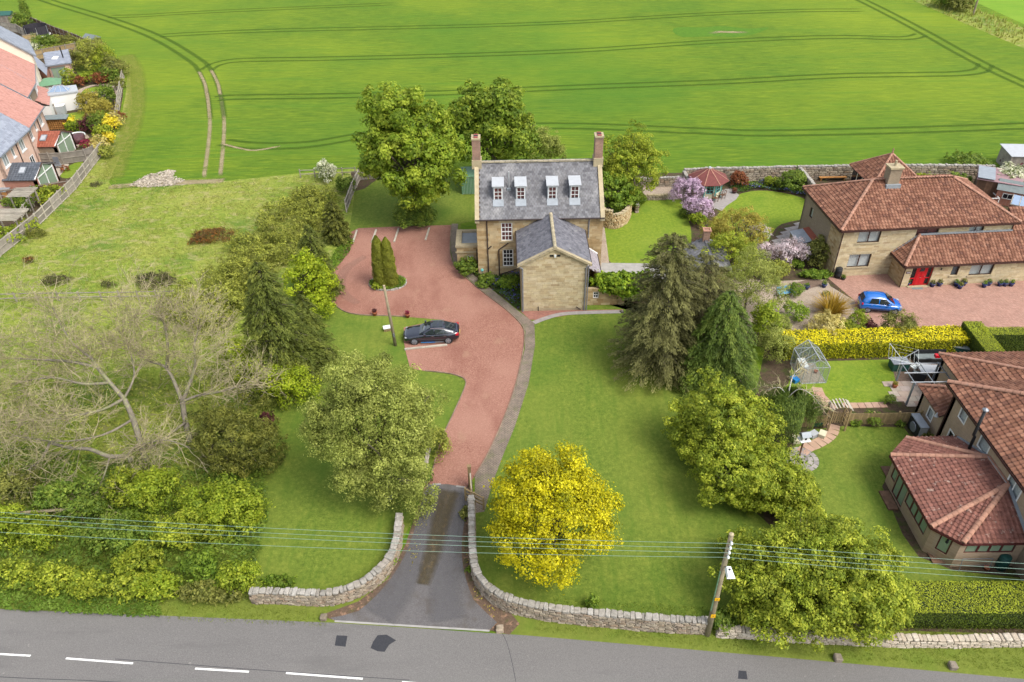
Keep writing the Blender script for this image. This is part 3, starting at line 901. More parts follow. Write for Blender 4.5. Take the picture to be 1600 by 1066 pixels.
Mt['slate']=M('slate',(.16,.16,.18),.6,.16,2,cols=[(.09,.09,.098),(.13,.13,.14),(.175,.175,.185),(.11,.108,.113)],bump=.3,bscale=10,stain=(.5,.52,.7,(.27,.265,.26),.6))
Mt['slate_wing']=M('slate_wing',(.16,.16,.18),.55,.16,2,cols=[(.10,.10,.115),(.145,.145,.165),(.18,.18,.20),(.125,.122,.14)],bump=.3,bscale=10,stain=(1.2,.6,.7,(.30,.30,.29),.5))
Mt['slate_lilac']=M('slate_lilac',(.3,.27,.29),.6,.16,2,cols=[(.25,.22,.24),(.33,.3,.32),(.29,.26,.27)],bump=.3)
Mt['slate_new']=M('slate_new',(.3,.33,.39),.5,.08,2,cols=[(.21,.23,.28),(.26,.285,.34),(.30,.325,.38)])
Mt['slate_ext']=M('slate_ext',(.09,.1,.12),.5,.1,2,cols=[(.07,.08,.095),(.10,.11,.13)])
Mt['tile_red']=M('tile_red',(.3,.13,.08),.85,.16,3,cols=[(.155,.066,.038),(.22,.10,.06),(.285,.14,.088),(.19,.08,.048),(.125,.055,.036)],bump=.2,stain=(1.0,.6,.74,(.16,.10,.075),.5))
Mt['tile_pink']=M('tile_pink',(.3,.13,.1),.85,.16,3,cols=[(.165,.068,.048),(.23,.10,.075),(.205,.085,.062),(.14,.058,.045)],bump=.2,stain=(2.5,.6,.66,(.42,.34,.28),.5))
Mt['tile_estate']=M('tile_estate',(.45,.17,.13),.85,.08,2,cols=[(.38,.19,.155),(.45,.235,.195),(.41,.21,.17)])
Mt['tile_rust']=M('tile_rust',(.30,.09,.05),.85,.1,2,cols=[(.26,.075,.045),(.32,.10,.06)])
Mt['ridge_red']=M('ridge_red',(.36,.19,.13),.85,.2,3,rv=.15,stain=(3,.55,.65,(.2,.15,.12),.5))
Mt['ridge_stone']=M('ridge_stone',(.38,.33,.22),.9,.2,3,rv=.15)
Mt['roof_base']=M('roof_base',(.08,.05,.04),.95,.1)
Mt['lead']=M('lead',(.27,.30,.33),.5,.12,2,metal=.1)
Mt['lead_dark']=M('lead_dark',(.2,.22,.25),.5,.12,2)
Mt['brick_estate']=brick_mat('brick_estate',(.60,.36,.26),(.66,.42,.31),(.6,.5,.42),.225,.075,.01,var=.1)
Mt['brick_gable']=brick_mat('brick_gable',(.36,.12,.07),(.42,.16,.1),(.35,.25,.2),.225,.075,.01,var=.1)
Mt['brick_buff']=brick_mat('brick_buff',(.36,.25,.15),(.43,.31,.20),(.34,.27,.2),.225,.075,.012,var=.12)
Mt['brick_old']=brick_mat('brick_old',(.26,.11,.07),(.34,.17,.11),(.3,.25,.2),.225,.075,.014,var=.3,stain=(1.5,.55,.7,(.15,.12,.09),.6))
Mt['brick_side']=brick_mat('brick_side',(.27,.205,.135),(.32,.25,.17),(.22,.18,.13),.25,.09,.014,var=.12)
Mt['render_cream']=M('render_cream',(.70,.64,.52),.9,.06,1)
Mt['render_white']=M('render_white',(.72,.71,.68),.9,.05,1)
Mt['white']=M('white_paint',(.78,.78,.76),.5,.05,2)
Mt['dormer_white']=M('dormer_white',(.36,.39,.42),.55,.1,2)
Mt['brown_frame']=M('brown_frame',(.055,.025,.02),.5,.15,3)
Mt['maroon_frame']=M('maroon_frame',(.09,.022,.022),.5,.15,3)
Mt['dark_pipe']=M('dark_pipe',(.045,.032,.03),.5,.1)
Mt['grey_pipe']=M('grey_pipe',(.2,.2,.21),.5,.2)
Mt['glass']=glass_mat('glass',(.96,.98,.98),(.03,.035,.04),.85)
Mt['glass_dark']=glass_mat('glass_dark',(.5,.5,.5),(.02,.02,.025),.2)
Mt['glass_clear']=glass_mat('glass_clear',(.93,.96,.95),(.25,.3,.3),.82)
Mt['glass_green']=glass_mat('glass_green',(.6,.75,.62),(.24,.32,.22),.2)
Mt['glass_car']=M('glass_car',(.02,.028,.03),.03,.1,spec=.9)
Mt['glass_sky']=M('glass_sky',(.22,.30,.42),.05,.1,spec=.8)
Mt['room']=M('room',(.05,.04,.035),.9)
Mt['curtain']=M('curtain',(.85,.85,.83),.9,.12,8)
Mt['curtain_red']=M('curtain_red',(.30,.09,.08),.9,.2,6)
Mt['wood_grey']=M('wood_grey',(.27,.24,.20),.9,.2,2,rv=.2,bump=.3)
Mt['wood_pale']=M('wood_pale',(.42,.38,.31),.9,.2,2,rv=.15,bump=.3)
Mt['wood_tan']=M('wood_tan',(.30,.22,.11),.9,.2,3,rv=.2,bump=.2)
Mt['wood_brown']=M('wood_brown',(.16,.09,.055),.85,.25,3,rv=.25,bump=.2)
Mt['wood_orange']=M('wood_orange',(.42,.2,.06),.8,.2,3,rv=.1)
Mt['pole_wood']=M('pole_wood',(.26,.215,.14),.9,.25,2,bump=.4,stain=(.8,.5,.65,(.15,.14,.09),.5))
Mt['bark']=M('bark',(.13,.11,.08),.95,.3,4,bump=.6)
Mt['bark_pale']=M('bark_pale',(.20,.175,.135),.95,.3,3,bump=.6,stain=(2,.5,.6,(.22,.24,.1),.5))
Mt['bark_birch']=M('bark_birch',(.55,.53,.48),.9,.2,4,bump=.3,stain=(3,.55,.62,(.1,.09,.08),.7))
Mt['twig']=M('twig',(.31,.26,.165),.95,.3,2,stain=(.7,.48,.62,(.30,.30,.10),.6))
Mt['teal']=M('teal_paint',(.15,.45,.42),.6,.1)
Mt['cream_paint']=M('cream_paint',(.62,.58,.42),.7,.08)
Mt['felt_red']=M('felt_red',(.16,.05,.045),.9,.15,3,stain=(4,.5,.62,(.12,.04,.035),.5))
Mt['felt_grey']=M('felt_grey',(.17,.2,.2),.9,.15,3)
Mt['felt_pink']=M('felt_pink',(.30,.19,.2),.9,.15,3)
Mt['green_paint']=M('green_paint',(.13,.26,.15),.6,.1)
Mt['green_plastic']=M('green_plastic',(.03,.10,.08),.4,.1)
Mt['butt_green']=M('butt_green',(.015,.07,.06),.4,.1)
Mt['black_plastic']=M('black_plastic',(.02,.022,.025),.5,.1)
Mt['white_plastic']=M('white_plastic',(.72,.76,.74),.4,.05)
Mt['blue_pot']=M('blue_pot',(.02,.035,.16),.2,.1,spec=.6)
Mt['terracotta']=M('terracotta',(.38,.12,.06),.8,.1)
Mt['alu']=M('aluminium',(.55,.57,.58),.35,.05,metal=.6)
Mt['steel_grey']=M('steel_grey',(.22,.24,.27),.4,.08,metal=.3)
Mt['light_grey']=M('light_grey',(.40,.42,.44),.5,.08)
Mt['red_door']=M('red_door',(.50,.012,.018),.35,.05)
Mt['garage_door']=M('garage_door',(.10,.02,.02),.5,.05)
Mt['car_black']=M('car_black',(.006,.009,.02),.12,.05,spec=.7,coat=1)
Mt['car_blue']=M('car_blue',(.0,.13,.50),.2,.03,spec=.6,coat=1)
Mt['tyre']=M('tyre',(.02,.02,.02),.85)
Mt['rim']=M('rim',(.5,.5,.52),.3,.05,metal=.7)
Mt['chrome']=M('chrome',(.7,.7,.72),.15,.02,metal=.9)
Mt['lamp_red']=M('lamp_red',(.5,.01,.02),.2)
Mt['lamp_clear']=M('lamp_clear',(.40,.42,.45),.1)
Mt['accent_blue']=M('accent_blue',(.02,.2,.5),.3)
Mt['yellow_sign']=M('yellow_sign',(.75,.42,.01),.6,.05)
Mt['plate_yellow']=M('plate_yellow',(.7,.55,.1),.5,.05)
Mt['wire']=M('wire',(.17,.27,.22),.5,.05)
Mt['net']=M('net',(.035,.032,.04),.9,.1)
Mt['sky_blue']=M('sky_blue_paint',(.16,.42,.68),.6,.1)
Mt['maroon_vinyl']=M('maroon_vinyl',(.09,.035,.04),.5,.1)
Mt['orange_flower']=M('x_orange',(.5,.2,.02),.7)
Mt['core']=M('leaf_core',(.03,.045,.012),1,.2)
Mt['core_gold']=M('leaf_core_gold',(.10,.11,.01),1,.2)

# leaf colours: dark to light, for leaf variation plus shading painted in by tint
LF={}
def LM(k,*cols,**kw):LF[k]=leaf_mat('leaf_'+k,list(cols),**kw)
LM('sycamore',(0.080,0.135,0.010),(0.170,0.250,0.016),(0.350,0.410,0.040))
LM('dark_sycamore',(0.060,0.115,0.010),(0.130,0.200,0.016),(0.270,0.330,0.030))
LM('bright_lime',(.13,.20,.01),(.26,.34,.015),(.44,.50,.03))
LM('maple',(0.150,0.170,0.004),(0.370,0.350,0.005),(0.600,0.530,0.010),trans=.4)
LM('birch',(0.120,0.145,0.028),(0.230,0.270,0.050),(0.420,0.450,0.110))
LM('laurel',(0.090,0.130,0.014),(0.200,0.260,0.020),(0.460,0.490,0.050))
LM('gold_green',(0.100,0.150,0.014),(0.210,0.270,0.020),(0.430,0.460,0.045))
LM('lime',(0.100,0.160,0.010),(0.190,0.260,0.016),(0.360,0.410,0.035))
LM('green',(0.060,0.115,0.014),(0.120,0.190,0.022),(0.240,0.300,0.040))
LM('fresh',(0.050,0.110,0.012),(0.130,0.215,0.020),(0.250,0.340,0.035))
LM('olive',(0.070,0.085,0.020),(0.160,0.175,0.035),(0.310,0.310,0.070))
LM('yew',(0.045,0.058,0.012),(0.120,0.135,0.022),(0.270,0.270,0.050))
LM('spruce',(0.055,0.055,0.020),(0.150,0.148,0.050),(0.300,0.300,0.100),patch=.3)
LM('cypress',(0.040,0.075,0.014),(0.120,0.180,0.030),(0.280,0.340,0.060))
LM('leylandii',(0.050,0.070,0.014),(0.125,0.155,0.025),(0.280,0.300,0.055))
LM('column',(0.070,0.085,0.010),(0.140,0.160,0.014),(0.250,0.260,0.030))
LM('hawthorn',(0.110,0.120,0.030),(0.235,0.265,0.042),(0.420,0.430,0.070),patch=.35)
LM('gold',(.42,.32,.01),(.62,.50,.02),(.70,.60,.06),trans=.3)
LM('cream_leaf',(.20,.17,.05),(.46,.38,.10),(.70,.62,.26))
LM('hedge_gold',(0.150,0.180,0.006),(0.340,0.330,0.006),(0.780,0.660,0.012),trans=.25)
LM('box_hedge',(0.045,0.075,0.006),(0.100,0.140,0.010),(0.300,0.340,0.020),trans=.2)
LM('ivy',(0.050,0.110,0.010),(0.140,0.230,0.014),(0.320,0.420,0.030))
LM('purple',(.05,.014,.02),(.09,.025,.03),(.15,.05,.045))
LM('crimson',(.14,.01,.03),(.26,.02,.06),(.34,.05,.09))
LM('lilac',(.05,.065,.02),(.30,.20,.28),(.48,.34,.46),(.58,.46,.56),pos=[0,.30,.42,1])
LM('pink_blossom',(.07,.07,.03),(.38,.28,.28),(.60,.50,.52),(.68,.60,.62),pos=[0,.32,.45,1])
LM('white_blossom',(.10,.13,.04),(.20,.24,.08),(.60,.60,.42),(.7,.7,.55),pos=[0,.4,.6,1])
LM('gorse',(.06,.05,.022),(.13,.085,.03),(.30,.12,.02))
LM('gorse_dark',(.045,.045,.022),(.085,.08,.035),(.14,.12,.05))
LM('copper',(0.178,0.158,0.022),(0.306,0.259,0.039),(0.408,0.360,0.066))
LM('rust',(.13,.045,.02),(.22,.07,.03),(.3,.12,.04))
LM('phormium',(.16,.12,.015),(.36,.22,.02),(.48,.33,.05))
LM('bluebell',(.05,.10,.02),(.07,.13,.02),(.14,.13,.45),(.2,.18,.55),pos=[0,.6,.75,1])
LM('grassy',(0.130,0.180,0.020),(0.200,0.260,0.030),(0.290,0.330,0.060))
LM('grassy_dry',(0.190,0.210,0.030),(0.280,0.300,0.055),(0.420,0.400,0.140))
LM('grassy_crop',(0.089,0.216,0.013),(0.140,0.302,0.018),(0.217,0.403,0.028))
LM('parsley',(0.060,0.130,0.012),(0.120,0.200,0.022),(0.200,0.280,0.045))
# ------------------------------------------------------------------ terrain, road, paths
def gpoly(px,n=0,closed=True):
    pts=[G(*p)for p in px]
    return smooth(pts,n,closed)if n else pts

def sheet(name,pts,mat,z,**k):
    return struct(name,MB().add([(p[0],p[1],z)for p in pts],[tuple(range(len(pts)))]),mat,**k)

def ribbon(name,pts,wd,mat,z,parent=None,kind='structure',taper=None):
    """flat strip along a path; an 'edge' attribute falls to 0 at its borders so worn strips can fade out"""
    P_=[Vector((p[0],p[1],0))for p in pts];V=[];E=[];N=len(P_)
    for i,p in enumerate(P_):
        d=(P_[min(i+1,N-1)]-P_[max(i-1,0)]).normalized();n_=Vector((-d.y,d.x,0))*(wd*(taper(i/N)if taper else 1)/2)
        for k in(-1,-.45,.45,1):V.append(tuple(p+n_*k+Vector((0,0,z))));E.append((1-abs(k))/.55*(0 if i in(0,N-1)else 1))
    F=np.array([(4*i+k,4*i+k+1,4*i+k+5,4*i+k+4)for i in range(N-1)for k in range(3)])
    o=np_mesh(name,np.array(V),F,mat,parent,kind=kind)
    at=o.data.attributes.new('edge','FLOAT','POINT');at.data.foreach_set('value',np.array(E,dtype=np.float32));return o

def rough(pts,amp,seed=1):
    r_=random.Random(seed);out=[]
    for a,b in zip(pts,pts[1:]+pts[:1]):
        n=max(1,int((b-a).length/(amp*2)))
        for i in range(n):out.append(a.lerp(b,i/n)+Vector((r_.uniform(-amp,amp),r_.uniform(-amp,amp),0)))
    return out

struct('crop_field',MB().add([(-3000,-400,0),(3000,-400,0),(3000,4000,0),(-3000,4000,0)],[(0,1,2,3)]),Mt['crop'])

pasture=gpoly([(-420,640),(-60,470),(0,402),(60,355),(110,305),(165,238),(187,195),(196,150),(199,118),(190,88),(203,118),(207,160),(200,215),(183,255),(170,285),(180,296),(245,292),(345,284),(430,275),(497,268),(562,264),
                 (556,300),(560,400),(540,600),(440,700),(440,915),(330,975),(-200,960)])
sheet('rough_pasture',pasture,Mt['pasture'],.004)
sheet('verge',[(-260,36),(-60,26),(-9,24.2),(-3,25.5),(-2,27.6),(-3,30),(-30,34),(-260,50)],Mt['verge'],.008)
sheet('verge',[(-2.5,27.0),(0,23),(27,19.9),(260,-8),(260,12),(29,25.6),(10,27.4),(-.5,30.5),(-2,30)],Mt['verge'],.008)
sheet('verge',[(-260,33.6),(-30,20.2),(27,14.6),(260,-12.2),(260,-80),(-260,-80)],Mt['verge'],.008)
# far strip and next field, top right
sheet('rough_strip',gpoly([(1405,-14),(1425,0),(1510,38),(1600,76),(1800,160),(1800,110),(1600,44),(1500,4),(1470,-14)]),Mt['pasture'],.008)
sheet('next_field',gpoly([(1486,-14),(1600,38),(1800,104),(2000,160),(2300,-40),(1700,-100)]),Mt['crop_far'],.006)

lawn_west=gpoly([(548,345),(556,290),(566,264),(660,262),(745,268),(745,300),(742,345),(720,350),(720,500),(760,560),(750,640),(700,740),(672,752),
                   (655,790),(632,840),(602,885),(560,915),(500,925),(420,925),(330,900),(330,640),(480,480),(530,430)])
sheet('lawn',lawn_west,Mt['lawn'],.010)
lawn_east=gpoly([(755,800),(790,700),(822,600),(832,480),(975,470),(1060,490),(1180,560),(1230,700),(1300,830),(1200,960),(1105,985),(880,962),(800,945),(752,915),(735,880),(734,800)])
sheet('lawn',lawn_east,Mt['lawn'],.010)
# walled gardens behind and right of the stone house
sheet('garden_soil',gpoly([(936,272),(1070,270),(1250,268),(1290,274),(1560,262),(1800,262),(1900,430),(1700,530),(1200,545),(1100,520),(930,470)]),Mt['soil'],.010)
sheet('lawn',gpoly([(944,372),(950,340),(962,318),(1000,313),(1062,312),(1072,335),(1080,362),(1075,395),(1040,412),(955,411)],3),Mt['lawn_bright'],.014)
sheet('lawn',gpoly([(1128,328),(1150,306),(1185,298),(1225,302),(1262,314),(1268,338),(1222,350),(1206,366),(1190,392),(1140,390),(1100,370)],3),Mt['lawn_bright'],.014)
sheet('gravel_terrace',gpoly([(1005,292),(1065,288),(1080,305),(1070,312),(1002,312)]),Mt['gravel_tan'],.016)
sheet('gravel_terrace',gpoly([(1290,280),(1345,276),(1350,268),(1282,270)]),Mt['gravel_tan'],.016)
sheet('asphalt_path',gpoly([(940,411),(1020,412),(1050,420),(1050,440),(935,445)]),Mt['concrete'],.018)
sheet('gravel_path',gpoly([(936,352),(944,352),(952,412),(936,440)]),Mt['gravel_tan'],.016)
sheet('front_garden_gravel',gpoly([(1130,432),(1205,440),(1290,436),(1298,448),(1335,470),(1345,505),(1230,520),(1130,520)]),Mt['gravel_tan'],.016)
sheet('concrete_path',gpoly([(1212,452),(1262,437),(1296,440),(1285,446),(1240,458),(1214,470)],0),Mt['gravel_brown'],.020)
sheet('block_driveway',gpoly([(1290,432),(1310,425),(1420,425),(1600,425),(1760,425),(1820,530),(1560,530),(1420,530),(1340,515),(1335,470)]),Mt['paving_block'],.020)
sheet('garden_soil',gpoly([(1195,545),(1600,535),(1800,600),(1900,1000),(1380,985),(1180,800),(1180,620)]),Mt['soil'],.012)
sheet('lawn',gpoly([(1205,625),(1232,600),(1238,566),(1390,562),(1402,590),(1394,628),(1330,632),(1278,628),(1240,640),(1200,640)]),Mt['lawn_bright'],.016)
sheet('lawn',gpoly([(1220,760),(1240,700),(1262,672),(1320,666),(1412,668),(1428,690),(1404,720),(1378,760),(1410,835),(1435,870),(1490,892),(1610,905),(1620,925),(1370,925),(1230,830)]),Mt['lawn'],.016)
sheet('gravel_terrace',gpoly([(1392,565),(1470,560),(1500,620),(1402,608)]),Mt['gravel_brown'],.018)

# public road
sheet('road',[(-260,40.2),(-30.2,27.0),(-10.5,25.75),(.6,24.75),(13.5,23.3),(26.85,21.75),(260,-5),(260,-12),(27,14.8),(-30,20.4),(-260,33.8)],Mt['asphalt'],.012)
for a,b in(((-60,1019),(48,1025)),((103,1029),(208,1037)),((305,1045),(389,1050)),((447,1052),(567,1061)),((628,1066),(742,1076)),((840,1084),(950,1093)),((1050,1102),(1160,1112)),((1260,1122),(1370,1133)),((-260,1005),(-130,1014))):
    ribbon('road_marking',[G(*a),G(*b)],.11,Mt['road_paint'],.017)
ribbon('road_marking',[G(523,971),G(765,986)],.12,Mt['concrete'],.024)
ribbon('tar_seam',smooth([G(-40,1056),G(60,1061),(-22,22.4),(-14,21.7)],4),.035,Mt['asphalt_patch'],.017)
ribbon('tar_seam',smooth([G(180,1030),G(310,1040),G(430,1049),G(640,1063)],4),.03,Mt['asphalt_patch'],.0165)
ribbon('tar_seam',smooth([G(782,985),G(792,1005),G(800,1035),G(806,1066)],4),.025,Mt['asphalt_patch'],.0165)
sheet('asphalt_repair',gpoly([(526,993),(543,994),(540,1011),(523,1009)]),Mt['asphalt_patch'],.017)
sheet('asphalt_repair',gpoly([(590,993),(604,992),(611,996),(619,1001),(608,1008),(601,1019),(590,1018),(579,1013),(583,1003)]),Mt['asphalt_patch'],.017)
sheet('asphalt_repair',gpoly([(1154,1048),(1166,1049),(1168,1062),(1153,1061)]),Mt['asphalt_patch'],.017)
sheet('asphalt_repair',gpoly([(76,968),(92,968),(90,976),(74,975)]),Mt['asphalt'],.0165)

# drive: old asphalt throat, leaf litter edges, red gravel beyond
sheet('leaf_litter',gpoly([(500,962),(560,940),(606,905),(634,850),(650,800),(664,760),(672,748),(738,752),(740,800),(740,870),(752,915),(790,948),(812,975),(796,992),(770,986),(640,975),(523,970)]),Mt['litter'],.014)
sheet('drive',gpoly([(524,970),(560,955),(600,918),(632,870),(652,815),(668,758),(700,757),(729,762),(731,790),(722,840),(724,888),(740,938),(766,984)],3),Mt['asphalt_old'],.020)
ribbon('tyre_wear',smooth([G(683,758),G(668,815),G(652,870),G(620,925),G(590,965)],6),1.7,Mt['tyre_track'],.025,taper=lambda t:.8+.8*t)
ribbon('tyre_wear',smooth([G(722,766),G(706,815),G(698,870),G(695,925),G(700,972)],6),1.6,Mt['tyre_track'],.025,taper=lambda t:.8+.9*t)
ribbon('moss_strip',smooth([G(703,765),G(690,810),G(680,850),G(668,890),G(660,915)],6),1.9,Mt['moss_strip'],.029,taper=lambda t:1.0-.5*t)
ribbon('kerb',[G(676,757),G(689,757)],.14,Mt['concrete'],.032);ribbon('kerb',[G(713,760),G(727,762)],.14,Mt['concrete'],.032)
gravel=gpoly([(671,757),(700,757),(729,762),(741,746),(764,706),(788,652),(806,600),(818,545),(819,518),(812,505),(790,484),(752,455),(718,425),(708,412),(703,392),(703,372),(705,352),
                (630,354),(560,357),(548,363),(542,385),(530,405),(520,425),(513,450),(516,468),(527,480),(543,489),(570,493),(605,494),(640,496),(690,500),(694,503),
                (660,506),(631,512),(631,535),(634,550),(641,577),(664,580),(700,584),(721,590),(728,597),(724,612),(706,652),(688,692),(680,712)])
sheet('gravel_drive',gravel,Mt['gravel_red'],.024)
ribbon('gravel_wear',smooth([G(560,475),G(540,462),G(531,445),G(541,420),G(572,400)],6),1.8,Mt['gravel_track'],.029,taper=lambda t:.4+1.2*t*(1-t))
# timber and stone edging of the gravel
for k,seq in enumerate([[(705,352),(703,392),(708,412),(718,425),(752,455),(790,484),(812,505),(819,518),(818,545),(806,600),(788,652),(764,706),(741,746)],
            [(513,450),(516,468),(527,480),(543,489),(570,493),(605,494),(640,496)],[(664,580),(700,584),(721,590),(728,597),(724,612),(706,652),(688,692),(672,752)]]):
    pts=smooth([G(*p)for p in seq],4)
    mb=MB()
    for a,b in zip(pts[:-1],pts[1:]):mb.bar(Vector((a.x,a.y,.05)),Vector((b.x,b.y,.05)),.06,.10)
    struct('drive_edging',mb,Mt['edging'])
sett_out=[(716,350),(714,380),(715,405),(740,430),(775,458),(812,488),(835,505),(836,540),(826,600),(804,668),(786,712),(768,760),(757,800),(742,802),(742,752)]
sett_in=[(742,746),(764,706),(789,652),(807,600),(820,545),(821,518),(813,505),(791,483),(753,454),(719,424),(709,411),(704,392),(704,372),(706,350)]
sheet('sett_border',gpoly(sett_out+sett_in),Mt['setts'],.028)
sheet('brick_path',gpoly([(812,486),(922,485),(973,484),(974,489),(900,491),(862,497),(850,501),(828,500)]),Mt['red_path'],.032)
ribbon('sett_border',smooth([G(834,505),G(852,498),G(880,491),G(930,488.5),G(974,487.5)],5),.5,Mt['flag'],.037)
sheet('flower_bed',gpoly([(716,404),(745,402),(752,432),(812,430),(812,486),(775,457),(740,430)]),Mt['soil'],.026)
sheet('flower_bed',gpoly([(548,268),(582,266),(590,280),(570,295),(552,300)]),Mt['soil'],.016)

# tramlines and headland wheelings in the crop
def pair(pts,gap=1.9,w_=.5,mat='tram',n=5):
    P_=smooth([G(*p)for p in pts],n);out=[]
    for s_ in(-1,1):
        q=[]
        for i,p in enumerate(P_):
            d=(P_[min(i+1,len(P_)-1)]-P_[max(i-1,0)]).normalized();q.append(p+Vector((-d.y,d.x,0))*s_*gap/2)
        ribbon('tramline',q,w_*1.9,Mt[mat],.006+.002*rnd.random())
pair([(40,-12),(86,5),(172,31),(244,58),(300,91),(320,110),(334,146),(340,187)],w_=.55)
pair([(333,140),(339,187),(337,228),(331,278)],w_=.36,mat='track')
pair([(320,110),(330,130),(334,150)],w_=.36,mat='track')
pair([(170,26),(215,25),(300,20),(430,14),(620,6)],w_=.45)
pair([(250,56),(300,53),(420,48),(640,43),(760,40),(900,34.5),(1090,23),(1240,17),(1352,16)],w_=.5)
pair([(322,110),(340,100),(380,94),(500,92),(700,87),(900,79.5),(1120,65),(1300,58),(1410,60),(1440,54)],w_=.5)
pair([(336,155),(370,152),(520,150),(700,145),(900,136.5),(1130,128),(1300,119),(1440,116.5),(1500,115),(1532,110),(1540,100)],w_=.5)
pair([(345,222),(400,228),(480,226),(560,213),(620,203),(760,199),(900,197),(1100,205),(1200,208),(1400,204),(1600,197),(1800,190)],w_=.5)
pair([(1320,-12),(1350,2),(1390,22),(1443,50),(1500,82),(1560,113),(1610,136),(1700,180)],w_=.6)
sheet('bare_patch',gpoly([(1052,50),(1058,43),(1100,43),(1130,41),(1170,45),(1202,43),(1180,53),(1150,58),(1110,57),(1068,58)],3),Mt['crop_dark'],.010)
ribbon('bare_patch',[G(1105,52),G(1125,50),G(1150,50.5),G(1172,51)],1.6,Mt['track'],.014)
sheet('chalk_patch',rough(gpoly([(206,290),(224,277),(242,272),(252,274),(264,266),(274,267),(268,275),(276,282),(300,284),(320,283),(320,286),(290,289),(262,291),(228,292)]),.3),Mt['chalk'],.012)
ribbon('wheel_track',smooth([G(345,224),G(375,232),G(400,235),G(440,228)],4),.6,Mt['track'],.013)
ribbon('field_margin',smooth([G(196,85),G(208,105),G(213,125),G(212,165),G(203,205),G(188,240),G(172,282)],5),3.4,Mt['pasture_soft'],.011)

ribbon('chalk_trail',smooth([G(168,293),G(200,290),G(240,287),G(280,285),G(320,284),G(352,282)],4),1.6,Mt['track'],.0125)
g=np.random.default_rng(77);ck=rough(gpoly([(200,291),(224,276),(242,271),(264,266),(276,267),(270,276),(290,283),(262,292),(228,293)]),.2)
XY=rand_in_poly(ck,1500,g);kk_=np.full(1500,.09)*g.uniform(.5,1.8,1500)
C=np.column_stack([XY,g.uniform(.02,.1,1500)]);Vv,Ff=leaf_quads(C,np.tile([0,0,1.],(1500,1))+g.normal(0,.2,(1500,3)),kk_,.7,None,g)
tag(np_mesh('chalk_rubble',Vv,Ff,Mt['rubble_pale'],None,np.repeat(g.uniform(0,1,1500),4)),kind='stuff')
# living edges: crop fringe, rough grass, verge grass
gx=[gravel,gpoly([(520,970),(600,900),(650,790),(672,750),(740,750),(742,880),(800,990)])]
grass('rough_grass',gpoly([(0,402),(110,305),(165,240),(185,292),(345,286),(500,272),(555,290),(520,360),(380,470),(0,470)]),15,.17,LF['grassy_dry'],3,wd=.022,patch=-.9,lean=1.3,label='tufty dry pale grass of the rough pasture')
grass('rough_grass',gpoly([(-60,470),(400,470),(330,640),(-60,700)]),13,.2,LF['grassy'],4,wd=.022,patch=-1.2,lean=1.2)
grass('verge_grass',gpoly([(255,968),(512,979),(505,960),(400,946),(255,944)]),60,.12,LF['grassy'],7,wd=.014)
grass('verge_grass',[(1.0,25.1),(12,23.7),(27,22.1),(34,21.3),(34,24.8),(20,25.6),(10,26.5),(2,27.2)],55,.11,LF['grassy'],8,wd=.014)
grass('rough_grass',gpoly([(1425,0),(1510,38),(1600,76),(1600,44),(1500,4)]),1.4,.7,LF['grassy_dry'],9,wd=.09)
# ------------------------------------------------------------------ stone house
X,Y,Z=Vector((1,0,0)),Vector((0,1,0)),Vector((0,0,1))
def gable_house_roof(T,x0,x1,y0,y1,ze,zr,mat,kind='box',tw=.3,tl=.24,rel=.02,oh=.25,base=None,name='slate',limit=300,ridge=None,verge=None,stuff=False,slopes=(0,1)):
    ym=(y0+y1)/2;k=(zr-ze)/(ym-y0);zo=ze-k*oh
    for s_ in slopes:
        ya,e0,e1=(y0-oh,(x0,y0-oh,zo),(x1,y0-oh,zo))if s_==0 else(y1+oh,(x1,y1+oh,zo),(x0,y1+oh,zo))
        tile_roof(T,[e0,e1,(e1[0],ym,zr),(e0[0],ym,zr)],name,mat,base or Mt['roof_base'],(e0,e1),tw,tl,rel,kind=kind,limit=0 if stuff else limit)
    if ridge:ridge_line(T,(x0,ym,zr+.06),(x1,ym,zr+.06),ridge,r=.16,seg=.5)
    return k

H=thing('stone_house','two storey sandstone farmhouse with slate roof, four dormers and two chimneys','house',(-3.1,63.1,0),R(.5))
W_,D_=11.65,9.0
fr=(Vector((0,0,0)),X,Y)
ops=[(2.25,3.3,3.75,5.65),(2.35,3.35,1.0,2.85)]
mb=MB();wall_skin(mb,fr,W_,0,6.2,ops); 
wall_skin(mb,(Vector((W_,0,0)),Y,-X),D_,0,6.2,(),(D_/2,9.55));wall_skin(mb,(Vector((0,D_,0)),-Y,X),D_,0,6.2,(),(D_/2,9.55))
wall_skin(mb,(Vector((W_,D_,0)),-X,-Y),W_,0,6.2)
mb.build('wall',Mt['mortar'],H)
blocks_on(H,fr,W_,0,6.2,ops+[(3.72,9.95,0,4.9),(5.0,8.6,4.9,5.9)],Mt['sandstone'],.27,(.5,1.15),seed=5,limit=0,name='stone_block')
blocks_on(H,(Vector((W_,0,0)),Y,-X),D_,0,6.2,(),Mt['sandstone'],.27,(.5,1.1),(D_/2,9.4),seed=6,limit=0)
blocks_on(H,(Vector((0,D_,0)),-Y,X),D_,0,6.2,(),Mt['sandstone'],.27,(.5,1.1),(D_/2,9.4),seed=7,limit=0)
for(a0,a1,c0,c1)in ops:
    window(H,fr,a0,a1,c0,c1,3,4,Mt['white'],Mt['glass'],back=Mt['curtain_red']if c0>3 else Mt['room'],sill=Mt['stone_trim'],bw=.09,bar=.05,meet=2,inset=.06)
    MB().fbox(fr,a0-.15,a1+.15,-.03,.1,c1+.002,c1+.3).build('lintel',Mt['stone_trim'],H)
k=gable_house_roof(H,.25,W_-.25,0,D_,6.25,9.6,Mt['slate'],'box',.27,.235,.022,oh=.22,name='slate',ridge=Mt['ridge_stone'],stuff=True)
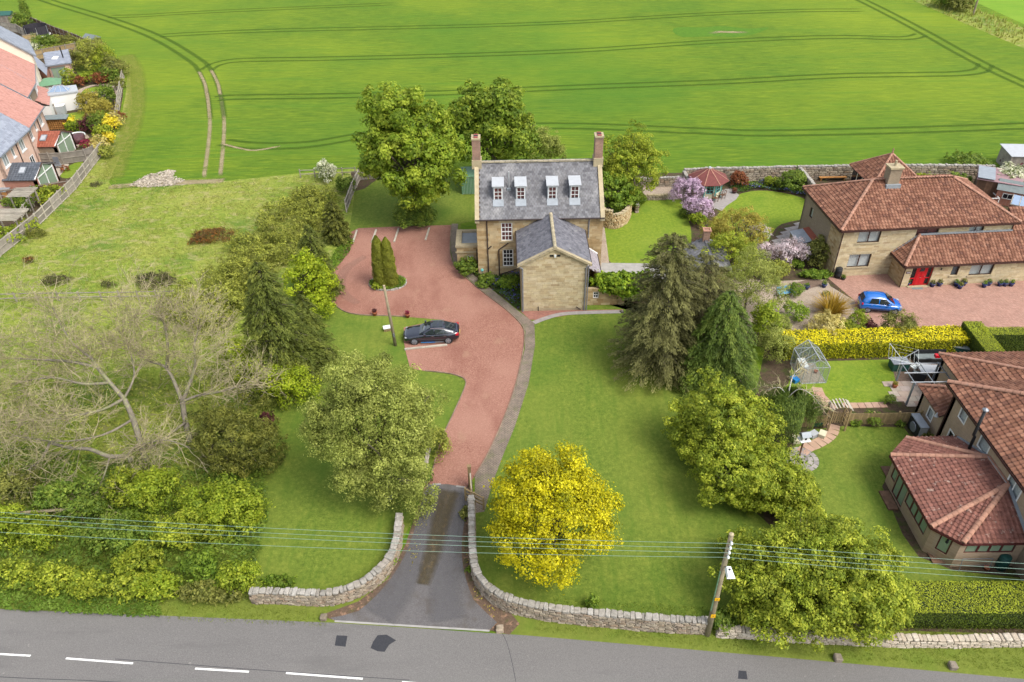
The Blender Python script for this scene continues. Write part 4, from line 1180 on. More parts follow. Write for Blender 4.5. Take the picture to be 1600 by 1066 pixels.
for x in(-.12,W_-.28):      # raised stone verges
    mb=MB()
    for s_ in(0,1):
        ya,yb=(-.32,D_/2)if s_==0 else(D_+.32,D_/2)
        za,zb=6.22-.2,9.72
        mb.hexa([(x,ya,za-.2),(x+.4,ya,za-.2),(x+.4,yb,zb-.2),(x,yb,zb-.2),(x,ya,za+.16),(x+.4,ya,za+.16),(x+.4,yb,zb+.1),(x,yb,zb+.1)])
    mb.build('verge_coping',Mt['stone_trim'],H)
for x in(.14,W_-.2):
    c=MB().box(x-.48,x+.42,D_/2-.55,D_/2+.55,9.2,10.05).build('chimney',Mt['stone_trim'],H)
    MB().box(x-.4,x+.34,D_/2-.46,D_/2+.46,10.05,12.0).build('brick_stack',Mt['brick_old'],c)
    MB().box(x-.45,x+.39,D_/2-.52,D_/2+.52,12.0,12.16).build('cap',Mt['stone_trim'],c)
    for j in range(3):MB().box(x-.22,x+.16,D_/2-.4+j*.29,D_/2-.18+j*.29,12.165,12.26).build('flue_hole',Mt['curtain_red']if j!=1 else Mt['black_plastic'],c)
# dormers on the front slope
for xd in(2.05,4.12,7.02,9.08):
    yf=1.35;zf=6.25+k*yf;hd=1.42
    d=MB();d.box(xd-.46,xd-.38,yf,yf+1.9,zf-.1,zf+hd);d.box(xd+.38,xd+.46,yf,yf+1.9,zf-.1,zf+hd)
    d.box(xd-.38,xd+.38,yf+.02,yf+.1,zf+hd-.12,zf+hd);d.box(xd-.38,xd+.38,yf+.02,yf+.1,zf-.1,zf+.1)
    dd=d.build('dormer',Mt['dormer_white'],H)
    rf=MB().hexa([(xd-.56,yf-.2,zf+hd-.01),(xd+.56,yf-.2,zf+hd-.01),(xd+.56,yf+1.35,zf+hd+.22),(xd-.56,yf+1.35,zf+hd+.22),
                    (xd-.56,yf-.2,zf+hd+.07),(xd+.56,yf-.2,zf+hd+.07),(xd+.56,yf+1.35,zf+hd+.30),(xd-.56,yf+1.35,zf+hd+.30)]).build('dormer_roof',Mt['light_grey'],dd)
    MB().hexa([(xd-.5,yf-.55,zf-.36),(xd+.5,yf-.55,zf-.36),(xd+.5,yf-.02,zf+.06),(xd-.5,yf-.02,zf+.06),(xd-.5,yf-.55,zf-.31),(xd+.5,yf-.55,zf-.31),(xd+.5,yf-.02,zf+.11),(xd-.5,yf-.02,zf+.11)]).build('lead_apron',Mt['lead'],dd)
    frd=(Vector((xd-.38,yf,zf)),X,Y)
    mb=MB();F_=[(0,.76,0,.07),(0,.76,1.22,1.3),(0,.07,.07,1.22),(.69,.76,.07,1.22),(.36,.4,.07,1.22)]
    for(a,b,c0,c1)in F_:mb.fbox(frd,a,b,-.03 if a!=.36 else-.02,.05,c0+.1-.1,c1)
    for j in(1,2):mb.fbox(frd,.07,.69,-.015,.04,.07+j*.383-.02,.07+j*.383+.02)
    wn=mb.build('window',Mt['white'],H)
    for i in range(2):
        for j in range(3):MB().fbox(frd,.07+i*.31,.07+(i+1)*.31,0,.006,.07+j*.383,.07+(j+1)*.383).build('pane',Mt['glass'],wn)
    MB().fbox(frd,.02,.74,.12,.14,.02,1.28).build('curtain',Mt['curtain_red'],wn)
# gutters, pipes, vent
MB().tube([(-.1,-.3,6.1),(W_+.1,-.3,6.1)],.07,8).build('gutter',Mt['dark_pipe'],H)
pipe(H,[(.95,-.3,6.08),(.95,-.1,5.9),(.97,-.1,.1)],Mt['dark_pipe'])
pipe(H,[(1.0,-.1,3.0),(1.3,-.1,3.3)],Mt['dark_pipe'],.06,'waste_pipe')
pipe(H,[(2.9,-.1,3.6),(2.0,-.1,2.9),(2.0,-.1,.1)],Mt['dark_pipe'],.06,'waste_pipe')
pipe(H,[(2.1,-.09,.2),(3.7,-.09,.75)],Mt['dark_pipe'],.04,'waste_pipe')
pipe(H,[(W_-1.3,-.3,6.08),(W_-1.3,-.1,5.8),(W_-1.3,-.1,4.0)],Mt['grey_pipe'])
MB().tube([(3.05,2.35,7.9),(3.05,2.35,9.6)],.07,8).build('vent_pipe',Mt['alu'],H)
MB().box(2.85,3.25,2.1,2.55,7.75,8.05).build('vent_flashing',Mt['lead'],H)

# front wing
wx0,wy0,WW,WD,WE,WR=3.95,-6.15,5.73,6.15,4.9,6.5
frw=(Vector((wx0,wy0,0)),X,Y)
vo=[(2.45,2.75,5.6,5.78),(3.05,3.35,5.6,5.78)]
mb=MB();wall_skin(mb,frw,WW,0,WE,(),(WW/2,WR-.1))
wall_skin(mb,(Vector((wx0+WW,wy0,0)),Y,-X),WD,0,WE);wall_skin(mb,(Vector((wx0,wy0+WD,0)),-Y,X),WD,0,WE)
mb.build('wing_wall',Mt['mortar'],H)
blocks_on(H,frw,WW,.28,WE,[],Mt['sandstone_pale'],.21,(.35,.85),(WW/2,WR-.12),seed=11,limit=300,name='wing_block',proud=.02)
blocks_on(H,frw,WW,0,.28,[],Mt['stone_trim'],.28,(.7,1.3),None,seed=12,name='plinth_block',proud=.035)
blocks_on(H,(Vector((wx0+WW,wy0,0)),Y,-X),WD,0,WE,(),Mt['sandstone'],.25,(.45,.9),seed=13,limit=0)
blocks_on(H,(Vector((wx0,wy0+WD,0)),-Y,X),WD,0,WE,(),Mt['sandstone'],.25,(.45,.9),seed=14,limit=0)
for a0,a1,c0,c1 in vo:MB().fbox(frw,a0,a1,-.05,-.02,c0,c1).build('vent',Mt['black_plastic'],H)
MB().fbox(frw,2.82,2.98,-.16,-.02,5.58,5.8).build('alarm_box',Mt['white_plastic'],H)
xm=wx0+WW/2;oh=.3;kk=(WR-WE)/(WW/2);zo=WE-kk*oh+.05;yb=wy0+WD
tile_roof(H,[(wx0-oh,yb,zo),(wx0-oh,wy0-.12,zo),(xm,wy0-.12,WR),(xm,yb,WR)],'wing_slate',Mt['slate_wing'],Mt['roof_base'],((wx0-oh,yb,zo),(wx0-oh,wy0-.12,zo)),.26,.22,.022,kind='box',limit=0,slab_name='wing_roof')
tile_roof(H,[(wx0+WW+oh,wy0-.12,zo),(wx0+WW+oh,yb,zo),(xm,yb,WR),(xm,wy0-.12,WR)],'wing_slate',Mt['slate_wing'],Mt['roof_base'],((wx0+WW+oh,wy0-.12,zo),(wx0+WW+oh,yb,zo)),.26,.22,.022,kind='box',limit=0,slab_name='wing_roof')
ridge_line(H,(xm,wy0-.15,WR+.06),(xm,yb,WR+.06),Mt['ridge_stone'],r=.15,seg=.45)
mb=MB()
for sx in(-1,1):
    xe=xm+sx*(WW/2+oh+.05)
    mb.hexa([(xm,wy0-.2,WR-.14),(xm,wy0+.14,WR-.14),(xe,wy0+.14,zo-.14),(xe,wy0-.2,zo-.14),(xm,wy0-.2,WR+.08),(xm,wy0+.14,WR+.08),(xe,wy0+.14,zo+.08),(xe,wy0-.2,zo+.08)])
mb.build('verge_coping',Mt['stone_trim'],H)
for x in(wx0-oh-.04,wx0+WW+oh+.04):MB().tube([(x,wy0-.15,zo-.02),(x,yb,zo-.02)],.06,8).build('gutter',Mt['dark_pipe'],H)
pipe(H,[(wx0-.3,wy0-.04,4.7),(wx0+.1,wy0-.1,4.5),(wx0+.12,wy0-.1,.05)],Mt['grey_pipe'],.07)
pipe(H,[(wx0+WW+.3,wy0-.04,4.7),(wx0+WW-.12,wy0-.1,4.5),(wx0+WW-.12,wy0-.1,.05)],Mt['grey_pipe'],.06)
pipe(H,[(wx0+WW+.08,wy0-.12,4.6),(wx0+WW+.08,wy0-.12,.05)],Mt['grey_pipe'],.05)
pipe(H,[(wx0+1.5,wy0-.07,.05),(wx0+1.5,wy0-.07,.5)],Mt['dark_pipe'],.04,'waste_pipe')
pipe(H,[(wx0+4.9,wy0-.07,.4),(wx0+5.3,wy0-.09,.1)],Mt['dark_pipe'],.04,'waste_pipe')

# right lean-to with a single small window, and its lilac slate roof
xr=wx0+WW;LX,LY0,LY1=1.45,-5.6,0.0
frl=(Vector((xr,wy0+.75,0)),X,Y)
mb=MB();wall_skin(mb,frl,3.6,0,1.75,[(.72,1.22,.75,1.4)])
mb.build('lean_to_wall',Mt['mortar'],H)
blocks_on(H,frl,3.6,0,1.75,[(.72,1.22,.75,1.4)],Mt['sandstone'],.22,(.4,.8),seed=15,limit=0)
window(H,frl,.72,1.22,.75,1.4,2,2,Mt['white'],Mt['glass_dark'],bw=.07,bar=.04,back=Mt['room'],inset=.05)
mb=MB();wall_skin(mb,(Vector((xr+1.35,wy0+2.6,0)),Y,-X),3.4,0,2.5);mb.build('lean_to_wall',Mt['sandstone'],H)
e0,e1=(xr+1.5,wy0+2.0,2.45),(xr+1.5,wy0+5.6,2.45)
tile_roof(H,[e0,e1,(xr,e1[1],3.5),(xr,e0[1]-.2,3.5)],'lean_to_slate',Mt['slate_lilac'],Mt['roof_base'],(e0,e1),.24,.2,.02,kind='box',limit=0,slab_name='lean_to_roof')
MB().bar((xr,e1[1]+.05,3.58),(xr+1.55,e1[1]+.05,2.5),.14,.12).build('verge_board',Mt['white'],H)
MB().bar((xr+1.56,e0[1],2.4),(xr+1.56,e1[1],2.4),.1,.1).build('gutter',Mt['dark_pipe'],H)

# left flat-roofed annexe
ax0,ay0,AW,AD,AH=-2.05,1.2,2.05,3.2,2.5
fra=(Vector((ax0,ay0,0)),X,Y);oa=[(.95,1.55,.75,1.55)]
mb=MB();wall_skin(mb,fra,AW,0,AH,oa);wall_skin(mb,(Vector((ax0,ay0+AD,0)),-Y,X),AD,0,AH);wall_skin(mb,(Vector((ax0+AW,ay0+AD,0)),-X,-Y),AW,0,AH)
mb.build('annexe_wall',Mt['mortar'],H)
blocks_on(H,fra,AW,0,AH,oa,Mt['sandstone'],.25,(.4,.8),seed=16,limit=0);blocks_on(H,(Vector((ax0,ay0+AD,0)),-Y,X),AD,0,AH,(),Mt['sandstone'],.25,(.4,.8),seed=17,limit=0)
window(H,fra,.95,1.55,.75,1.55,2,2,Mt['white'],Mt['glass_dark'],bw=.08,bar=.05,back=Mt['room'],inset=.05)
MB().box(ax0-.1,ax0+AW,ay0-.1,ay0+.45,AH,AH+.2).box(ax0-.1,ax0+.45,ay0+.451,ay0+AD,AH,AH+.2).box(ax0+.451,ax0+AW,ay0+AD-.3,ay0+AD,AH,AH+.2).box(ax0-.12,ax0+AW,ay0-.12,ay0-.1,1.95,2.1).build('parapet',Mt['stone_trim'],H)
MB().box(ax0+.45,ax0+AW,ay0+.45,ay0+AD-.3,AH-.15,AH-.02).build('annexe_roof',Mt['lead'],H)
pipe(H,[(-.12,ay0-.08,2.3),(-.12,ay0-.08,.05)],Mt['dark_pipe'])

# ------------------------------------------------------------------ brick and tile villa with hipped roof (right)
V=thing('hipped_house','two storey buff stone house with brown tiled hipped roof and red front door','house',(30.31,61.95,0),R(3.7))
VW,VD,VE,VR=16.3,8.5,5.2,7.75
frv=(Vector((0,0,0)),X,Y)
vo=[(1.65,3.75,3.55,4.75),(1.35,3.45,.95,2.35),(7.1,9.2,3.6,4.75),(12.1,13.5,3.6,4.75)]
mb=MB();wall_skin(mb,frv,VW,0,VE,vo);mb.build('wall',Mt['mortar'],V)
blocks_on(V,frv,VW,0,VE,vo+[(6.2,16.3,0,3.2)],Mt['sandstone_pale'],.17,(.35,.8),seed=21,limit=300)
for i,(a0,a1,c0,c1)in enumerate(vo):
    window(V,frv,a0,a1,c0,c1,2,1,Mt['brown_frame'],Mt['glass'],bw=.06,mull=.09,back=(Mt['curtain']if i!=2 else Mt['curtain_red']),sill=Mt['stone_trim'],inset=.08)
MB().fbox(frv,1.1,3.7,-.03,.1,2.352,2.56).build('lintel',Mt['stone_trim'],V)
mb=MB();wall_skin(mb,(Vector((0,VD,0)),-Y,X),VD,0,VE,[(6.3-4.7,6.3-4.0,2.9,3.9)]);mb.build('side_wall',Mt['brick_side'],V)
frs=(Vector((0,VD,0)),-Y,X)
window(V,frs,1.6,2.3,2.9,3.9,1,1,Mt['brown_frame'],Mt['glass'],back=Mt['curtain'],bw=.05,inset=.05)
blocks_on(V,(Vector((-.004,2.2,0)),-Y,X),2.2,0,VE,(),Mt['sandstone'],.2,(.4,.75),seed=22,limit=0,name='quoin_block')
mb=MB();wall_skin(mb,(Vector((VW,0,0)),Y,-X),VD,0,VE);wall_skin(mb,(Vector((VW,VD,0)),-X,-Y),VW,0,VE);mb.build('back_wall',Mt['brick_side'],V)
o=.32;z0=VE-.1;rx0,rx1=4.0,VW-4.6;ym=VD/2
c00,c10,c11,c01=(-o,-o,z0),(VW+o,-o,z0),(VW+o,VD+o,z0),(-o,VD+o,z0);r0,r1=(rx0,ym,VR),(rx1,ym,VR)
tile_roof(V,[c00,c10,r1,r0],'roof_tile',Mt['tile_red'],Mt['roof_base'],(c00,c10),.3,.31,.085)
tile_roof(V,[c01,c00,r0],'roof_tile',Mt['tile_red'],Mt['roof_base'],(c01,c00),.3,.31,.085,limit=0)
tile_roof(V,[c11,c01,r0,r1],'roof_tile',Mt['tile_red'],Mt['roof_base'],(c11,c01),.3,.31,.085,limit=0)
tile_roof(V,[c10,c11,r1],'roof_tile',Mt['tile_red'],Mt['roof_base'],(c10,c11),.3,.31,.085,limit=0)
for a,b in((c00,r0),(c01,r0),(r0,r1),(c10,r1),(c11,r1)):
    ridge_line(V,Vector(a)+Vector((0,0,.1)),Vector(b)+Vector((0,0,.1)),Mt['ridge_red'],r=.14,seg=.42)
mb=MB();mb.bar((-o,-o-.05,z0-.08),(VW+o,-o-.05,z0-.08),.12,.16);mb.bar((-o-.05,-o,z0-.08),(-o-.05,VD+o,z0-.08),.12,.16);mb.build('gutter',Mt['brown_frame'],V)
pipe(V,[(.1,-.3,5.0),(.1,-.09,4.8),(.1,-.09,.05)],Mt['brown_frame'],.05)
ch=MB().box(5.1,6.2,ym-.7,ym+.25,VR-.5,VR+1.35).build('chimney',Mt['brick_side'],V)
MB().box(5.0,6.3,ym-.8,ym+.35,VR+1.35,VR+1.5).build('cap',Mt['stone_trim'],ch)
MB().lathe([(.13,0),(.11,.5)],(5.65,ym-.2,VR+1.5),8).build('chimney_pot',Mt['stone_trim'],ch)
MB().box(4.95,6.35,ym-.95,ym-.7,VR-.48,VR-.12).build('flashing',Mt['lead'],ch)
# single storey front range with porch and garage
EX0,EY,ED=5.6,-2.35,2.35;EW=16.0;EE=2.4
fre=(Vector((EX0,EY,0)),X,Y)
eo=[(.75,2.75,0.05,2.15),(4.55,5.2,1.0,2.1),(6.3,8.5,.9,2.15),(12.6,15.2,.02,2.15)]
mb=MB();wall_skin(mb,fre,EW,0,EE,eo);mb.build('front_range_wall',Mt['mortar'],V)
blocks_on(V,fre,EW,0,EE,eo,Mt['sandstone_pale'],.17,(.35,.8),seed=23,limit=300,name='front_block')
frp=(Vector((EX0,0,0)),-Y,X)
mb=MB();wall_skin(mb,frp,-EY,0,EE);mb.build('front_range_wall',Mt['mortar'],V)
blocks_on(V,frp,-EY,0,EE,(),Mt['sandstone'],.17,(.35,.8),seed=24,limit=0)
dr=MB();dr.fbox(fre,.75,2.75,.1,.15,2.05,2.15);[dr.fbox(fre,a,b,.101,.151,.05,2.05)for a,b in((.75,.82),(1.24,1.32),(2.22,2.3),(2.68,2.75))]
dr.fbox(fre,.82,1.24,.102,.152,.05,.16);dr.fbox(fre,2.3,2.68,.102,.152,.05,.16);dr.fbox(fre,.82,1.24,.103,.149,.78,.88);dr.fbox(fre,2.3,2.68,.103,.149,.78,.88)
dr=dr.build('door_frame',Mt['red_door'],V)
d2=MB().fbox(fre,1.32,2.22,.09,.14,.06,2.05)
for(a,b,c0,c1)in((1.4,1.72,.2,.85),(1.8,2.12,.2,.85),(1.4,1.72,.98,1.45),(1.8,2.12,.98,1.45)):d2.fbox(fre,a,b,.07,.09,c0,c1)
d2.build('door_leaf',Mt['red_door'],dr);MB().fbox(fre,1.55,1.98,.075,.088,1.56,1.9).build('door_light',Mt['glass_dark'],dr)
MB().fbox(fre,1.7,1.86,.05,.069,.9,.94).build('letter_plate',Mt['chrome'],dr);MB().fbox(fre,2.12,2.18,.03,.089,.98,1.06).build('handle',Mt['chrome'],dr)
for(a,b,c0,c1)in((.82,1.24,.16,.78),(.82,1.24,.88,2.05),(2.3,2.68,.16,.78),(2.3,2.68,.88,2.05)):MB().fbox(fre,a,b,.12,.126,c0,c1).build('side_light',Mt['glass'],dr)
MB().fbox(fre,.75,2.75,.3,.32,.05,2.15).build('room_lining',Mt['room'],dr)
MB().fbox(fre,.7,2.8,-.25,.02,.002,.09).build('doorstep',Mt['stone_trim'],V)
window(V,fre,4.55,5.2,1.0,2.1,1,1,Mt['brown_frame'],Mt['glass'],back=Mt['lead_dark'],sill=Mt['stone_trim'],bw=.06,inset=.08)
window(V,fre,6.3,8.5,.9,2.15,2,1,Mt['brown_frame'],Mt['glass'],back=Mt['curtain'],sill=Mt['stone_trim'],bw=.06,mull=.1,inset=.08)
g_=MB().fbox(fre,12.6,15.2,.12,.17,.02,2.15).build('garage_door',Mt['garage_door'],V)
for j in range(5):MB().fbox(fre,12.66,15.14,.1,.119,.08+j*.41,.45+j*.41).build('door_panel',Mt['garage_door'],g_)
# house number plaque: white figures on purple-brown plate
pq=MB().fbox(fre,.2,.62,-.03,-.015,1.45,1.68).build('number_plaque',Mt['purple_plate']if 'purple_plate' in Mt else Mt['maroon_vinyl'],V)
for a in(.27,.36,.45,.53):MB().fbox(fre,a,a+.05,-.036,-.031,1.52,1.61).build('plaque_letter',Mt['white'],pq)
MB().lathe([(.07,0),(.05,.22)],(EX0+3.4,EY-.12,1.75),6).build('wall_lamp',Mt['black_plastic'],V)
MB().lathe([(.07,0),(.05,.22)],(EX0+12.2,EY-.12,1.6),6).build('wall_lamp',Mt['brown_frame'],V)
ez=EE+.0;ET=4.15;e=.3
f0,f1,t0,t1=(EX0-e,EY-e,ez),(EX0+EW,EY-e,ez),(EX0+1.9,-.02,ET),(EX0+EW,-.02,ET)
tile_roof(V,[f0,f1,(EX0+EW,1.9,ET+1.265),(VW+.4,1.9,ET+1.265),(VW+.02,-.02,ET),t0],'front_roof_tile',Mt['tile_red'],Mt['roof_base'],(f0,f1),.3,.31,.085,slab_name='front_roof')
b0=(EX0-e,0.02,ez)
tile_roof(V,[b0,f0,t0],'front_roof_tile',Mt['tile_red'],Mt['roof_base'],(b0,f0),.3,.31,.085,limit=0,slab_name='front_roof')
ridge_line(V,Vector(f0)+Vector((0,0,.1)),Vector(t0)+Vector((0,0,.1)),Mt['ridge_red'],r=.14,seg=.42)
MB().bar((EX0+1.9,-.1,ET+.08),(VW-.05,-.1,ET+.08),.22,.1).bar((EX0-.2,-.08,ez+.12),(EX0+1.9,-.08,ET+.1),.16,.1).build('flashing',Mt['lead'],V)
MB().bar((EX0-e,EY-e-.05,ez-.09),(EX0+EW,EY-e-.05,ez-.09),.12,.14).bar((EX0-e-.05,EY-e,ez-.09),(EX0-e-.05,0,ez-.09),.12,.14).build('gutter',Mt['brown_frame'],V)
pipe(V,[(EX0-.05,EY-.25,2.25),(EX0-.02,EY-.09,2.0),(EX0-.02,EY-.09,.05)],Mt['brown_frame'],.05)
pipe(V,[(VW-.1,-.3,5.0),(VW-.1,-.1,4.8),(VW-.1,-.1,4.3)],Mt['brown_frame'],.05)
# garden room behind, its own pyramid roof
gx0,gy0,gs=10.1,13.9,5.0
MB().box(gx0,gx0+gs,gy0,gy0+gs,0,2.5).build('sun_room_wall',Mt['cream_paint'],V)
for i in range(4):MB().box(gx0-.03,gx0-.005,gy0+.4+i*1.2,gy0+1.35+i*1.2,.7,2.3).build('sun_room_pane',Mt['glass_dark'],V)
q=[(gx0-.4,gy0-.4,2.5),(gx0+gs+.4,gy0-.4,2.5),(gx0+gs+.4,gy0+gs+.4,2.5),(gx0-.4,gy0+gs+.4,2.5)];pk=(gx0+gs/2,gy0+gs/2,4.9)
for i in range(4):
    tile_roof(V,[q[i],q[(i+1)%4],pk],'sun_room_tile',Mt['tile_red'],Mt['roof_base'],(q[i],q[(i+1)%4]),.3,.31,.085,limit=0,slab_name='sun_room_roof')
    ridge_line(V,Vector(q[i])+Vector((0,0,.08)),Vector(pk)+Vector((0,0,.08)),Mt['ridge_red'],r=.12,seg=.45)
MB().lathe([(.05,0),(.12,.12),(.05,.25),(.09,.36),(.01,.6)],(pk[0],pk[1],5.0),8).build('finial',Mt['ridge_red'],V)

# ------------------------------------------------------------------ buff brick house with sun lounge (bottom right)
B=thing('brick_house','buff brick house with orange pantile roof and black flue pipe beside the lower lawn','house',(30.07,39.5,0),0)
BL=14.0
frb=(Vector((0,0,0)),-Y,X)          # facade facing west
bo=[(1.1+.0,2.0,3.55,4.55),(3.75,4.9,3.45,4.6),(7.2,8.6,3.35,4.6),(.9,1.6,1.4,2.3)]
mb=MB();wall_skin(mb,frb,BL,0,5.0,bo);wall_skin(mb,(Vector((8.5,0,0)),-X,-Y),8.5,0,5.0);mb.build('wall',Mt['brick_buff'],B)
for i,(a0,a1,c0,c1)in enumerate(bo):window(B,frb,a0,a1,c0,c1,2 if i==2 else 1,1,Mt['white'],Mt['glass'],back=Mt['curtain']if i!=3 else Mt['room'],bw=.1,mull=.08,inset=-.02,sill=None)
e_y=.75
C0,C1=(-.3,e_y,5.0),(-.3,-BL,5.0);hipt=(4.1,-3.6,7.0);rt=(4.1,-BL,7.0)
tile_roof(B,[C0,C1,rt,hipt],'roof_tile',Mt['tile_red'],Mt['roof_base'],(C0,C1),.31,.33,.09)
C2=(8.6,e_y,5.0)
tile_roof(B,[C2,C0,hipt],'roof_tile',Mt['tile_red'],Mt['roof_base'],(C2,C0),.31,.33,.09,limit=0)
tile_roof(B,[(8.6,-BL,5.0),C2,hipt,rt],'roof_tile',Mt['tile_red'],Mt['roof_base'],((8.6,-BL,5.0),C2),.31,.33,.09,limit=0)
m_=MB();wall_skin(m_,(Vector((8.5,-BL,0)),Y,-X),BL,0,5.0);wall_skin(m_,(Vector((0,-BL,0)),X,Y),8.5,0,5.0,(),(4.2,6.9));m_.build('wall',Mt['brick_buff'],B)
ridge_line(B,Vector(C0)+Vector((0,0,.12)),Vector(hipt)+Vector((0,0,.12)),Mt['ridge_red'],r=.17,seg=.42);ridge_line(B,hipt,rt,Mt['ridge_red'],r=.17,seg=.42)
MB().bar((-.36,e_y,4.92),(-.36,-BL,4.92),.12,.14).build('gutter',Mt['brown_frame'],B)
pipe(B,[(-.3,-.1,4.8),(-.08,-.08,4.6),(-.08,-.08,.1)],Mt['brown_frame'],.055)
# low wing north of it
mb=MB();wall_skin(mb,(Vector((-.1,3.1,0)),-Y,X),3.1,0,2.5,[(1.3,2.1,1.0,2.0)]);wall_skin(mb,(Vector((2.5,3.1,0)),-X,-Y),2.6,0,2.5);mb.build('low_wing_wall',Mt['brick_buff'],B)
window(B,(Vector((-.1,3.1,0)),-Y,X),1.3,2.1,1.0,2.0,1,1,Mt['white'],Mt['glass'],back=Mt['curtain'],bw=.09,inset=-.02)
l0,l1=(-.38,3.4,2.5),(-.38,0.02,2.5)
tile_roof(B,[l0,l1,(1.9,0.02,4.0),(1.9,1.15,4.0)],'low_wing_tile',Mt['tile_red'],Mt['roof_base'],(l0,l1),.31,.33,.09,slab_name='low_wing_roof',limit=120)
l2=(2.4,3.4,2.5);tile_roof(B,[l2,l0,(1.9,1.15,4.0),(2.4,1.15,4.0)],'low_wing_tile',Mt['tile_red'],Mt['roof_base'],(l2,l0),.31,.33,.09,slab_name='low_wing_roof',limit=0)
ridge_line(B,(l0[0],l0[1],2.6),(1.9,1.15,4.1),Mt['ridge_red'],r=.14,seg=.4)
MB().lathe([(.16,0),(.1,.12),(.05,.3)],(-.42,.3,2.3),8).build('hopper',Mt['light_grey'],B)
# garage range behind
mb=MB();wall_skin(mb,(Vector((2.6,6.2,0)),-Y,X),6.1,0,3.0);wall_skin(mb,(Vector((14,6.2,0)),-X,-Y),11.4,0,3.0);mb.build('garage_wall',Mt['brick_buff'],B)
g0,g1=(2.35,6.5,3.0),(2.35,2.4,3.0)
gh=(7.85,1.0,5.06)
tile_roof(B,[g0,(2.35,1.0,3.0),gh],'garage_tile',Mt['tile_red'],Mt['roof_base'],(g0,(2.35,1.0,3.0)),.31,.33,.09,slab_name='garage_roof',limit=0)
tile_roof(B,[(14,6.5,3.0),g0,gh,(14,1.0,5.06)],'garage_tile',Mt['tile_red'],Mt['roof_base'],((14,6.5,3.0),g0),.31,.33,.09,slab_name='garage_roof',limit=0)
ridge_line(B,(g0[0],g0[1],3.1),(gh[0],gh[1],gh[2]+.1),Mt['ridge_red'],r=.14,seg=.4)
# flue
fl=MB().tube([(-.5,-3.9,2.9),(-.5,-3.9,4.35),(-.62,-3.9,4.5),(-.62,-3.9,6.6)],.1,10).build('flue_pipe',Mt['black_plastic'],B,smooth_=True)
MB().lathe([(.1,0),(.19,.05),(.19,.13),(.03,.24)],(-.62,-3.9,6.55),10).build('flue_cowl',Mt['steel_grey'],fl)
MB().bar((-.62,-3.9,5.0),(0,-3.9,5.0),.04).build('bracket',Mt['black_plastic'],fl)
# sun lounge: chamfered bay with hipped roof against the facade
S=[(-3.35,-2.15),(-4.95,-3.6),(-4.95,-9.35),(-3.8,-10.6),(0,-10.6)]
S=[(0,-2.15)]+S
se,sr=2.38,3.65
def bay(i,ops,panes,dark=False):
    a,b=Vector((*S[i],0)),Vector((*S[i+1],0));L=(b-a).length;d=(b-a).normalized();n_=Vector((-d.y,d.x,0))
    if n_.dot(Vector((-2.5,-6.3,0))-(a+b)/2)<0:n_=-n_
    f_=(a,d,n_);m_=MB();wall_skin(m_,f_,L,0,se-.05,ops,th=.25);m_.build('sun_lounge_wall',Mt['brick_buff'],B)
    for o_,nx in zip(ops,panes):window(B,f_,*o_,nx,1,Mt['maroon_frame'],Mt['glass_green'],bw=.08,mull=.13,back=None,inset=.03,name='lounge_window')
bay(0,[],[]);bay(1,[],[])
bay(2,[(.35,.95,.85,2.2),(1.0,2.45,.1,2.2),(2.55,5.3,.85,2.2)],[1,2,4])
bay(3,[(.55,1.25,.7,2.1)],[1]);bay(4,[(.35,3.3,1.3,2.0)],[4])
MB().box(-4.75,-.1,-10.4,-2.3,.08,.12).build('lounge_floor',Mt['wood_brown'],B)
Eo=[(0,-1.9),(-3.5,-1.9),(-5.2,-3.5),(-5.2,-9.5),(-3.9,-10.75),(0,-10.75)]
apx=[(-.05,-5.2,sr+.1),(-.05,-7.5,sr+.1)]
E3=[(x,y,se)for x,y in Eo]
faces=[([E3[0],E3[1],apx[0]],0),([E3[1],E3[2],apx[0]],0),([E3[2],E3[3],apx[1],apx[0]],300),([E3[3],E3[4],apx[1]],0),([E3[4],E3[5],apx[1]],0)]
for f_,lim in faces:tile_roof(B,f_,'lounge_tile',Mt['tile_pink'],Mt['roof_base'],(f_[0],f_[1]),.29,.27,.085,slab_name='lounge_roof',limit=lim)
for a,b in((E3[1],apx[0]),(E3[2],apx[0]),(E3[3],apx[1]),(E3[4],apx[1]),(apx[0],apx[1])):
    ridge_line(B,Vector(a)+Vector((0,0,.1)),Vector(b)+Vector((0,0,.1)),Mt['ridge_red'],r=.15,seg=.36,name='hip_tile')
mb=MB()
for a,b in zip(E3[:-1],E3[1:]):mb.bar(Vector(a)+Vector((0,0,-.08)),Vector(b)+Vector((0,0,-.08)),.12,.13)
mb.build('gutter',Mt['maroon_frame'],B)
mb=MB();mb.bar((-.06,-2.0,se+.15),(-.06,-5.2,sr+.22),.2,.08);mb.bar((-.06,-5.2,sr+.22),(-.06,-7.5,sr+.22),.26,.08);mb.bar((-.06,-7.5,sr+.22),(-.06,-10.8,se+.15),.22,.08);mb.build('flashing',Mt['lead'],B)
MB().box(-5.75,-5.1,-6.15,-4.55,0,.14).build('step',Mt['wood_brown'],B)
MB().box(-.02,.02,-14,-10.62,0,2.1).build('wall_return',Mt['brick_side'],B)
MB().lathe([(.1,0),(.06,.25)],(-4.35,-10.15,1.75),6).build('wall_lamp',Mt['black_plastic'],B)
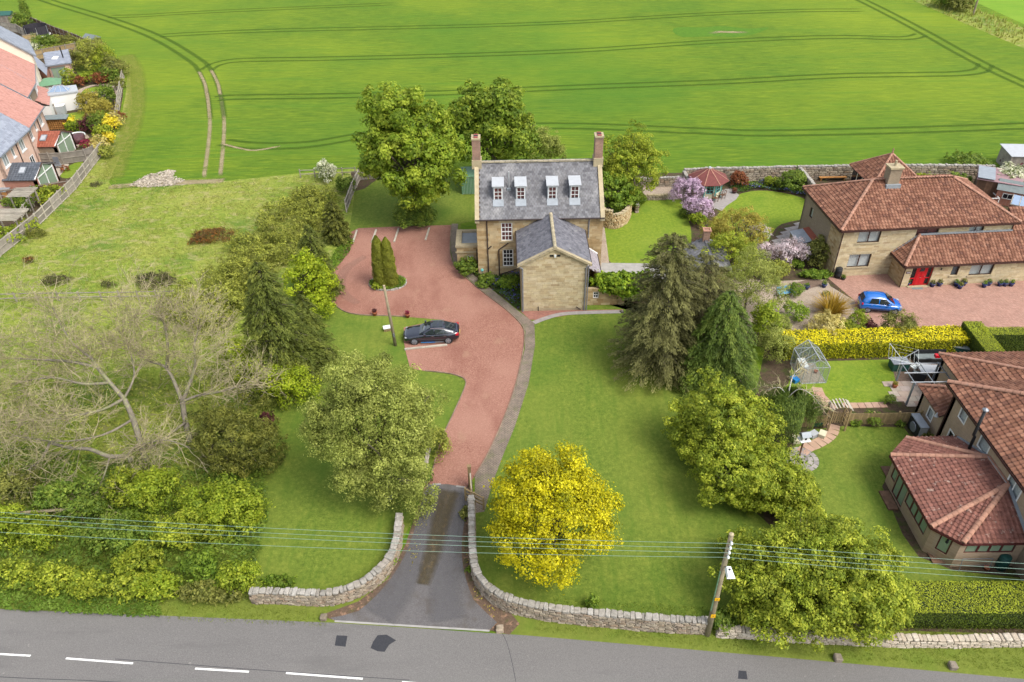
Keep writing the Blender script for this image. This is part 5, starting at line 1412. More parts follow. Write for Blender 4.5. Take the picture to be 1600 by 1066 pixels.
# ------------------------------------------------------------------ new estate on the left
sheet('estate_ground',gpoly([(-300,440),(0,400),(60,352),(110,302),(163,235),(185,192),(192,150),(193,118),(150,82),(110,62),(70,46),(40,30),(0,27),(-600,60)]),Mt['soil'],.008)
for pts in([(118,104),(150,100),(168,106),(165,118),(130,122)],[(122,147),(130,140),(150,136),(170,137),(178,143),(170,150),(125,151)],
            [(85,188),(100,179),(150,172),(172,176),(150,188),(95,194)],[(122,228),(135,218),(158,212),(160,222),(150,230)],[(94,276),(104,262),(122,253),(130,254),(112,277)],[(40,62),(60,58),(80,60),(75,68),(50,70)]):
    sheet('lawn',gpoly(pts,3),Mt['lawn_bright'],.014)
sheet('patio',gpoly([(80,262),(104,252),(108,258),(92,277),(84,277)]),Mt['slab'],.018)
sheet('patio',gpoly([(108,232),(118,206),(130,204),(140,215),(128,222),(120,232)]),Mt['gravel_tan'],.018)
sheet('patio',gpoly([(0,345),(0,318),(20,318),(30,322),(8,335),(2,345)]),Mt['slab'],.018)
ribbon('garden_path',smooth([G(121,148),G(128,140),G(150,133),G(172,134),G(184,141),G(184,150)],4),.9,Mt['gravel_tan'],.020)
sheet('patio',gpoly([(70,205),(72,186),(100,182),(105,196)]),Mt['gravel_tan'],.018)

def estate(label,P0,P1,ze,zr,roof,wall,wins,depth=9.0,oh=.3,gable_wall=None,pipes=(),cat='house'):
    P0,P1=Vector((*P0,0)),Vector((*P1,0))
    T=thing('estate_house',label,cat,tuple(P0),0,'new estate houses')
    d=(P1-P0).normalized();L=(P1-P0).length;inn=Vector((-d.y,d.x,0))
    f_=(Vector((0,0,0)),d,inn)
    mb=MB();wall_skin(mb,f_,L,0,ze,[w_[:4]for w_ in wins]);wall_skin(mb,(inn*depth,-inn,d),depth,0,ze,(),(depth/2,zr-.1));mb.build('wall',wall,T)
    mb=MB();wall_skin(mb,(d*L,inn,-d),depth,0,ze,(),(depth/2,zr-.1));wall_skin(mb,(d*L+inn*depth,-d,-inn),L,0,ze);mb.build('wall',gable_wall or wall,T)
    for w_ in wins:window(T,f_,*w_[:4],w_[4],1,Mt['white'],Mt['glass'],bw=.1,mull=.08,back=Mt['curtain']if rnd.random()<.4 else Mt['room'],inset=.0,sill=Mt['white'])
    m_=inn*(depth/2);k=(zr-ze)/(depth/2);up=lambda v,z:Vector((v.x,v.y,z))
    a0,a1=up(-inn*oh-d*.15,ze-k*oh),up(-inn*oh+d*(L+.15),ze-k*oh);r0_,r1_=up(m_-d*.15,zr),up(m_+d*(L+.15),zr)
    b0_,b1_=up(inn*(depth+oh)-d*.15,ze-k*oh),up(inn*(depth+oh)+d*(L+.15),ze-k*oh)
    kind,rel=('box',.02)if 'slate' in roof else('tile',.05)
    tile_roof(T,[a0,a1,r1_,r0_],'roof_tile',Mt[roof],Mt['roof_base'],(a0,a1),.34,.33,rel,limit=0,kind=kind)
    tile_roof(T,[b1_,b0_,r0_,r1_],'roof_tile',Mt[roof],Mt['roof_base'],(b1_,b0_),.34,.33,rel,limit=0,kind=kind)
    ridge_line(T,r0_+Z*.06,r1_+Z*.06,Mt['lead_dark']if 'slate' in roof else Mt[roof],r=.14,seg=.6)
    mb=MB()
    mb.bar(a0-Z*.06-inn*.06,a1-Z*.06-inn*.06,.12,.12)
    for s_ in(0,1):
        for(p,q)in((a0,r0_),(b0_,r0_))if s_==0 else((a1,r1_),(b1_,r1_)):mb.bar(p-Z*.08-d*(.02 if s_==0 else-.02),q-Z*.08-d*(.02 if s_==0 else-.02),.1,.2)
    mb.build('barge_board',Mt['lead_dark'],T)
    for a in pipes:pipe(T,[f_[1]*a-inn*.3+Z*(ze-.15),f_[1]*(a+.25)-inn*.07+Z*(ze-.6),f_[1]*(a+.25)-inn*.07+Z*.1],Mt['dark_pipe'],.06)
    return T,f_,d,inn,L

def lean_gable(T,P0,x0,x1,ys,ym,yn,ze,zr,roof,wall):
    """gabled garden extension running east from the facade, glazed gable end (world coordinates)"""
    o=T.location;v=lambda x,y,z:Vector((x-o.x,y-o.y,z))
    mb=MB();wall_skin(mb,(v(x0,ys,0),X,Y),x1-x0,0,ze);wall_skin(mb,(v(x1,yn,0),-X,-Y),x1-x0,0,ze)
    wall_skin(mb,(v(x1,ys,0),Y,-X),yn-ys,0,ze,[(.55,yn-ys-.55,.1,ze)]);mb.build('extension_wall',wall,T)
    oh=.15;zo=ze-.05
    for a,b,c,d_ in(((x0,ys-oh,zo),(x1+oh,ys-oh,zo),(x1+oh,ym,zr),(x0,ym,zr)),((x1+oh,yn+oh,zo),(x0,yn+oh,zo),(x0,ym,zr),(x1+oh,ym,zr))):
        q=[v(*p)for p in(a,b,c,d_)];tile_roof(T,q,'extension_tile',Mt[roof],Mt['roof_base'],(q[0],q[1]),.34,.3,.04,limit=0,kind='tile',slab_name='extension_roof')
    fr_=MB();xf=x1+.02
    fr_.bar(v(xf,ys-.05,ze-.02),v(xf,ym,zr-.1),.1,.14).bar(v(xf,yn+.05,ze-.02),v(xf,ym,zr-.1),.1,.14).bar(v(xf,ys+.55,.1),v(xf,ys+.55,ze+.1),.09).bar(v(xf,yn-.55,.1),v(xf,yn-.55,ze+.1),.09).bar(v(xf,ym,.1),v(xf,ym,zr-.15),.08).bar(v(xf,ys+.5,ze-.1),v(xf,yn-.5,ze-.1),.08)
    w_=fr_.build('glazed_gable',Mt['white'],T)
    gp=MB().add([v(x1-.03,ys+.5,.1),v(x1-.03,yn-.5,.1),v(x1-.03,yn-.5,ze),v(x1-.03,ym,zr-.15),v(x1-.03,ys+.5,ze)],[(0,1,2,3,4)]);gp.build('pane',Mt['glass_green'],w_)
    xm=(x0+x1)/2+.1;k=(zr-zo)/(ym-ys+oh);yv=(ys+ym)/2;zc=zo+k*(yv-ys+oh)+.12
    rw=MB().hexa([v(xm-.38,yv-.45,zc-k*.45-.05),v(xm+.38,yv-.45,zc-k*.45-.05),v(xm+.38,yv+.45,zc+k*.45-.05),v(xm-.38,yv+.45,zc+k*.45-.05),v(xm-.38,yv-.45,zc-k*.45+.03),v(xm+.38,yv-.45,zc-k*.45+.03),v(xm+.38,yv+.45,zc+k*.45+.03),v(xm-.38,yv+.45,zc+k*.45+.03)]).build('roof_window',Mt['lead_dark'],T)
    MB().quad(v(xm-.28,yv-.35,zc-k*.35+.045),v(xm+.28,yv-.35,zc-k*.35+.045),v(xm+.28,yv+.35,zc+k*.35+.045),v(xm-.28,yv+.35,zc+k*.35+.045)).build('pane',Mt['lamp_clear'],rw)

e5=lambda*p:tuple(G(*p,5.2))[:2]
T4=estate('slate roofed pink brick estate house, nearest with a dark tiled glazed extension',(-57.4,82.0),(-58.2,90.2),5.2,8.8,'slate_new',Mt['brick_estate'],
            [(.7,1.9,3.3,4.6,2),(3.1,3.7,3.5,4.6,1),(5.3,6.5,3.3,4.6,2),(6.3,7.4,1.0,2.2,2)],gable_wall=Mt['brick_gable'],pipes=(4.3,))[0]
lean_gable(T4,None,-57.9,-54.2,81.9,84.2,86.5,2.2,3.25,'slate_ext',Mt['brick_gable'])
T3=estate('red tiled pink brick estate house with rust tiled glazed extension',(-58.35,90.3),(-60.2,97.9),5.2,8.8,'tile_estate',Mt['brick_estate'],
            [(.5,1.5,3.3,4.6,2),(3.1,3.7,3.6,4.6,1),(5.4,6.6,3.3,4.6,2),(5.2,6.3,1.0,2.2,2)],pipes=(4.4,))[0]
lean_gable(T3,None,-60.2,-56.5,91.7,94.0,96.3,2.2,3.25,'tile_rust',Mt['brick_side'])
estate('red tiled brick estate house set back behind its neighbour, one upper window',tuple(G(38,149,5.2))[:2],tuple(G(50,128,5.2))[:2],5.2,9.0,'tile_estate',Mt['brick_side'],[(1.2,2.4,3.3,4.5,2)])
T2=estate('red tiled estate house with white rendered wall and flat roofed lantern extension',(-66.0,107.6),(-70.4,116.3),5.2,8.9,'tile_estate',Mt['render_white'],[(2.0,3.0,3.3,4.5,1),(5.5,6.5,3.3,4.5,1)])[0]
T1=estate('slate roofed estate house with cream rendered gable, farthest of the terrace',(-69.9,116.6),(-75.0,124.6),6.4,10.4,'slate_new',Mt['render_cream'],[(2.0,3.0,4.0,5.2,1)])[0]
# lantern extension and small tiled link on the white house
o=T2.location;w3=lambda p:Vector((p.x-o.x,p.y-o.y,p.z))
q=[w3(G(*p,2.5))for p in((76,150),(121,143),(118,134),(78,138))]
MB().prism([(p.x,p.y)for p in q],0,2.38).build('extension_wall',Mt['render_white'],T2)
cq=sum(q,Vector())/4;q2=[cq+(p-cq)*1.06 for p in q]
MB().prism([(p.x,p.y)for p in q2],2.385,2.6).build('flat_roof',Mt['light_grey'],T2)
c=w3(G(95,142,2.6));lw=[c+Vector(v_)for v_ in((-1.5,-1.0,0),(1.3,-.5,0),(1.0,1.0,0),(-1.8,.5,0))]
rl=(c+Vector((-.7,-.15,.75)),c+Vector((.45,.1,.75)))
lt=MB().quad(lw[0],lw[1],rl[1],rl[0]).quad(lw[1],lw[2],rl[1]).quad(lw[2],lw[3],rl[0],rl[1]).quad(lw[3],lw[0],rl[0]).build('roof_lantern',Mt['glass_sky'],T2)
lb=MB();[lb.bar(a+Z*.02,b+Z*.02,.09)for a,b in((lw[0],lw[1]),(lw[1],lw[2]),(lw[2],lw[3]),(lw[3],lw[0]),(lw[0],rl[0]),(lw[1],rl[1]),(lw[2],rl[1]),(lw[3],rl[0]),(rl[0],rl[1]))]
for t in(.33,.66):lb.bar(lw[0].lerp(lw[1],t)+Z*.02,rl[0].lerp(rl[1],t)+Z*.02,.05)
lb.build('glazing_bar',Mt['light_grey'],lt)
q=[w3(G(*p,h))for p,h in(((55,160),3.0),((77,165),2.4),((79,141),2.4),((58,136),3.0))]
MB().prism([(p.x,p.y)for p in q],0,2.3).build('link_wall',Mt['render_white'],T2)
ql=[Vector((q[i].x,q[i].y,2.4 if i in(1,2)else 3.2))for i in(1,2,3,0)]
tile_roof(T2,ql,'link_tile',Mt['tile_estate'],Mt['roof_base'],(ql[0],ql[1]),.34,.33,.05,limit=0,slab_name='link_roof')
# garden room with bifold doors
GR=thing('garden_extension','single storey brick extension with grey roof, bifold glass doors and black stove pipe','extension',tuple(G(74,118)),0)
o2=GR.location;w4=lambda p:Vector((p.x-o2.x,p.y-o2.y,p.z))
q=[w4(G(*p,2.8))for p in((74,103),(109,98),(104,84),(58,90))]
cq=sum(q,Vector())/4;d=(q[1]-q[0]);d.z=0;L=d.length;d.normalize();inn=Vector((-d.y,d.x,0));a=Vector((q[0].x,q[0].y,0))
mb=MB();wall_skin(mb,(a,d,inn),L,0,2.75,[(.3,L-.9,.05,2.4)]);wall_skin(mb,(a+d*L,inn,-d),5.5,0,2.75);wall_skin(mb,(a+inn*5.5,-inn,d),5.5,0,2.75);wall_skin(mb,(a+d*L+inn*5.5,-d,-inn),L,0,2.75)
mb.build('wall',Mt['brick_estate'],GR)
window(GR,(a,d,inn),.3,L-.9,.05,2.4,3,1,Mt['lead_dark'],Mt['glass_green'],bw=.09,mull=.1,inset=.05,name='bifold_door')
rf=[a-inn*.25-d*.25,a-inn*.25+d*(L+.25),a+inn*5.7+d*(L+.25),a+inn*5.7-d*.25]
rf=[Vector((p.x,p.y,2.85 if i<2 else 3.3))for i,p in enumerate(rf)]
tile_roof(GR,rf,'roof_slate',Mt['slate_new'],Mt['lead_dark'],(rf[0],rf[1]),.4,.35,.02,limit=0,kind='box',slab_name='roof',th=.16)
p=a+d*(L*.42)+inn*2.6;MB().hexa([p+Vector(v_)for v_ in((-.4,-.45,3.02),(.4,-.4,3.02),(.4,.4,3.16),(-.4,.4,3.16),(-.4,-.45,3.14),(.4,-.4,3.14),(.4,.4,3.28),(-.4,.4,3.28))]).build('roof_window',Mt['white'],GR)
p=a+d*(L*.78)+inn*2.4;MB().tube([p+Z*3.0,p+Z*4.7],.1,8).build('stove_pipe',Mt['black_plastic'],GR)
q=[w4(G(*p,2.6))for p in((58,108),(73,118),(74,104),(53,90))]
MB().prism([(p.x,p.y)for p in q],0,2.5).build('link_wall',Mt['brick_gable'],GR)
MB().slab([Vector((p.x,p.y,z_))for p,z_ in zip(q,(3.2,2.6,2.6,3.2))],.12).build('link_roof',Mt['slate_new'],GR)
# summer house with green roof
b=G(84,150);SH=thing('summerhouse','cream summerhouse with green felt roof among the estate gardens','summerhouse',tuple(b),R(25))
MB().box(-1.4,1.4,-1.2,1.2,0,2.0).build('wall',Mt['cream_paint'],SH)
MB().add([(-1.7,-1.5,2.0),(1.7,-1.5,2.0),(1.7,1.5,2.0),(-1.7,1.5,2.0),(-.4,0,2.75),(.4,0,2.75)],[(0,1,5,4),(1,2,5),(2,3,4,5),(3,0,4),(3,2,1,0)]).build('roof',Mt['green_paint'],SH)
for x0_ in(-1.2,-.1,.45):window(SH,(Vector((x0_,-1.2,0)),X,Y),0,.5 if x0_>-1 else .7,.5,1.8,2,3,Mt['cream_paint'],Mt['glass_dark'],bw=.05,bar=.03,inset=-.04)

# ------------------------------------------------------------------ panel fences
def panel_fence(name,label,pts,h,mat_p,mat_w,bay_=1.9,group=None,rails=3,face=1,boards=False,cat='fence'):
    T=thing(name,label,cat,(pts[0][0],pts[0][1],0),0,group);o=Vector((pts[0][0],pts[0][1],0))
    P_=[Vector((p[0],p[1],0))-o for p in pts]
    for a,b in zip(P_[:-1],P_[1:]):
        L=(b-a).length;n=max(1,round(L/bay_));d=(b-a)/n;u=d.normalized();nn=Vector((u.y,-u.x,0))*face
        for i in range(n+(b is P_[-1])):
            p=a+d*i;hh=h+rnd.uniform(-.03,.05)
            MB().bar(p+nn*.05,p+nn*.05+Z*(hh+.06),.11,.11,up=u).build('post',mat_w,T)
            if i==n:continue
            q=a+d*(i+1)
            if boards:
                k=max(3,int(d.length/.145))
                for j in range(k):
                    c=p+d*((j+.5)/k);o_=bpy.data.objects.new('board',piece_mesh('box',0,mat_p));col.objects.link(o_);o_.parent=T
                    o_.matrix_basis=TRS(c+Z*(h/2+rnd.uniform(-.02,.02)),math.atan2(u.y,u.x),(d.length/k*.88,.02,h-.06))
            else:
                MB().bar(p+u*.05+Z*h/2,q-u*.05+Z*h/2,.03,h-.1).build('panel',mat_p,T)
            m_=MB()
            for r_ in range(rails):
                z=.12+(h-.24)*r_/(rails-1);m_.bar(p+nn*.04+Z*z,q+nn*.04+Z*z,.05,.08)
            m_.build('rail',mat_w,T)
    return T
panel_fence('panel_fence','long weathered grey panel fence between the estate gardens and the pasture',[G(-60,446),G(0,402),G(60,354),G(118,297),G(165,236)],1.55,Mt['wood_grey'],Mt['wood_pale'])
panel_fence('panel_fence','leaning grey picket fence section at the field corner beside the shrubs',[G(184,192),G(187,165),G(190,145),G(194,122)],1.5,Mt['wood_grey'],Mt['wood_pale'],boards=False)
panel_fence('panel_fence','grey fence between the two glazed extensions with a mirror hung on it',[G(62,258),G(100,257),G(136,252),G(150,246)],1.6,Mt['wood_grey'],Mt['wood_grey'],face=1)
panel_fence('panel_fence','brown fence behind the shrubs below the dark tiled extension',[G(-20,318),G(30,313),G(80,305),G(112,300)],1.5,Mt['wood_brown'],Mt['wood_grey'])
panel_fence('panel_fence','dark fence stub beside the grey storage box',[G(64,178),G(90,180)],1.6,Mt['wood_grey'],Mt['wood_grey'])
panel_fence('panel_fence','brown fence behind the yellow flowering bush below the trampoline',[G(50,96),G(90,88),G(122,82),G(146,82)],1.7,Mt['wood_tan'],Mt['wood_grey'])
panel_fence('panel_fence','brown garden fence immediately in front of the trampoline lawn',[G(40,70),G(62,66)],1.7,Mt['wood_tan'],Mt['wood_grey'])
panel_fence('panel_fence','far boundary fence of the estate against the crop behind the trampoline',[G(-40,34),G(0,33),G(38,36),G(62,45),G(90,57),G(125,70),G(152,84)],1.8,Mt['wood_brown'],Mt['wood_grey'])
panel_fence('panel_fence','pale fence left of the trampoline beside the far garden seat',[G(-20,46),G(5,48),G(30,52),G(46,62)],1.7,Mt['wood_pale'],Mt['wood_grey'])
panel_fence('panel_fence','grey fence behind the oval lawn between hedge and shrubs',[G(128,164),G(150,160),G(168,158)],1.6,Mt['wood_grey'],Mt['wood_grey'])
panel_fence('garden_fence','grey timber fence along the left edge of the farmhouse back lawn',[G(541,332),G(551,305),G(562,282)],1.5,Mt['wood_grey'],Mt['wood_pale'])
panel_fence('garden_fence','grey board fence at the top left corner of the farmhouse lawn behind the sycamore',[G(562,282),G(596,279),G(640,276)],1.5,Mt['wood_grey'],Mt['wood_grey'],boards=True)

# post and rail fences
def rail_fence(label,pts,h,n_rail,mat,gap=1.8):
    T=thing('post_and_rail_fence',label,'fence',(pts[0][0],pts[0][1],0));o=Vector((pts[0][0],pts[0][1],0));P_=[Vector((p[0],p[1],0))-o for p in pts]
    for a,b in zip(P_[:-1],P_[1:]):
        n=max(1,round((b-a).length/gap));d=(b-a)/n
        for i in range(n+(b is P_[-1])):
            p=a+d*i;MB().bar(p,p+Z*(h+.1),.11,.11).build('post',mat,T)
            if i<n:
                for r_ in range(n_rail):
                    z=h*(r_+1)/n_rail-.05;MB().bar(p+Z*(z+rnd.uniform(-.02,.02)),p+d+Z*(z+rnd.uniform(-.02,.02)),.05,.09).build('rail',mat,T)
    return T
rail_fence('weathered post and rail fence crossing the pasture behind the bare trees',[G(-40,474),G(60,471),G(160,470),G(275,468)],.95,2,Mt['wood_grey'])
rail_fence('short post and rail fence behind the white flowering shrub at the field edge',[G(470,278),G(515,276),G(556,274)],1.0,2,Mt['wood_grey'])
# ------------------------------------------------------------------ stone garden walls
wl=smooth([G(395,940),G(430,940),G(480,942),G(520,942),G(560,930),G(590,910),G(612,885),G(622,855),G(626,822)],4)
dry_wall('stone_wall','curved dry stone wall left of the drive mouth, rising towards the birch',wl,1.1,.45,Mt['rubble'],Mt['rubble_core'],Mt['coping'],(.32,.12),seed=2)
wr=smooth([G(737,792),G(738,830),G(739,870),G(744,905),G(760,930),G(788,950),G(830,962),G(880,970),G(950,977),G(1030,984),G(1102,988)],4)
dry_wall('stone_wall','long curved dry stone wall right of the drive, running to the lamp pole',wr,1.2,.42,Mt['rubble'],Mt['rubble_core'],Mt['coping'],(.32,.12),seed=3)
wr2=[G(1120,991),G(1250,1000),G(1380,1006),G(1480,1008),G(1600,1006),G(1720,1002)]
dry_wall('stone_wall','low stone wall in front of the clipped hedge at the bottom right',wr2,.7,.45,Mt['rubble_pale'],Mt['rubble_core'],Mt['rubble_pale'],(.34,.11),seed=4)
HW=1.75
dry_wall('garden_wall','tall stone garden wall with white capping behind the red roofed summerhouse',[G(1066,286),G(1100,284),G(1160,283),G(1240,281)],HW,.4,Mt['rubble'],Mt['rubble_core'],Mt['coping'],(.5,.25),seed=5)
dry_wall('garden_wall','tall stone wall section behind the statue and hipped roof garden room',[G(1242,281),G(1290,280),G(1345,279),G(1400,279),G(1480,279),G(1545,280)],HW,.4,Mt['rubble'],Mt['rubble_core'],Mt['coping'],(.5,.25),seed=6)
dry_wall('garden_wall','short stone wall left of the summerhouse at right angles to the field',[G(1066,288),G(1074,303),G(1082,318)],HW,.4,Mt['rubble'],Mt['rubble_core'],Mt['coping'],(.45,.22),seed=7)
dry_wall('garden_wall','stone wall with pale capping between the round lawn and the statue terrace',[G(1246,284),G(1262,303),G(1278,326)],HW,.4,Mt['rubble'],Mt['rubble_core'],Mt['coping'],(.45,.22),seed=8)
dry_wall('garden_wall','lower stone wall at the field edge behind the gravel terrace',[G(985,292),G(1010,292),G(1064,290)],1.15,.4,Mt['rubble'],Mt['rubble_core'],Mt['coping'],(.45,.22),seed=9)
dry_wall('terrace_wall','knee high stone wall between the gravel terrace and the back lawn',[G(985,313),G(1000,313),G(1040,312)],.7,.35,Mt['rubble'],Mt['rubble_core'],Mt['stone_trim'],(.35,.18),seed=10)
dry_wall('curved_wall','round rubble stone wall curving out from the right side of the farmhouse',smooth([G(940,352),G(950,356),G(962,357),G(973,352),G(981,343),G(984,330),G(982,320)],4),lambda s:2.1 if s<1.4 else 1.7,.38,Mt['sandstone'],Mt['rubble_core'],Mt['stone_trim'],(.34,.17),seed=11)
dry_wall('terrace_wall','stub stone wall end beside the path by the round wall',[G(995,333),G(990,316)],1.0,.4,Mt['rubble'],Mt['rubble_core'],Mt['coping'],(.34,.18),seed=13)

# ------------------------------------------------------------------ poles and wires
pb=G(1105,992)
PL=thing('utility_pole','wooden utility pole with street lamp beside the stone wall by the road','utility pole',tuple(pb),0)
PH=8.6
MB().tube([(0,0,-.2),(0,0,3),(0,0,PH)],[.17,.155,.12],12).build('shaft',Mt['pole_wood'],PL,smooth_=True)
MB().lathe([(.13,0),(.12,.05),(.02,.1)],(0,0,PH),10).build('cap',Mt['stone_trim'],PL)
for k in range(4):
    z=PH-.35-.36*k
    b_=MB().box(-.05,.05,-.22,-.1,z-.04,z+.04).build('insulator_bracket',Mt['steel_grey'],PL)
    MB().lathe([(.05,-.08),(.075,-.03),(.05,0),(.075,.04),(.04,.09)],(0,-.26,z),8).build('insulator',Mt['white_plastic'],b_)
MB().tube([(0,-.15,6.25),(.03,-.3,6.5),(.08,-.45,6.55)],.035,6).build('lamp_bracket',Mt['steel_grey'],PL)
lh=MB().hexa([(-.15,-1.05,6.5),(.29,-1.05,6.5),(.25,-.42,6.46),(-.11,-.42,6.46),(-.09,-.98,6.62),(.23,-.98,6.62),(.18,-.42,6.66),(-.04,-.42,6.66)]).build('lamp_head',Mt['white_plastic'],PL)
MB().lathe([(.05,0),(.05,.05)],(.07,-.62,6.65),8).build('photocell',Mt['black_plastic'],lh)
for z,s_ in((2.05,.13),(3.55,.11)): 
    pt=MB().box(-.13,.13,-.2,-.175,z-s_,z+s_).build('yellow_sign',Mt['yellow_sign'],PL)
    MB().add([(-.05,-.204,z-.07),(.03,-.204,z-.01),(-.01,-.204,z),(.05,-.204,z+.07),(-.03,-.204,z+.01),(.01,-.204,z)],[(0,1,2),(3,4,5)]).build('hazard_mark',Mt['black_plastic'],pt)
MB().tube([(-.16,-.1,2.4),(-.16,-.1,5.8)],.03,6).build('cable_guard',Mt['green_paint'],PL)
# lines: local pole positions continue left and right out of frame
def wire(label,a,b,sag,mat,r=.012,n=24):
    o=Vector((a[0],a[1],0));pts=[]
    for i in range(n+1):
        t=i/n;p=Vector(a).lerp(Vector(b),t);p.z-=sag*4*t*(1-t);pts.append(p-o)
    return tag(MB().tube(pts,r,4).build('overhead_wire',mat,None,loc=tuple(o)),label,'overhead wire','overhead wires along the road')
wl_names=['topmost','second','third','lowest']
left_px=[(-60,792),(-60,800),(-60,807),(-60,824)]
for k in range(4):
    z=PH-.35-.36*k;a=Vector((pb.x,pb.y-.26,z))
    end=G(left_px[k][0],left_px[k][1],z+.3)
    e2=Vector((pb.x-46,end.y+(pb.x-46-end.x)*(a.y-end.y)/(a.x-end.x),z+.4))
    wire(wl_names[k]+' green overhead wire running left from the lamp pole over the drive',tuple(a),tuple(e2),.55,Mt['wire'])
    wire(wl_names[k]+' overhead wire running right from the lamp pole past the brick house',tuple(a),(pb.x+32,pb.y-2.9-.1*k,z+.1),.45,Mt['wire'],.011)
p0=G(618,540);tp=G(600,447,7.2)
LP=thing('leaning_pole','slender leaning wooden pole standing in the lawn beside the black car','pole',tuple(p0),0)
tp=G(600,447,6.0)
MB().tube([(0,0,-.2),((tp.x-p0.x)/2,(tp.y-p0.y)/2,3.0),(tp.x-p0.x,tp.y-p0.y,6.0)],[.14,.12,.10],10).build('shaft',Mt['pole_wood'],LP,smooth_=True)
MB().lathe([(.11,0),(.1,.05)],(tp.x-p0.x,tp.y-p0.y,6.0),8).build('cap',Mt['stone_trim'],LP)
MB().box(-.06,.06,-.16,-.12,1.0,1.35).build('metal_plate',Mt['steel_grey'],LP)
fp=G(1520,24);FP=thing('utility_pole','distant thin pole standing in the far field margin','utility pole',tuple(fp),0,None)
MB().tube([(0,0,0),(0,0,8)],[.2,.16],8).build('shaft',Mt['pole_wood'],FP);MB().bar((-.7,0,7.6),(.7,0,7.6),.12).build('crossarm',Mt['pole_wood'],FP)

# ------------------------------------------------------------------ gates at the drive
gp0,gp1=G(664,752),G(674,700)
d=(gp1-gp0);L=d.length;u=d.normalized()
GL=thing('field_gate','pale weathered wooden gate standing open beside the birch tree','gate',tuple(gp0),math.atan2(u.y,u.x))
for z in(.25,.5,.75,1.0,1.3):MB().box(.05,L,-.02,.02,z-.045,z+.045).build('rail',Mt['wood_pale'],GL)
for x in(.1,L/2,L-.05):MB().box(x-.05,x+.05,-.055,-.021,.15,1.4).build('stile',Mt['wood_pale'],GL)
MB().bar((.1,-.045,.25),(L-.1,-.045,1.25),.06).build('brace',Mt['wood_pale'],GL)
MB().box(-.16,.02,-.1,.1,0,1.7).box(-.18,.04,-.12,.12,1.7,1.78).build('gate_post',Mt['wood_pale'],GL)
gp0,gp1=G(737,786),G(735,762)
d=(gp1-gp0);L=d.length;u=d.normalized()
GRt=thing('field_gate','short open wooden gate with diagonal brace at the head of the right wall','gate',tuple(gp0),math.atan2(u.y,u.x))
for z in(.3,.6,.95,1.25):MB().box(0,L,-.02,.02,z-.04,z+.04).build('rail',Mt['wood_tan'],GRt)
for x in(.04,L):MB().box(x-.05,x+.05,-.055,-.021,.1,1.35).build('stile',Mt['wood_tan'],GRt)
MB().bar((0,-.05,.2),(L,-.05,1.4),.08).build('brace',Mt['wood_pale'],GRt)
MB().box(L+.02,L+.24,-.11,.11,0,1.9).box(L,L+.26,-.13,.13,1.9,1.96).build('gate_post',Mt['wood_tan'],GRt)
s0,s1=G(728,782),G(756,796)
FS=thing('post_and_rail_fence','short timber rail fence hugging the end of the right drive wall','fence',tuple(s0))
dd_=s1-s0
for t in(0,.5,1):MB().box(dd_.x*t-.06,dd_.x*t+.06,dd_.y*t-.06,dd_.y*t+.06,0,1.2).build('post',Mt['wood_tan'],FS)
for z in(.4,.75,1.1):MB().bar(Vector((0,0,z)),dd_+Z*z,.05,.1).build('rail',Mt['wood_tan'],FS)

# parking bay timbers laid on the gravel
for k,(a,b,nm)in enumerate([((551,382),(558,361),'leftmost pale timber bay divider along the top edge of the red gravel'),((581,380),(588,360),'second timber bay divider from the left, behind the twin columnar conifers'),
                 ((616,379),(623,358),'third timber bay divider from the left on the red gravel'),((665,376),(671,357),'rightmost timber bay divider on the red gravel beside the sycamore'),((632,547),(699,540),'long pale timber lying on the gravel beside the black car')]):
    A,B2=G(*a),G(*b);v_=B2-A
    n=2
    T=thing('timber_sleeper',nm,'timber',tuple(A),math.atan2(v_.y,v_.x),'bay dividers on the red gravel');Lk=v_.length
    for i in range(n):MB().box(Lk*i/n+.01,Lk*(i+1)/n-.01,-.09,.09,.026,.14).build('sleeper',Mt['wood_pale'],T)

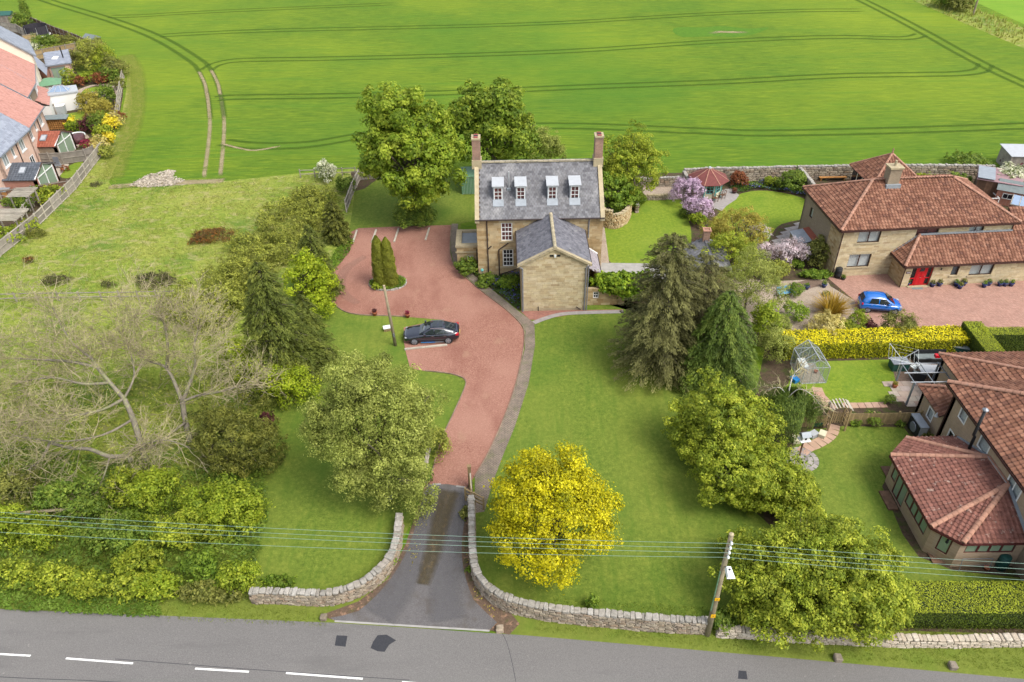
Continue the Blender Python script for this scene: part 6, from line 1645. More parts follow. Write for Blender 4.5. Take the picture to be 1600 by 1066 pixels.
# ------------------------------------------------------------------ cars
def car(name,label,loc,rz,Lc,Wc,prof,glass,paint,whx,wr,details):
    """prof: list of (x, z_bottom, z_belt, half width at belt) ; glass: greenhouse stations (x, z, halfwidth)"""
    T=thing(name,label,'car',loc,rz)
    # body: lofted lower shell with rounded sections
    st=[]
    for(x,zb,zt,hw,tum)in prof:
        st.append([(x,-hw*.93,zb),(x,-hw,zb+(zt-zb)*.35),(x,-hw,zb+(zt-zb)*.7),(x,-hw*tum,zt-.02),(x,-hw*tum*.6,zt+.015),(x,hw*tum*.6,zt+.015),(x,hw*tum,zt-.02),(x,hw,zb+(zt-zb)*.7),(x,hw,zb+(zt-zb)*.35),(x,hw*.93,zb)])
    mb=MB();n=10
    for s_ in st:mb.v+=s_
    for i in range(len(st)-1):
        for j in range(n):
            a,b=i*n+j,i*n+(j+1)%n;mb.f.append((a,a+n,b+n,b))
    mb.f.append(tuple(range(n)));mb.f.append(tuple((len(st)-1)*n+j for j in range(n))[::-1])
    body=mb.build('body',paint,T)
    for p in body.data.polygons:p.use_smooth=True
    md=body.modifiers.new('sub','SUBSURF');md.levels=md.render_levels=2
    # greenhouse
    mb=MB();gl=MB()
    for s_ in glass:
        x,zb,zt,hb,ht=s_
        mb.v+=[(x,-hb,zb),(x,-(hb+ht)/2-.02,(zb+zt)/2),(x,-ht,zt),(x,-ht*.5,zt+.03),(x,ht*.5,zt+.03),(x,ht,zt),(x,(hb+ht)/2+.02,(zb+zt)/2),(x,hb,zb)]
    n=8
    for i in range(len(glass)-1):
        for j in range(n-1):
            a=i*n+j;mb.f.append((a,a+n,a+n+1,a+1))
    mb.f.append(tuple(range(n)));mb.f.append(tuple((len(glass)-1)*n+j for j in range(n))[::-1])
    cab=mb.build('cabin',paint,T,smooth_=True)
    for nm,quads in details['glass']:
        for q in quads:
            MB().quad(*q).build(nm,Mt['glass_car'],T)
    for sx in whx:
        for sy in(-1,1):
            w_=MB().tube([(sx,sy*(Wc/2-.22),wr),(sx,sy*(Wc/2-.01),wr)],wr,20).build('wheel',Mt['tyre'],T)
            r_=MB().tube([(sx,sy*(Wc/2-.01),wr),(sx,sy*(Wc/2+.012),wr)],wr*.7,16).build('rim',Mt['steel_grey'],w_)
            sp=MB()
            for k in range(5):
                a=2*math.pi*k/5;sp.bar((sx,sy*(Wc/2+.022),wr),(sx+math.cos(a)*wr*.66,sy*(Wc/2+.022),wr+math.sin(a)*wr*.66),.06,.03)
            sp.build('spoke',Mt['rim'],w_)
            MB().tube([(sx,sy*(Wc/2-.2),wr+.02),(sx,sy*(Wc/2-.03),wr+.02)],wr*1.13,20).build('wheel_arch',Mt['black_plastic'],T)
    for nm,m_,bx in details['boxes']:
        MB().box(*bx).build(nm,m_,T)
    return T
# black fastback, nose to the left
cg=G(675,533)
prof=[(-2.36,.32,.62,.55,.9),(-2.28,.2,.72,.78,.88),(-2.0,.18,.80,.89,.9),(-1.4,.18,.88,.93,.9),(-.9,.18,.95,.93,.92),(0,.18,.98,.93,.93),(.9,.18,1.0,.93,.93),(1.6,.18,1.03,.92,.9),(2.1,.2,1.05,.86,.85),(2.32,.32,.98,.74,.85),(2.38,.42,.82,.6,.9)]
glass=[(-1.0,.90,.94,.72,.7),(-.45,.95,1.25,.82,.62),(.05,.97,1.40,.84,.59),(.6,.98,1.43,.84,.59),(1.15,.99,1.36,.83,.57),(1.7,1.0,1.17,.78,.58),(2.1,1.0,1.06,.68,.62)]
dets={'glass':[('windscreen',[[(-1.0,-.66,.985),(-1.0,.66,.985),(-.08,.52,1.45),(-.08,-.52,1.45)]]),
                  ('rear_window',[[(1.98,-.5,1.125),(1.98,.5,1.125),(1.2,.48,1.395),(1.2,-.48,1.395)]]),
                  ('sunroof',[[(.12,-.4,1.455),(.12,.4,1.455),(.95,.4,1.452),(.95,-.4,1.452)]]),
                  ('side_window',[[(-.72,s*.835,.99),(.22,s*.868,1.0),(.22,s*.66,1.37),(-.05,s*.665,1.34)]for s in(-1,1)]),
                  ('side_window',[[(.3,s*.868,1.0),(1.45,s*.845,1.03),(1.1,s*.665,1.31),(.3,s*.66,1.37)]for s in(-1,1)])],
        'boxes':[('door_mirror',Mt['car_black'],(-.62,-.46,-1.08,-.9,.98,1.12)),('door_mirror',Mt['car_black'],(-.62,-.46,.9,1.08,.98,1.12)),
                  ('headlight',Mt['lamp_clear'],(-2.24,-2.05,-.8,-.64,.63,.70)),('headlight',Mt['lamp_clear'],(-2.24,-2.05,.64,.8,.63,.70)),
                  ('tail_light',Mt['lamp_red'],(2.06,2.3,-.9,-.62,.84,.95)),('tail_light',Mt['lamp_red'],(2.06,2.3,.62,.9,.84,.95)),
                  ('sill_strip',Mt['accent_blue'],(-.9,.3,-.955,-.93,.22,.29)),('sill_strip',Mt['steel_grey'],(.3,1.0,-.955,-.93,.22,.29)),
                  ('number_plate',Mt['plate_yellow'],(2.37,2.4,-.26,.26,.55,.66)),('grille',Mt['black_plastic'],(-2.4,-2.3,-.3,.3,.35,.66)),
                  ('roof_rail',Mt['chrome'],(-.05,1.1,-.6,-.57,1.41,1.44)),('roof_rail',Mt['chrome'],(-.05,1.1,.57,.6,1.41,1.44)),('handle',Mt['chrome'],(.02,.2,-.95,-.93,.82,.85)),('handle',Mt['chrome'],(1.05,1.23,-.95,-.93,.84,.87)),('spoiler',Mt['car_black'],(2.0,2.2,-.62,.62,1.06,1.1))]}
car('parked_car','glossy black fastback car parked on the red gravel with its nose over the lawn',(cg.x,cg.y+.4,.02),R(2),4.76,1.86,prof,glass,Mt['car_black'],(-1.45,1.4),.34,dets)
# blue hatchback, nose to the right
cg=G(1374,486)
prof=[(-1.8,.35,.72,.62,.9),(-1.74,.22,.9,.76,.9),(-1.5,.2,.98,.82,.92),(-.8,.2,.98,.83,.93),(0,.2,.95,.83,.93),(.8,.2,.9,.83,.92),(1.3,.2,.86,.81,.88),(1.66,.22,.72,.72,.85),(1.8,.32,.58,.55,.9)]
glass=[(-1.72,.95,1.0,.66,.6),(-1.45,.96,1.42,.72,.54),(-1.1,.97,1.48,.75,.55),(-.3,.96,1.5,.76,.55),(.2,.95,1.44,.76,.55),(.7,.92,1.14,.74,.62),(1.05,.88,.92,.7,.66)]
dets={'glass':[('windscreen',[[(1.06,-.6,.99),(1.06,.6,.99),(.33,.5,1.5),(.33,-.5,1.5)]]),('rear_window',[[(-1.78,-.5,1.03),(-1.78,.5,1.03),(-1.53,.46,1.42),(-1.53,-.46,1.42)]]),
                  ('side_window',[[(-.28,s*.79,.99),(.72,s*.775,.97),(.22,s*.6,1.39),(-.28,s*.61,1.42)]for s in(-1,1)]),('side_window',[[(-1.15,s*.775,1.0),(-.38,s*.79,.99),(-.38,s*.61,1.42),(-1.0,s*.61,1.40)]for s in(-1,1)])],
        'boxes':[('door_mirror',Mt['car_blue'],(.42,.58,-.98,-.8,.96,1.08)),('door_mirror',Mt['car_blue'],(.42,.58,.8,.98,.96,1.08)),('headlight',Mt['lamp_clear'],(1.48,1.68,-.72,-.54,.64,.75)),('headlight',Mt['lamp_clear'],(1.48,1.68,.54,.72,.64,.75)),
                  ('tail_light',Mt['lamp_red'],(-1.74,-1.62,-.78,-.66,.8,.96)),('tail_light',Mt['lamp_red'],(-1.74,-1.62,.66,.78,.8,.96)),('number_plate',Mt['plate_yellow'],(-1.84,-1.8,-.26,.26,.5,.62)),
                  ('handle',Mt['chrome'],(-.2,-.06,-.85,-.83,.84,.87)),('handle',Mt['chrome'],(-1.0,-.86,-.85,-.83,.86,.89)),('trim',Mt['black_plastic'],(-1.2,1.1,-.845,-.825,.44,.5))]}
car('parked_car','bright blue hatchback parked on the block paved driveway',(cg.x,cg.y+.3,.03),R(-9),3.62,1.66,prof,glass,Mt['car_blue'],(-1.13,1.13),.3,dets)

# ------------------------------------------------------------------ garden buildings, furniture and pots
b=G(1103,304);SM=thing('summerhouse','octagonal turquoise summerhouse with dark red felt roof in the walled garden','summerhouse',tuple(b),0)
rr=1.55
cs=[(rr*math.cos(R(22.5+45*k)),rr*math.sin(R(22.5+45*k)))for k in range(8)]
for k in range(8):
    a,b_=Vector((*cs[k],0)),Vector((*cs[(k+1)%8],0));d=(b_-a).normalized();nn=Vector((-d.y,d.x,0));L=(b_-a).length
    m_=MB();wall_skin(m_,(a,d,nn),L,0,2.1,[(.18,L-.18,.75,1.9)],th=.06,rev=.02);m_.build('wall_panel',Mt['cream_paint'],SM)
    window(SM,(a,d,nn),.18,L-.18,.75,1.9,2,3,Mt['teal'],Mt['glass_dark'],bw=.07,bar=.04,inset=-.02,back=None)
    MB().bar((a.x*1.02,a.y*1.02,0),(a.x*1.02,a.y*1.02,2.1),.1).build('corner_post',Mt['teal'],SM)
mb=MB();ro=2.3
for k in range(8):
    a0,a1=R(22.5+45*k),R(67.5+45*k)
    mb.add([(ro*math.cos(a0),ro*math.sin(a0),2.05),(ro*math.cos(a1),ro*math.sin(a1),2.05),(0,0,3.25)],[(0,1,2)])
    mb.add([(ro*math.cos(a0),ro*math.sin(a0),2.0),(ro*math.cos(a1),ro*math.sin(a1),2.0),(ro*math.cos(a1),ro*math.sin(a1),2.05),(ro*math.cos(a0),ro*math.sin(a0),2.05)],[(0,1,2,3)])
rf=mb.build('roof',Mt['felt_red'],SM)
mb=MB();[mb.bar((ro*math.cos(R(22.5+45*k)),ro*math.sin(R(22.5+45*k)),2.07),(0,0,3.27),.08,.03)for k in range(8)];mb.build('hip_strip',Mt['ridge_red'],rf)
MB().lathe([(.2,0),(.16,.12),(.02,.2)],(0,0,3.22),8).build('roof_cap',Mt['light_grey'],SM)
sheet('patio',gpoly([(1108,322),(1130,296),(1142,295),(1155,305),(1150,312),(1135,322),(1128,330)]),Mt['flag'],.020)

def slabs(T_name,label,poly,sz,mat,z=.03,rot=0.,seed=1,cat='paving',limit=300,gap=.02):
    """separate paving slabs clipped by their centres to a polygon of world points"""
    T=thing(T_name,label,cat,(poly[0][0],poly[0][1],0));o=Vector((poly[0][0],poly[0][1],0));r_=random.Random(seed)
    cx=sum(p[0]for p in poly)/len(poly);cy=sum(p[1]for p in poly)/len(poly);ms=[]
    for i in range(-30,31):
        for j in range(-30,31):
            x,y=(i+(.5 if j%2 else 0))*sz[0],j*sz[1]
            xx,yy=cx+x*math.cos(rot)-y*math.sin(rot),cy+x*math.sin(rot)+y*math.cos(rot)
            if inpoly(np.array([xx]),np.array([yy]),poly)[0]:
                ms.append(TRS(Vector((xx,yy,z))-o,rot,(sz[0]-gap,sz[1]-gap,.04+r_.uniform(0,.008))))
    place(T,'slab','block',ms,mat,limit);return T
slabs('slab_patio','square slab patio beside the metal pergola of the brick house',gpoly([(1380,598),(1440,598),(1480,620),(1440,634),(1396,630)]),(.75,.6),Mt['slab'],.035,0)
sheet('patio',gpoly([(1206,396),(1210,376),(1228,360),(1256,346),(1268,350),(1270,400),(1230,402)]),Mt['gravel_brown'],.022)
slabs('flagstone_patio','curved grey flagstone patio at the left of the hipped roof house',gpoly([(1206,392),(1212,372),(1228,358),(1256,344),(1266,350),(1270,380),(1262,400)]),(.62,.55),Mt['flag'],.035,R(20))
def slab_path(label,pts,n,wd,mat,ln=.5):
    P_=smooth(pts,8);T=thing('slab_path',label,'path',(P_[0].x,P_[0].y,0));o=Vector((P_[0].x,P_[0].y,0))
    cum=[0]; 
    for a,b in zip(P_[:-1],P_[1:]):cum.append(cum[-1]+(b-a).length)
    ms=[];k=int(cum[-1]/ln)
    for i in range(k):
        s_=(i+.5)*cum[-1]/k;j=max(q for q in range(len(cum))if cum[q]<=s_);j=min(j,len(P_)-2);d=(P_[j+1]-P_[j]).normalized();p=P_[j]+d*(s_-cum[j])
        ms.append(TRS(Vector((p.x,p.y,.03))-o,math.atan2(d.y,d.x),(cum[-1]/k*.93,wd,.04)))
    place(T,'slab','block',ms,mat);return T
slab_path('stepping slab path curving from the arched gate to the round bird table paving',[G(1303,664),G(1300,676),G(1290,686),G(1276,694),G(1262,700),G(1252,708)],12,.85,Mt['path_slab'])
slab_path('slab path running from the greenhouse door to the arched gate',[G(1276,606),G(1281,618),G(1290,628),G(1300,640)],8,.8,Mt['path_slab'])
slab_path('slab path along the back of the bright lawn beside the picket fence',[G(1318,634),G(1345,634),G(1385,633)],8,.6,Mt['path_slab'])
b=G(1252,718);RP=thing('round_paving','circle of radial paving setts around the bird table post','paving',tuple(b),0);ms=[]
for rr_,k in((.25,5),(.62,10),(1.0,16)):
    for i in range(k):a=2*math.pi*i/k;ms.append(TRS((rr_*math.cos(a),rr_*math.sin(a),.03),a,(.34,2*math.pi*rr_/k*.92,.04)))
place(RP,'sett','block',ms,Mt['flag'])
b=G(1249,712);BT=thing('bird_table','white bird table house on a dark wooden post in round paving','bird table',tuple(b),R(10))
MB().tube([(0,0,0),(0,0,1.55)],.06,6).build('post',Mt['wood_brown'],BT)
MB().box(-.38,.38,-.3,.3,1.55,1.6).build('tray',Mt['white'],BT)
MB().box(-.24,.24,-.18,-.16,1.6,2.0).box(-.24,.24,.16,.18,1.6,2.0).box(-.24,-.22,-.159,.159,1.6,2.0).box(.22,.24,-.159,.159,1.6,2.0).build('house_wall',Mt['white'],BT)
MB().box(-.08,.08,-.19,-.181,1.65,1.85).build('doorway',Mt['black_plastic'],BT)
MB().add([(-.34,-.3,1.98),(.34,-.3,1.98),(.34,0,2.25),(-.34,0,2.25),(-.34,.3,1.98),(.34,.3,1.98)],[(0,1,2,3),(3,2,5,4),(0,3,4),(1,5,2)]).build('roof',Mt['lead'],BT)

# greenhouse
b=G(1252,600);GH=thing('greenhouse','small aluminium framed glass greenhouse on the bright lawn','greenhouse',tuple(b),R(2));gw,gd,ge,gz=1.95,2.6,1.55,2.35
fm=MB()
for x in(0,gw):
    for y in(0,gd/3,2*gd/3,gd):fm.bar((x,y,0),(x,y,ge),.045)
    for z in(.02,ge):fm.bar((x,0,z),(x,gd,z),.05)
for y in(0,gd/3,2*gd/3,gd):fm.bar((0,y,ge),(gw/2,y,gz),.045).bar((gw,y,ge),(gw/2,y,gz),.045)
fm.bar((gw/2,0,gz),(gw/2,gd,gz),.06)
for y in(0,gd):fm.bar((0,y,.02),(gw,y,.02),.06).bar((0,y,ge),(gw,y,ge),.05).bar((gw*.32,y,0),(gw*.32,y,ge+.3),.04).bar((gw*.68,y,0),(gw*.68,y,ge+.3),.04)
fm.build('frame',Mt['alu'],GH)
for j in range(3):
    y0_,y1_=gd*j/3+.03,gd*(j+1)/3-.03
    for x in(0,gw):MB().quad((x,y0_,.05),(x,y1_,.05),(x,y1_,ge),(x,y0_,ge)).build('pane',Mt['glass_clear'],GH)
    MB().quad((.02,y0_,ge),(.02,y1_,ge),(gw/2,y1_,gz),(gw/2,y0_,gz)).build('pane',Mt['glass_clear'],GH);MB().quad((gw-.02,y0_,ge),(gw-.02,y1_,ge),(gw/2,y1_,gz),(gw/2,y0_,gz)).build('pane',Mt['glass_clear'],GH)
for y in(0,gd):MB().add([(0,y,.05),(gw,y,.05),(gw,y,ge),(gw/2,y,gz),(0,y,ge)],[(0,1,2,3,4)]).build('pane',Mt['glass_clear'],GH)
sheet('greenhouse_floor',[(b.x+.02,b.y+.05),(b.x+gw,b.y+.1),(b.x+gw-.1,b.y+gd),(b.x-.1,b.y+gd)],Mt['gravel_tan'],.024)
bx=G(1258,590)
tag(MB().box(-.5,.1,.5,1.7,.6,.65).box(-.5,-.45,.5,.55,0,.6).box(.05,.1,.5,.55,0,.6).box(.05,.1,1.65,1.7,0,.6).box(-.5,-.45,1.65,1.7,0,.6).build('potting_bench',Mt['white'],None,loc=(bx.x+.25,bx.y,0)),'white potting bench inside the greenhouse against the left panes','bench')
def pot(px,py,r_,h_,mat,label,plant=None,group=None,seed=1,z0=0,ph=.3):
    b_=G(px,py);T=thing('plant_pot',label,'plant pot',(b_.x,b_.y,z0),0,group)
    MB().lathe([(r_*.7,0),(r_*.98,h_*.8),(r_*1.08,h_*.86),(r_*1.08,h_),(r_*.85,h_),(r_*.82,h_*.8)],(0,0,0),12).build('pot',mat,T,smooth_=True)
    if plant:
        g=np.random.default_rng(seed);n=160;d_=nrm(g.normal(size=(n,3))+[0,0,.6]);C=d_*(r_*1.15)*g.uniform(.4,1,(n,1))+[0,0,h_+ph*.3]
        Vv,Ff=leaf_quads(C,d_+g.normal(0,.5,(n,3)),np.full(n,.055),.5,None,g);np_mesh('foliage',Vv,Ff,LF[plant],T,np.repeat(g.uniform(0,1,n),4))
    return T
pot(1274,583,.14,.25,Mt['terracotta'],'terracotta pot standing on the greenhouse floor')
pot(586,493,.22,.4,Mt['terracotta'],'terracotta pot at the gravel edge, left of the leaning pole','purple')
pot(637,496,.22,.4,Mt['terracotta'],'terracotta pot with red flowers at the gravel edge behind the black car','crimson')
pot(1397,606,.2,.35,Mt['terracotta'],'terracotta pot on the slab patio at the pergola post','copper')
pot(1147,302,.28,.35,Mt['maroon_vinyl'],'dark bowl planter on the summerhouse patio','rust')
for i,(px,py,pl,lb)in enumerate([(1260,452,'fresh','blue pot with a fern beside the clipped round bush'),(1287,449,'green','squat blue pot on the gravel below the drive corner'),(1417,446,'green','blue pot of greenery on a dark saucer left of the red door'),
        (1456,448,'olive','blue pot with pale shrub, first right of the red door'),(1467,447,'olive','blue pot second right of the red door'),(1493,447,'fresh','blue pot, left of the trio under the narrow window'),(1499,451,'olive','blue pot standing forward in the trio under the narrow window'),(1505,446,'olive','blue pot, right of the trio under the narrow window'),
        (1537,449,'fresh','blue pot holding tall yellow green plant under the wide window'),(1544,446,'green','low wide blue bowl behind the tall planted pot'),(1561,447,'green','first of two blue troughs near the garage'),(1569,447,'green','second of two blue troughs near the garage'),(1579,447,'fresh','rightmost blue pot beside the garage door')]):
    pot(px,py,.24,.38,Mt['blue_pot'],lb,pl,'blue glazed pots',seed=i)
tag(MB().box(-.5,.5,-.3,.3,.026,.045).build('door_mat',Mt['felt_grey'],None,loc=tuple(G(1432,450))),'dark green door mat in front of the red door','door mat')
def butt(px,py,r_,h_,mat,label):
    b_=G(px,py);T=thing('water_butt',label,'water butt',tuple(b_),0)
    MB().lathe([(r_*.86,.12),(r_*.98,.3),(r_,.5),(r_*.93,.55),(r_,.6),(r_*.98,h_*.75),(r_*.9,h_*.93)],(0,0,0),16).build('barrel',mat,T,smooth_=True)
    MB().lathe([(r_*.93,0),(r_*.93,.05),(r_*.5,.1),(r_*.1,.11)],(0,0,h_*.93),16).build('lid',mat,T);MB().lathe([(r_*.8,0),(r_*.75,.12)],(0,0,0),12).build('stand',mat,T)
    MB().box(-.03,.03,-r_-.08,-r_*.9,.3,.36).build('tap',Mt['black_plastic'],T)
butt(1308,434,.32,1.1,Mt['black_plastic'],'black water butt at the front left corner of the hipped roof house')
butt(1562,888,.34,1.15,Mt['butt_green'],'dark green ribbed water butt beside the sun lounge')
pot(1317,437,.22,.25,Mt['black_plastic'],'low dark planter beside the black water butt','green')
pot(1540,890,.16,.25,Mt['terracotta'],'small terracotta pot left of the green water butt')
b=G(1521,893);tag(MB().bar((-.9,0,.0),(-.9,.15,1.0),.03).bar((.9,0,0),(.9,.15,1.0),.03).bar((-.9,.15,1.0),(.9,.15,1.0),.03).bar((-.9,.07,.5),(.9,.07,.5),.02).build('trellis_frame',Mt['steel_grey'],None,loc=tuple(b)),'thin metal trellis frame leaning on the sun lounge wall','trellis')
# heat pump
b=G(1430,677);HP=thing('heat_pump','grey outdoor heat pump unit beside the brick house wall','heat pump',(b.x,b.y,0),R(-88))
MB().box(-.75,.75,-.28,.28,.12,1.2).build('casing',Mt['light_grey'],HP);MB().box(-.78,.78,-.31,.31,1.2,1.25).build('top_plate',Mt['lead'],HP)
MB().box(-.7,.7,-.33,-.285,.18,1.14).build('fan_grille',Mt['black_plastic'],HP);MB().box(-.6,-.5,-.3,.3,0,.12).box(.5,.6,-.3,.3,0,.12).build('foot',Mt['black_plastic'],HP)
MB().lathe([(.4,0),(.38,.04)],(0,0,0),16).build('fan_ring',Mt['steel_grey'],HP,loc=(0,-.36,.66)).rotation_euler=(math.pi/2,0,0)
# pergola, table, chairs, storage
b=G(1397,604)-Vector((.1,2.4,0));PG=thing('metal_pergola','open grey metal pergola frame over the slab patio','pergola',tuple(b),0)
ph=2.2;fm=[(.1,.2),(2.9,.2),(.1,2.4),(2.9,2.4)]
for x,y in fm:MB().bar((x,y,0),(x,y,ph),.11).build('post',Mt['steel_grey'],PG)
for y in(.2,1.3,2.4):MB().bar((-.2,y,ph+.05),(3.2,y,ph+.05),.06).build('rafter',Mt['light_grey'],PG)
for x in(.1,1.5,2.9):MB().bar((x,0,ph),(x,2.6,ph),.06).build('beam',Mt['steel_grey'],PG)
b=G(1448,587);TB=thing('garden_table','rectangular grey glass topped garden table under the pergola','table',tuple(b),R(-5))
MB().box(-.8,.8,-.5,.5,.70,.74).build('table_top',Mt['light_grey'],TB);[MB().bar((x,y,0),(x,y,.7),.06).build('leg',Mt['black_plastic'],TB)for x in(-.7,.7)for y in(-.4,.4)]
def sofa(px,py,rz,wd,label):
    b_=G(px,py);T=thing('rattan_sofa',label,'sofa',tuple(b_),rz,'black rattan seats')
    MB().box(-wd/2,wd/2,-.4,.4,.05,.4).build('seat',Mt['black_plastic'],T);MB().box(-wd/2,wd/2,.28,.42,.4,.8).build('backrest',Mt['black_plastic'],T);MB().box(-wd/2+.1,wd/2-.1,-.38,.26,.4,.48).build('cushion',Mt['felt_grey'],T)
sofa(1452,563,0,2.6,'long black rattan sofa behind the glass table');sofa(1470,590,R(-90),1.4,'black rattan seat at the right of the glass table');sofa(1433,592,R(160),.9,'black rattan armchair in front of the glass table')
tag(MB().box(-.2,.2,-.15,.15,0,.25).build('red_cushion',Mt['lamp_red'],None,loc=tuple(G(1464,558,.9))),'red cushion on the end of the long black sofa','cushion')
b=G(1427,580);WC=thing('plastic_chair','white plastic garden chair beside the glass table','chair',tuple(b),R(200))
MB().box(-.25,.25,-.25,.25,.4,.44).build('seat',Mt['white_plastic'],WC);m_=MB();[m_.bar((x,.24,.44),(x*1.1,.34,.88),.05,.02)for x in(-.2,-.1,0,.1,.2)];m_.bar((-.26,.35,.88),(.26,.35,.88),.06).build('backrest',Mt['white_plastic'],WC)
[MB().bar((x,y,0),(x*.9,y*.9,.42),.05).build('leg',Mt['white_plastic'],WC)for x in(-.25,.25)for y in(-.25,.25)];[MB().bar((x,-.25,.65),(x,.3,.65),.05).bar((x,-.24,.44),(x,-.24,.65),.04).build('armrest',Mt['white_plastic'],WC)for x in(-.27,.27)]
def bin_(px,py,sx,sy,sz,mat,lid,label,rz=0.,cat='storage box',name='storage_box',z0=0):
    b_=G(px,py);T=thing(name,label,cat,(b_.x,b_.y,z0),rz)
    MB().hexa([(-sx*.46,-sy*.46,0),(sx*.46,-sy*.46,0),(sx*.46,sy*.46,0),(-sx*.46,sy*.46,0),(-sx/2,-sy/2,sz),(sx/2,-sy/2,sz),(sx/2,sy/2,sz),(-sx/2,sy/2,sz)]).build('bin_body',mat,T)
    MB().box(-sx*.53,sx*.53,-sy*.53,sy*.53,sz,sz+.07).build('lid',lid,T)
    m_=MB();[m_.box(-sx*.47+sx*.235*k-.01,-sx*.47+sx*.235*k+.01,-sy/2-.015,-sy/2*.9,.08,sz-.06)for k in range(1,4)];m_.build('rib',mat,T)
bin_(1402,576,1.3,.9,.75,Mt['green_plastic'],Mt['lead_dark'],'dark green lidded compost bin by the gold hedge')
bin_(1498,552,1.4,1.0,.8,Mt['green_plastic'],Mt['felt_grey'],'green recycling crate unit behind the sofa by the clipped hedge',R(-20))
bin_(97,178,1.3,1.0,1.2,Mt['light_grey'],Mt['white'],'pale grey garden storage box on the estate patio',R(10))
bin_(8,312,1.6,1.1,1.2,Mt['wood_orange'],Mt['lead'],'orange timber playhouse store with blue grey lid at the left edge',0,'shed','small_shed')
bin_(606,516,.7,.45,.3,Mt['wood_tan'],Mt['white_plastic'],'wooden crate with a white lid lying on the lawn beside the leaning pole',R(15),'crate','lawn_crate')
for i,(px,py,m_,lb)in enumerate([(1276,664,Mt['green_plastic'],'green plastic crate below the arched gate'),(1270,682,Mt['light_grey'],'grey tray left of the slab path'),(1284,682,Mt['cream_paint'],'cream tray beside the slab path'),(1243,690,Mt['cream_paint'],'pale feed tray left of the bird table'),(1241,596,Mt['accent_blue'],'blue tub at the greenhouse corner')]):
    bin_(px,py,.6,.45,.3,m_,m_,lb,i*.5,'tub','garden_tub')
# rotary dryer
b=G(1400,586);RD=thing('rotary_dryer','rotary clothes dryer with crossed arms in front of the gold hedge','clothes dryer',tuple(b),R(20))
MB().tube([(0,0,0),(0,0,1.9)],.03,6).build('mast',Mt['alu'],RD)
for k in range(4):a=math.pi/2*k;MB().bar((0,0,1.6),(1.5*math.cos(a),1.5*math.sin(a),2.1),.04).build('arm',Mt['alu'],RD)
m_=MB()
for f in(.5,.75,1):
    for k in range(4):a,a2=math.pi/2*k,math.pi/2*(k+1);m_.tube([(1.5*f*math.cos(a),1.5*f*math.sin(a),1.6+.5*f),(1.5*f*math.cos(a2),1.5*f*math.sin(a2),1.6+.5*f)],.008,3)
m_.build('line',Mt['white_plastic'],RD)
# picket fence with arched gate
T=panel_fence('picket_fence','tan picket fence between the two lawns right of the arched gate',[G(1318,664),G(1360,664),G(1400,663),G(1434,662)],1.15,Mt['wood_tan'],Mt['wood_tan'],1.6,rails=2,boards=True,face=-1)
panel_fence('picket_fence','short picket fence left of the arched gate under the willow',[G(1250,668),G(1288,666)],1.1,Mt['wood_tan'],Mt['wood_tan'],1.6,rails=2,boards=True,face=-1)
b=G(1303,668);AG=thing('arched_gate','wooden garden gate with slatted arch over the slab path','gate',tuple(b),0)
for x in(-.62,.62):
    for y in(-.4,.4):MB().box(x-.05,x+.05,y-.05,y+.05,0,2.0).build('post',Mt['wood_tan'],AG)
    for z in(.4,.8,1.2,1.6):MB().bar((x,-.4,z),(x,.4,z),.03,.05).build('side_slat',Mt['wood_tan'],AG)
for k in range(9):
    a=math.pi*(k+.5)/9;x,z=-.72*math.cos(a),2.0+.38*math.sin(a);MB().bar((x,-.5,z),(x,.5,z),.09,.03).build('roof_slat',Mt['wood_pale'],AG)
for y in(-.4,.4):
    m_=MB().tube([(-.66*math.cos(math.pi*k/10),y,1.97+.34*math.sin(math.pi*k/10))for k in range(11)],.04,5).build('arch',Mt['wood_tan'],AG)
for k in range(7):MB().box(-.54+k*.165,-.45+k*.165,.38,.4,.1,1.1+.1*math.sin(math.pi*k/6)).build('picket',Mt['wood_tan'],AG)
MB().bar((-.56,.42,.3),(.56,.42,.3),.05).bar((-.56,.42,.9),(.56,.42,.9),.05).build('gate_rail',Mt['wood_tan'],AG)
# blue slatted bench
b=G(1226,462);BB=thing('slatted_bench','pale blue slatted bench seen from above on the front garden path','bench',tuple(b),R(12))
for k in range(4):MB().box(-.75,.75,-.32+k*.17,-.2+k*.17,.42,.46).build('slat',Mt['sky_blue'],BB)
for x in(-.6,.6):MB().box(x-.04,x+.04,-.3,.3,.36,.419).build('bearer',Mt['white'],BB);[MB().box(x-.04,x+.04,y-.04,y+.04,0,.36).build('leg',Mt['white'],BB)for y in(-.25,.25)]
for k in range(2):MB().box(-.75,.75,.34,.37,.55+k*.16,.66+k*.16).build('back_slat',Mt['sky_blue'],BB)
# bistro set, statue, tables
def wire_chair(px,py,rz,label):
    b_=G(px,py);T=thing('garden_chair',label,'chair',tuple(b_),rz,'chairs by the summerhouse')
    MB().box(-.25,.25,-.25,.25,.42,.46).build('seat',Mt['wood_brown'],T);MB().bar((-.24,.25,.44),(-.24,.3,.95),.05).bar((.24,.25,.44),(.24,.3,.95),.05).bar((-.24,.3,.93),(.24,.3,.93),.05).bar((0,.28,.46),(0,.3,.93),.04).build('backrest',Mt['wood_brown'],T)
    [MB().bar((x,y,0),(x,y,.42),.05).build('leg',Mt['wood_brown'],T)for x in(-.22,.22)for y in(-.22,.22)];[MB().bar((x,-.22,.66),(x,.26,.66),.05).bar((x,-.22,.46),(x,-.22,.66),.04).build('armrest',Mt['wood_brown'],T)for x in(-.26,.26)]
wire_chair(1117,315,R(30),'brown wooden armchair left of the pair in front of the summerhouse');wire_chair(1128,310,R(-60),'brown wooden armchair turned sideways, right of the pair by the summerhouse')
b=G(1270,279);ST=thing('statue','dark metal animal sculpture standing on the gravel terrace','statue',tuple(b),R(5))
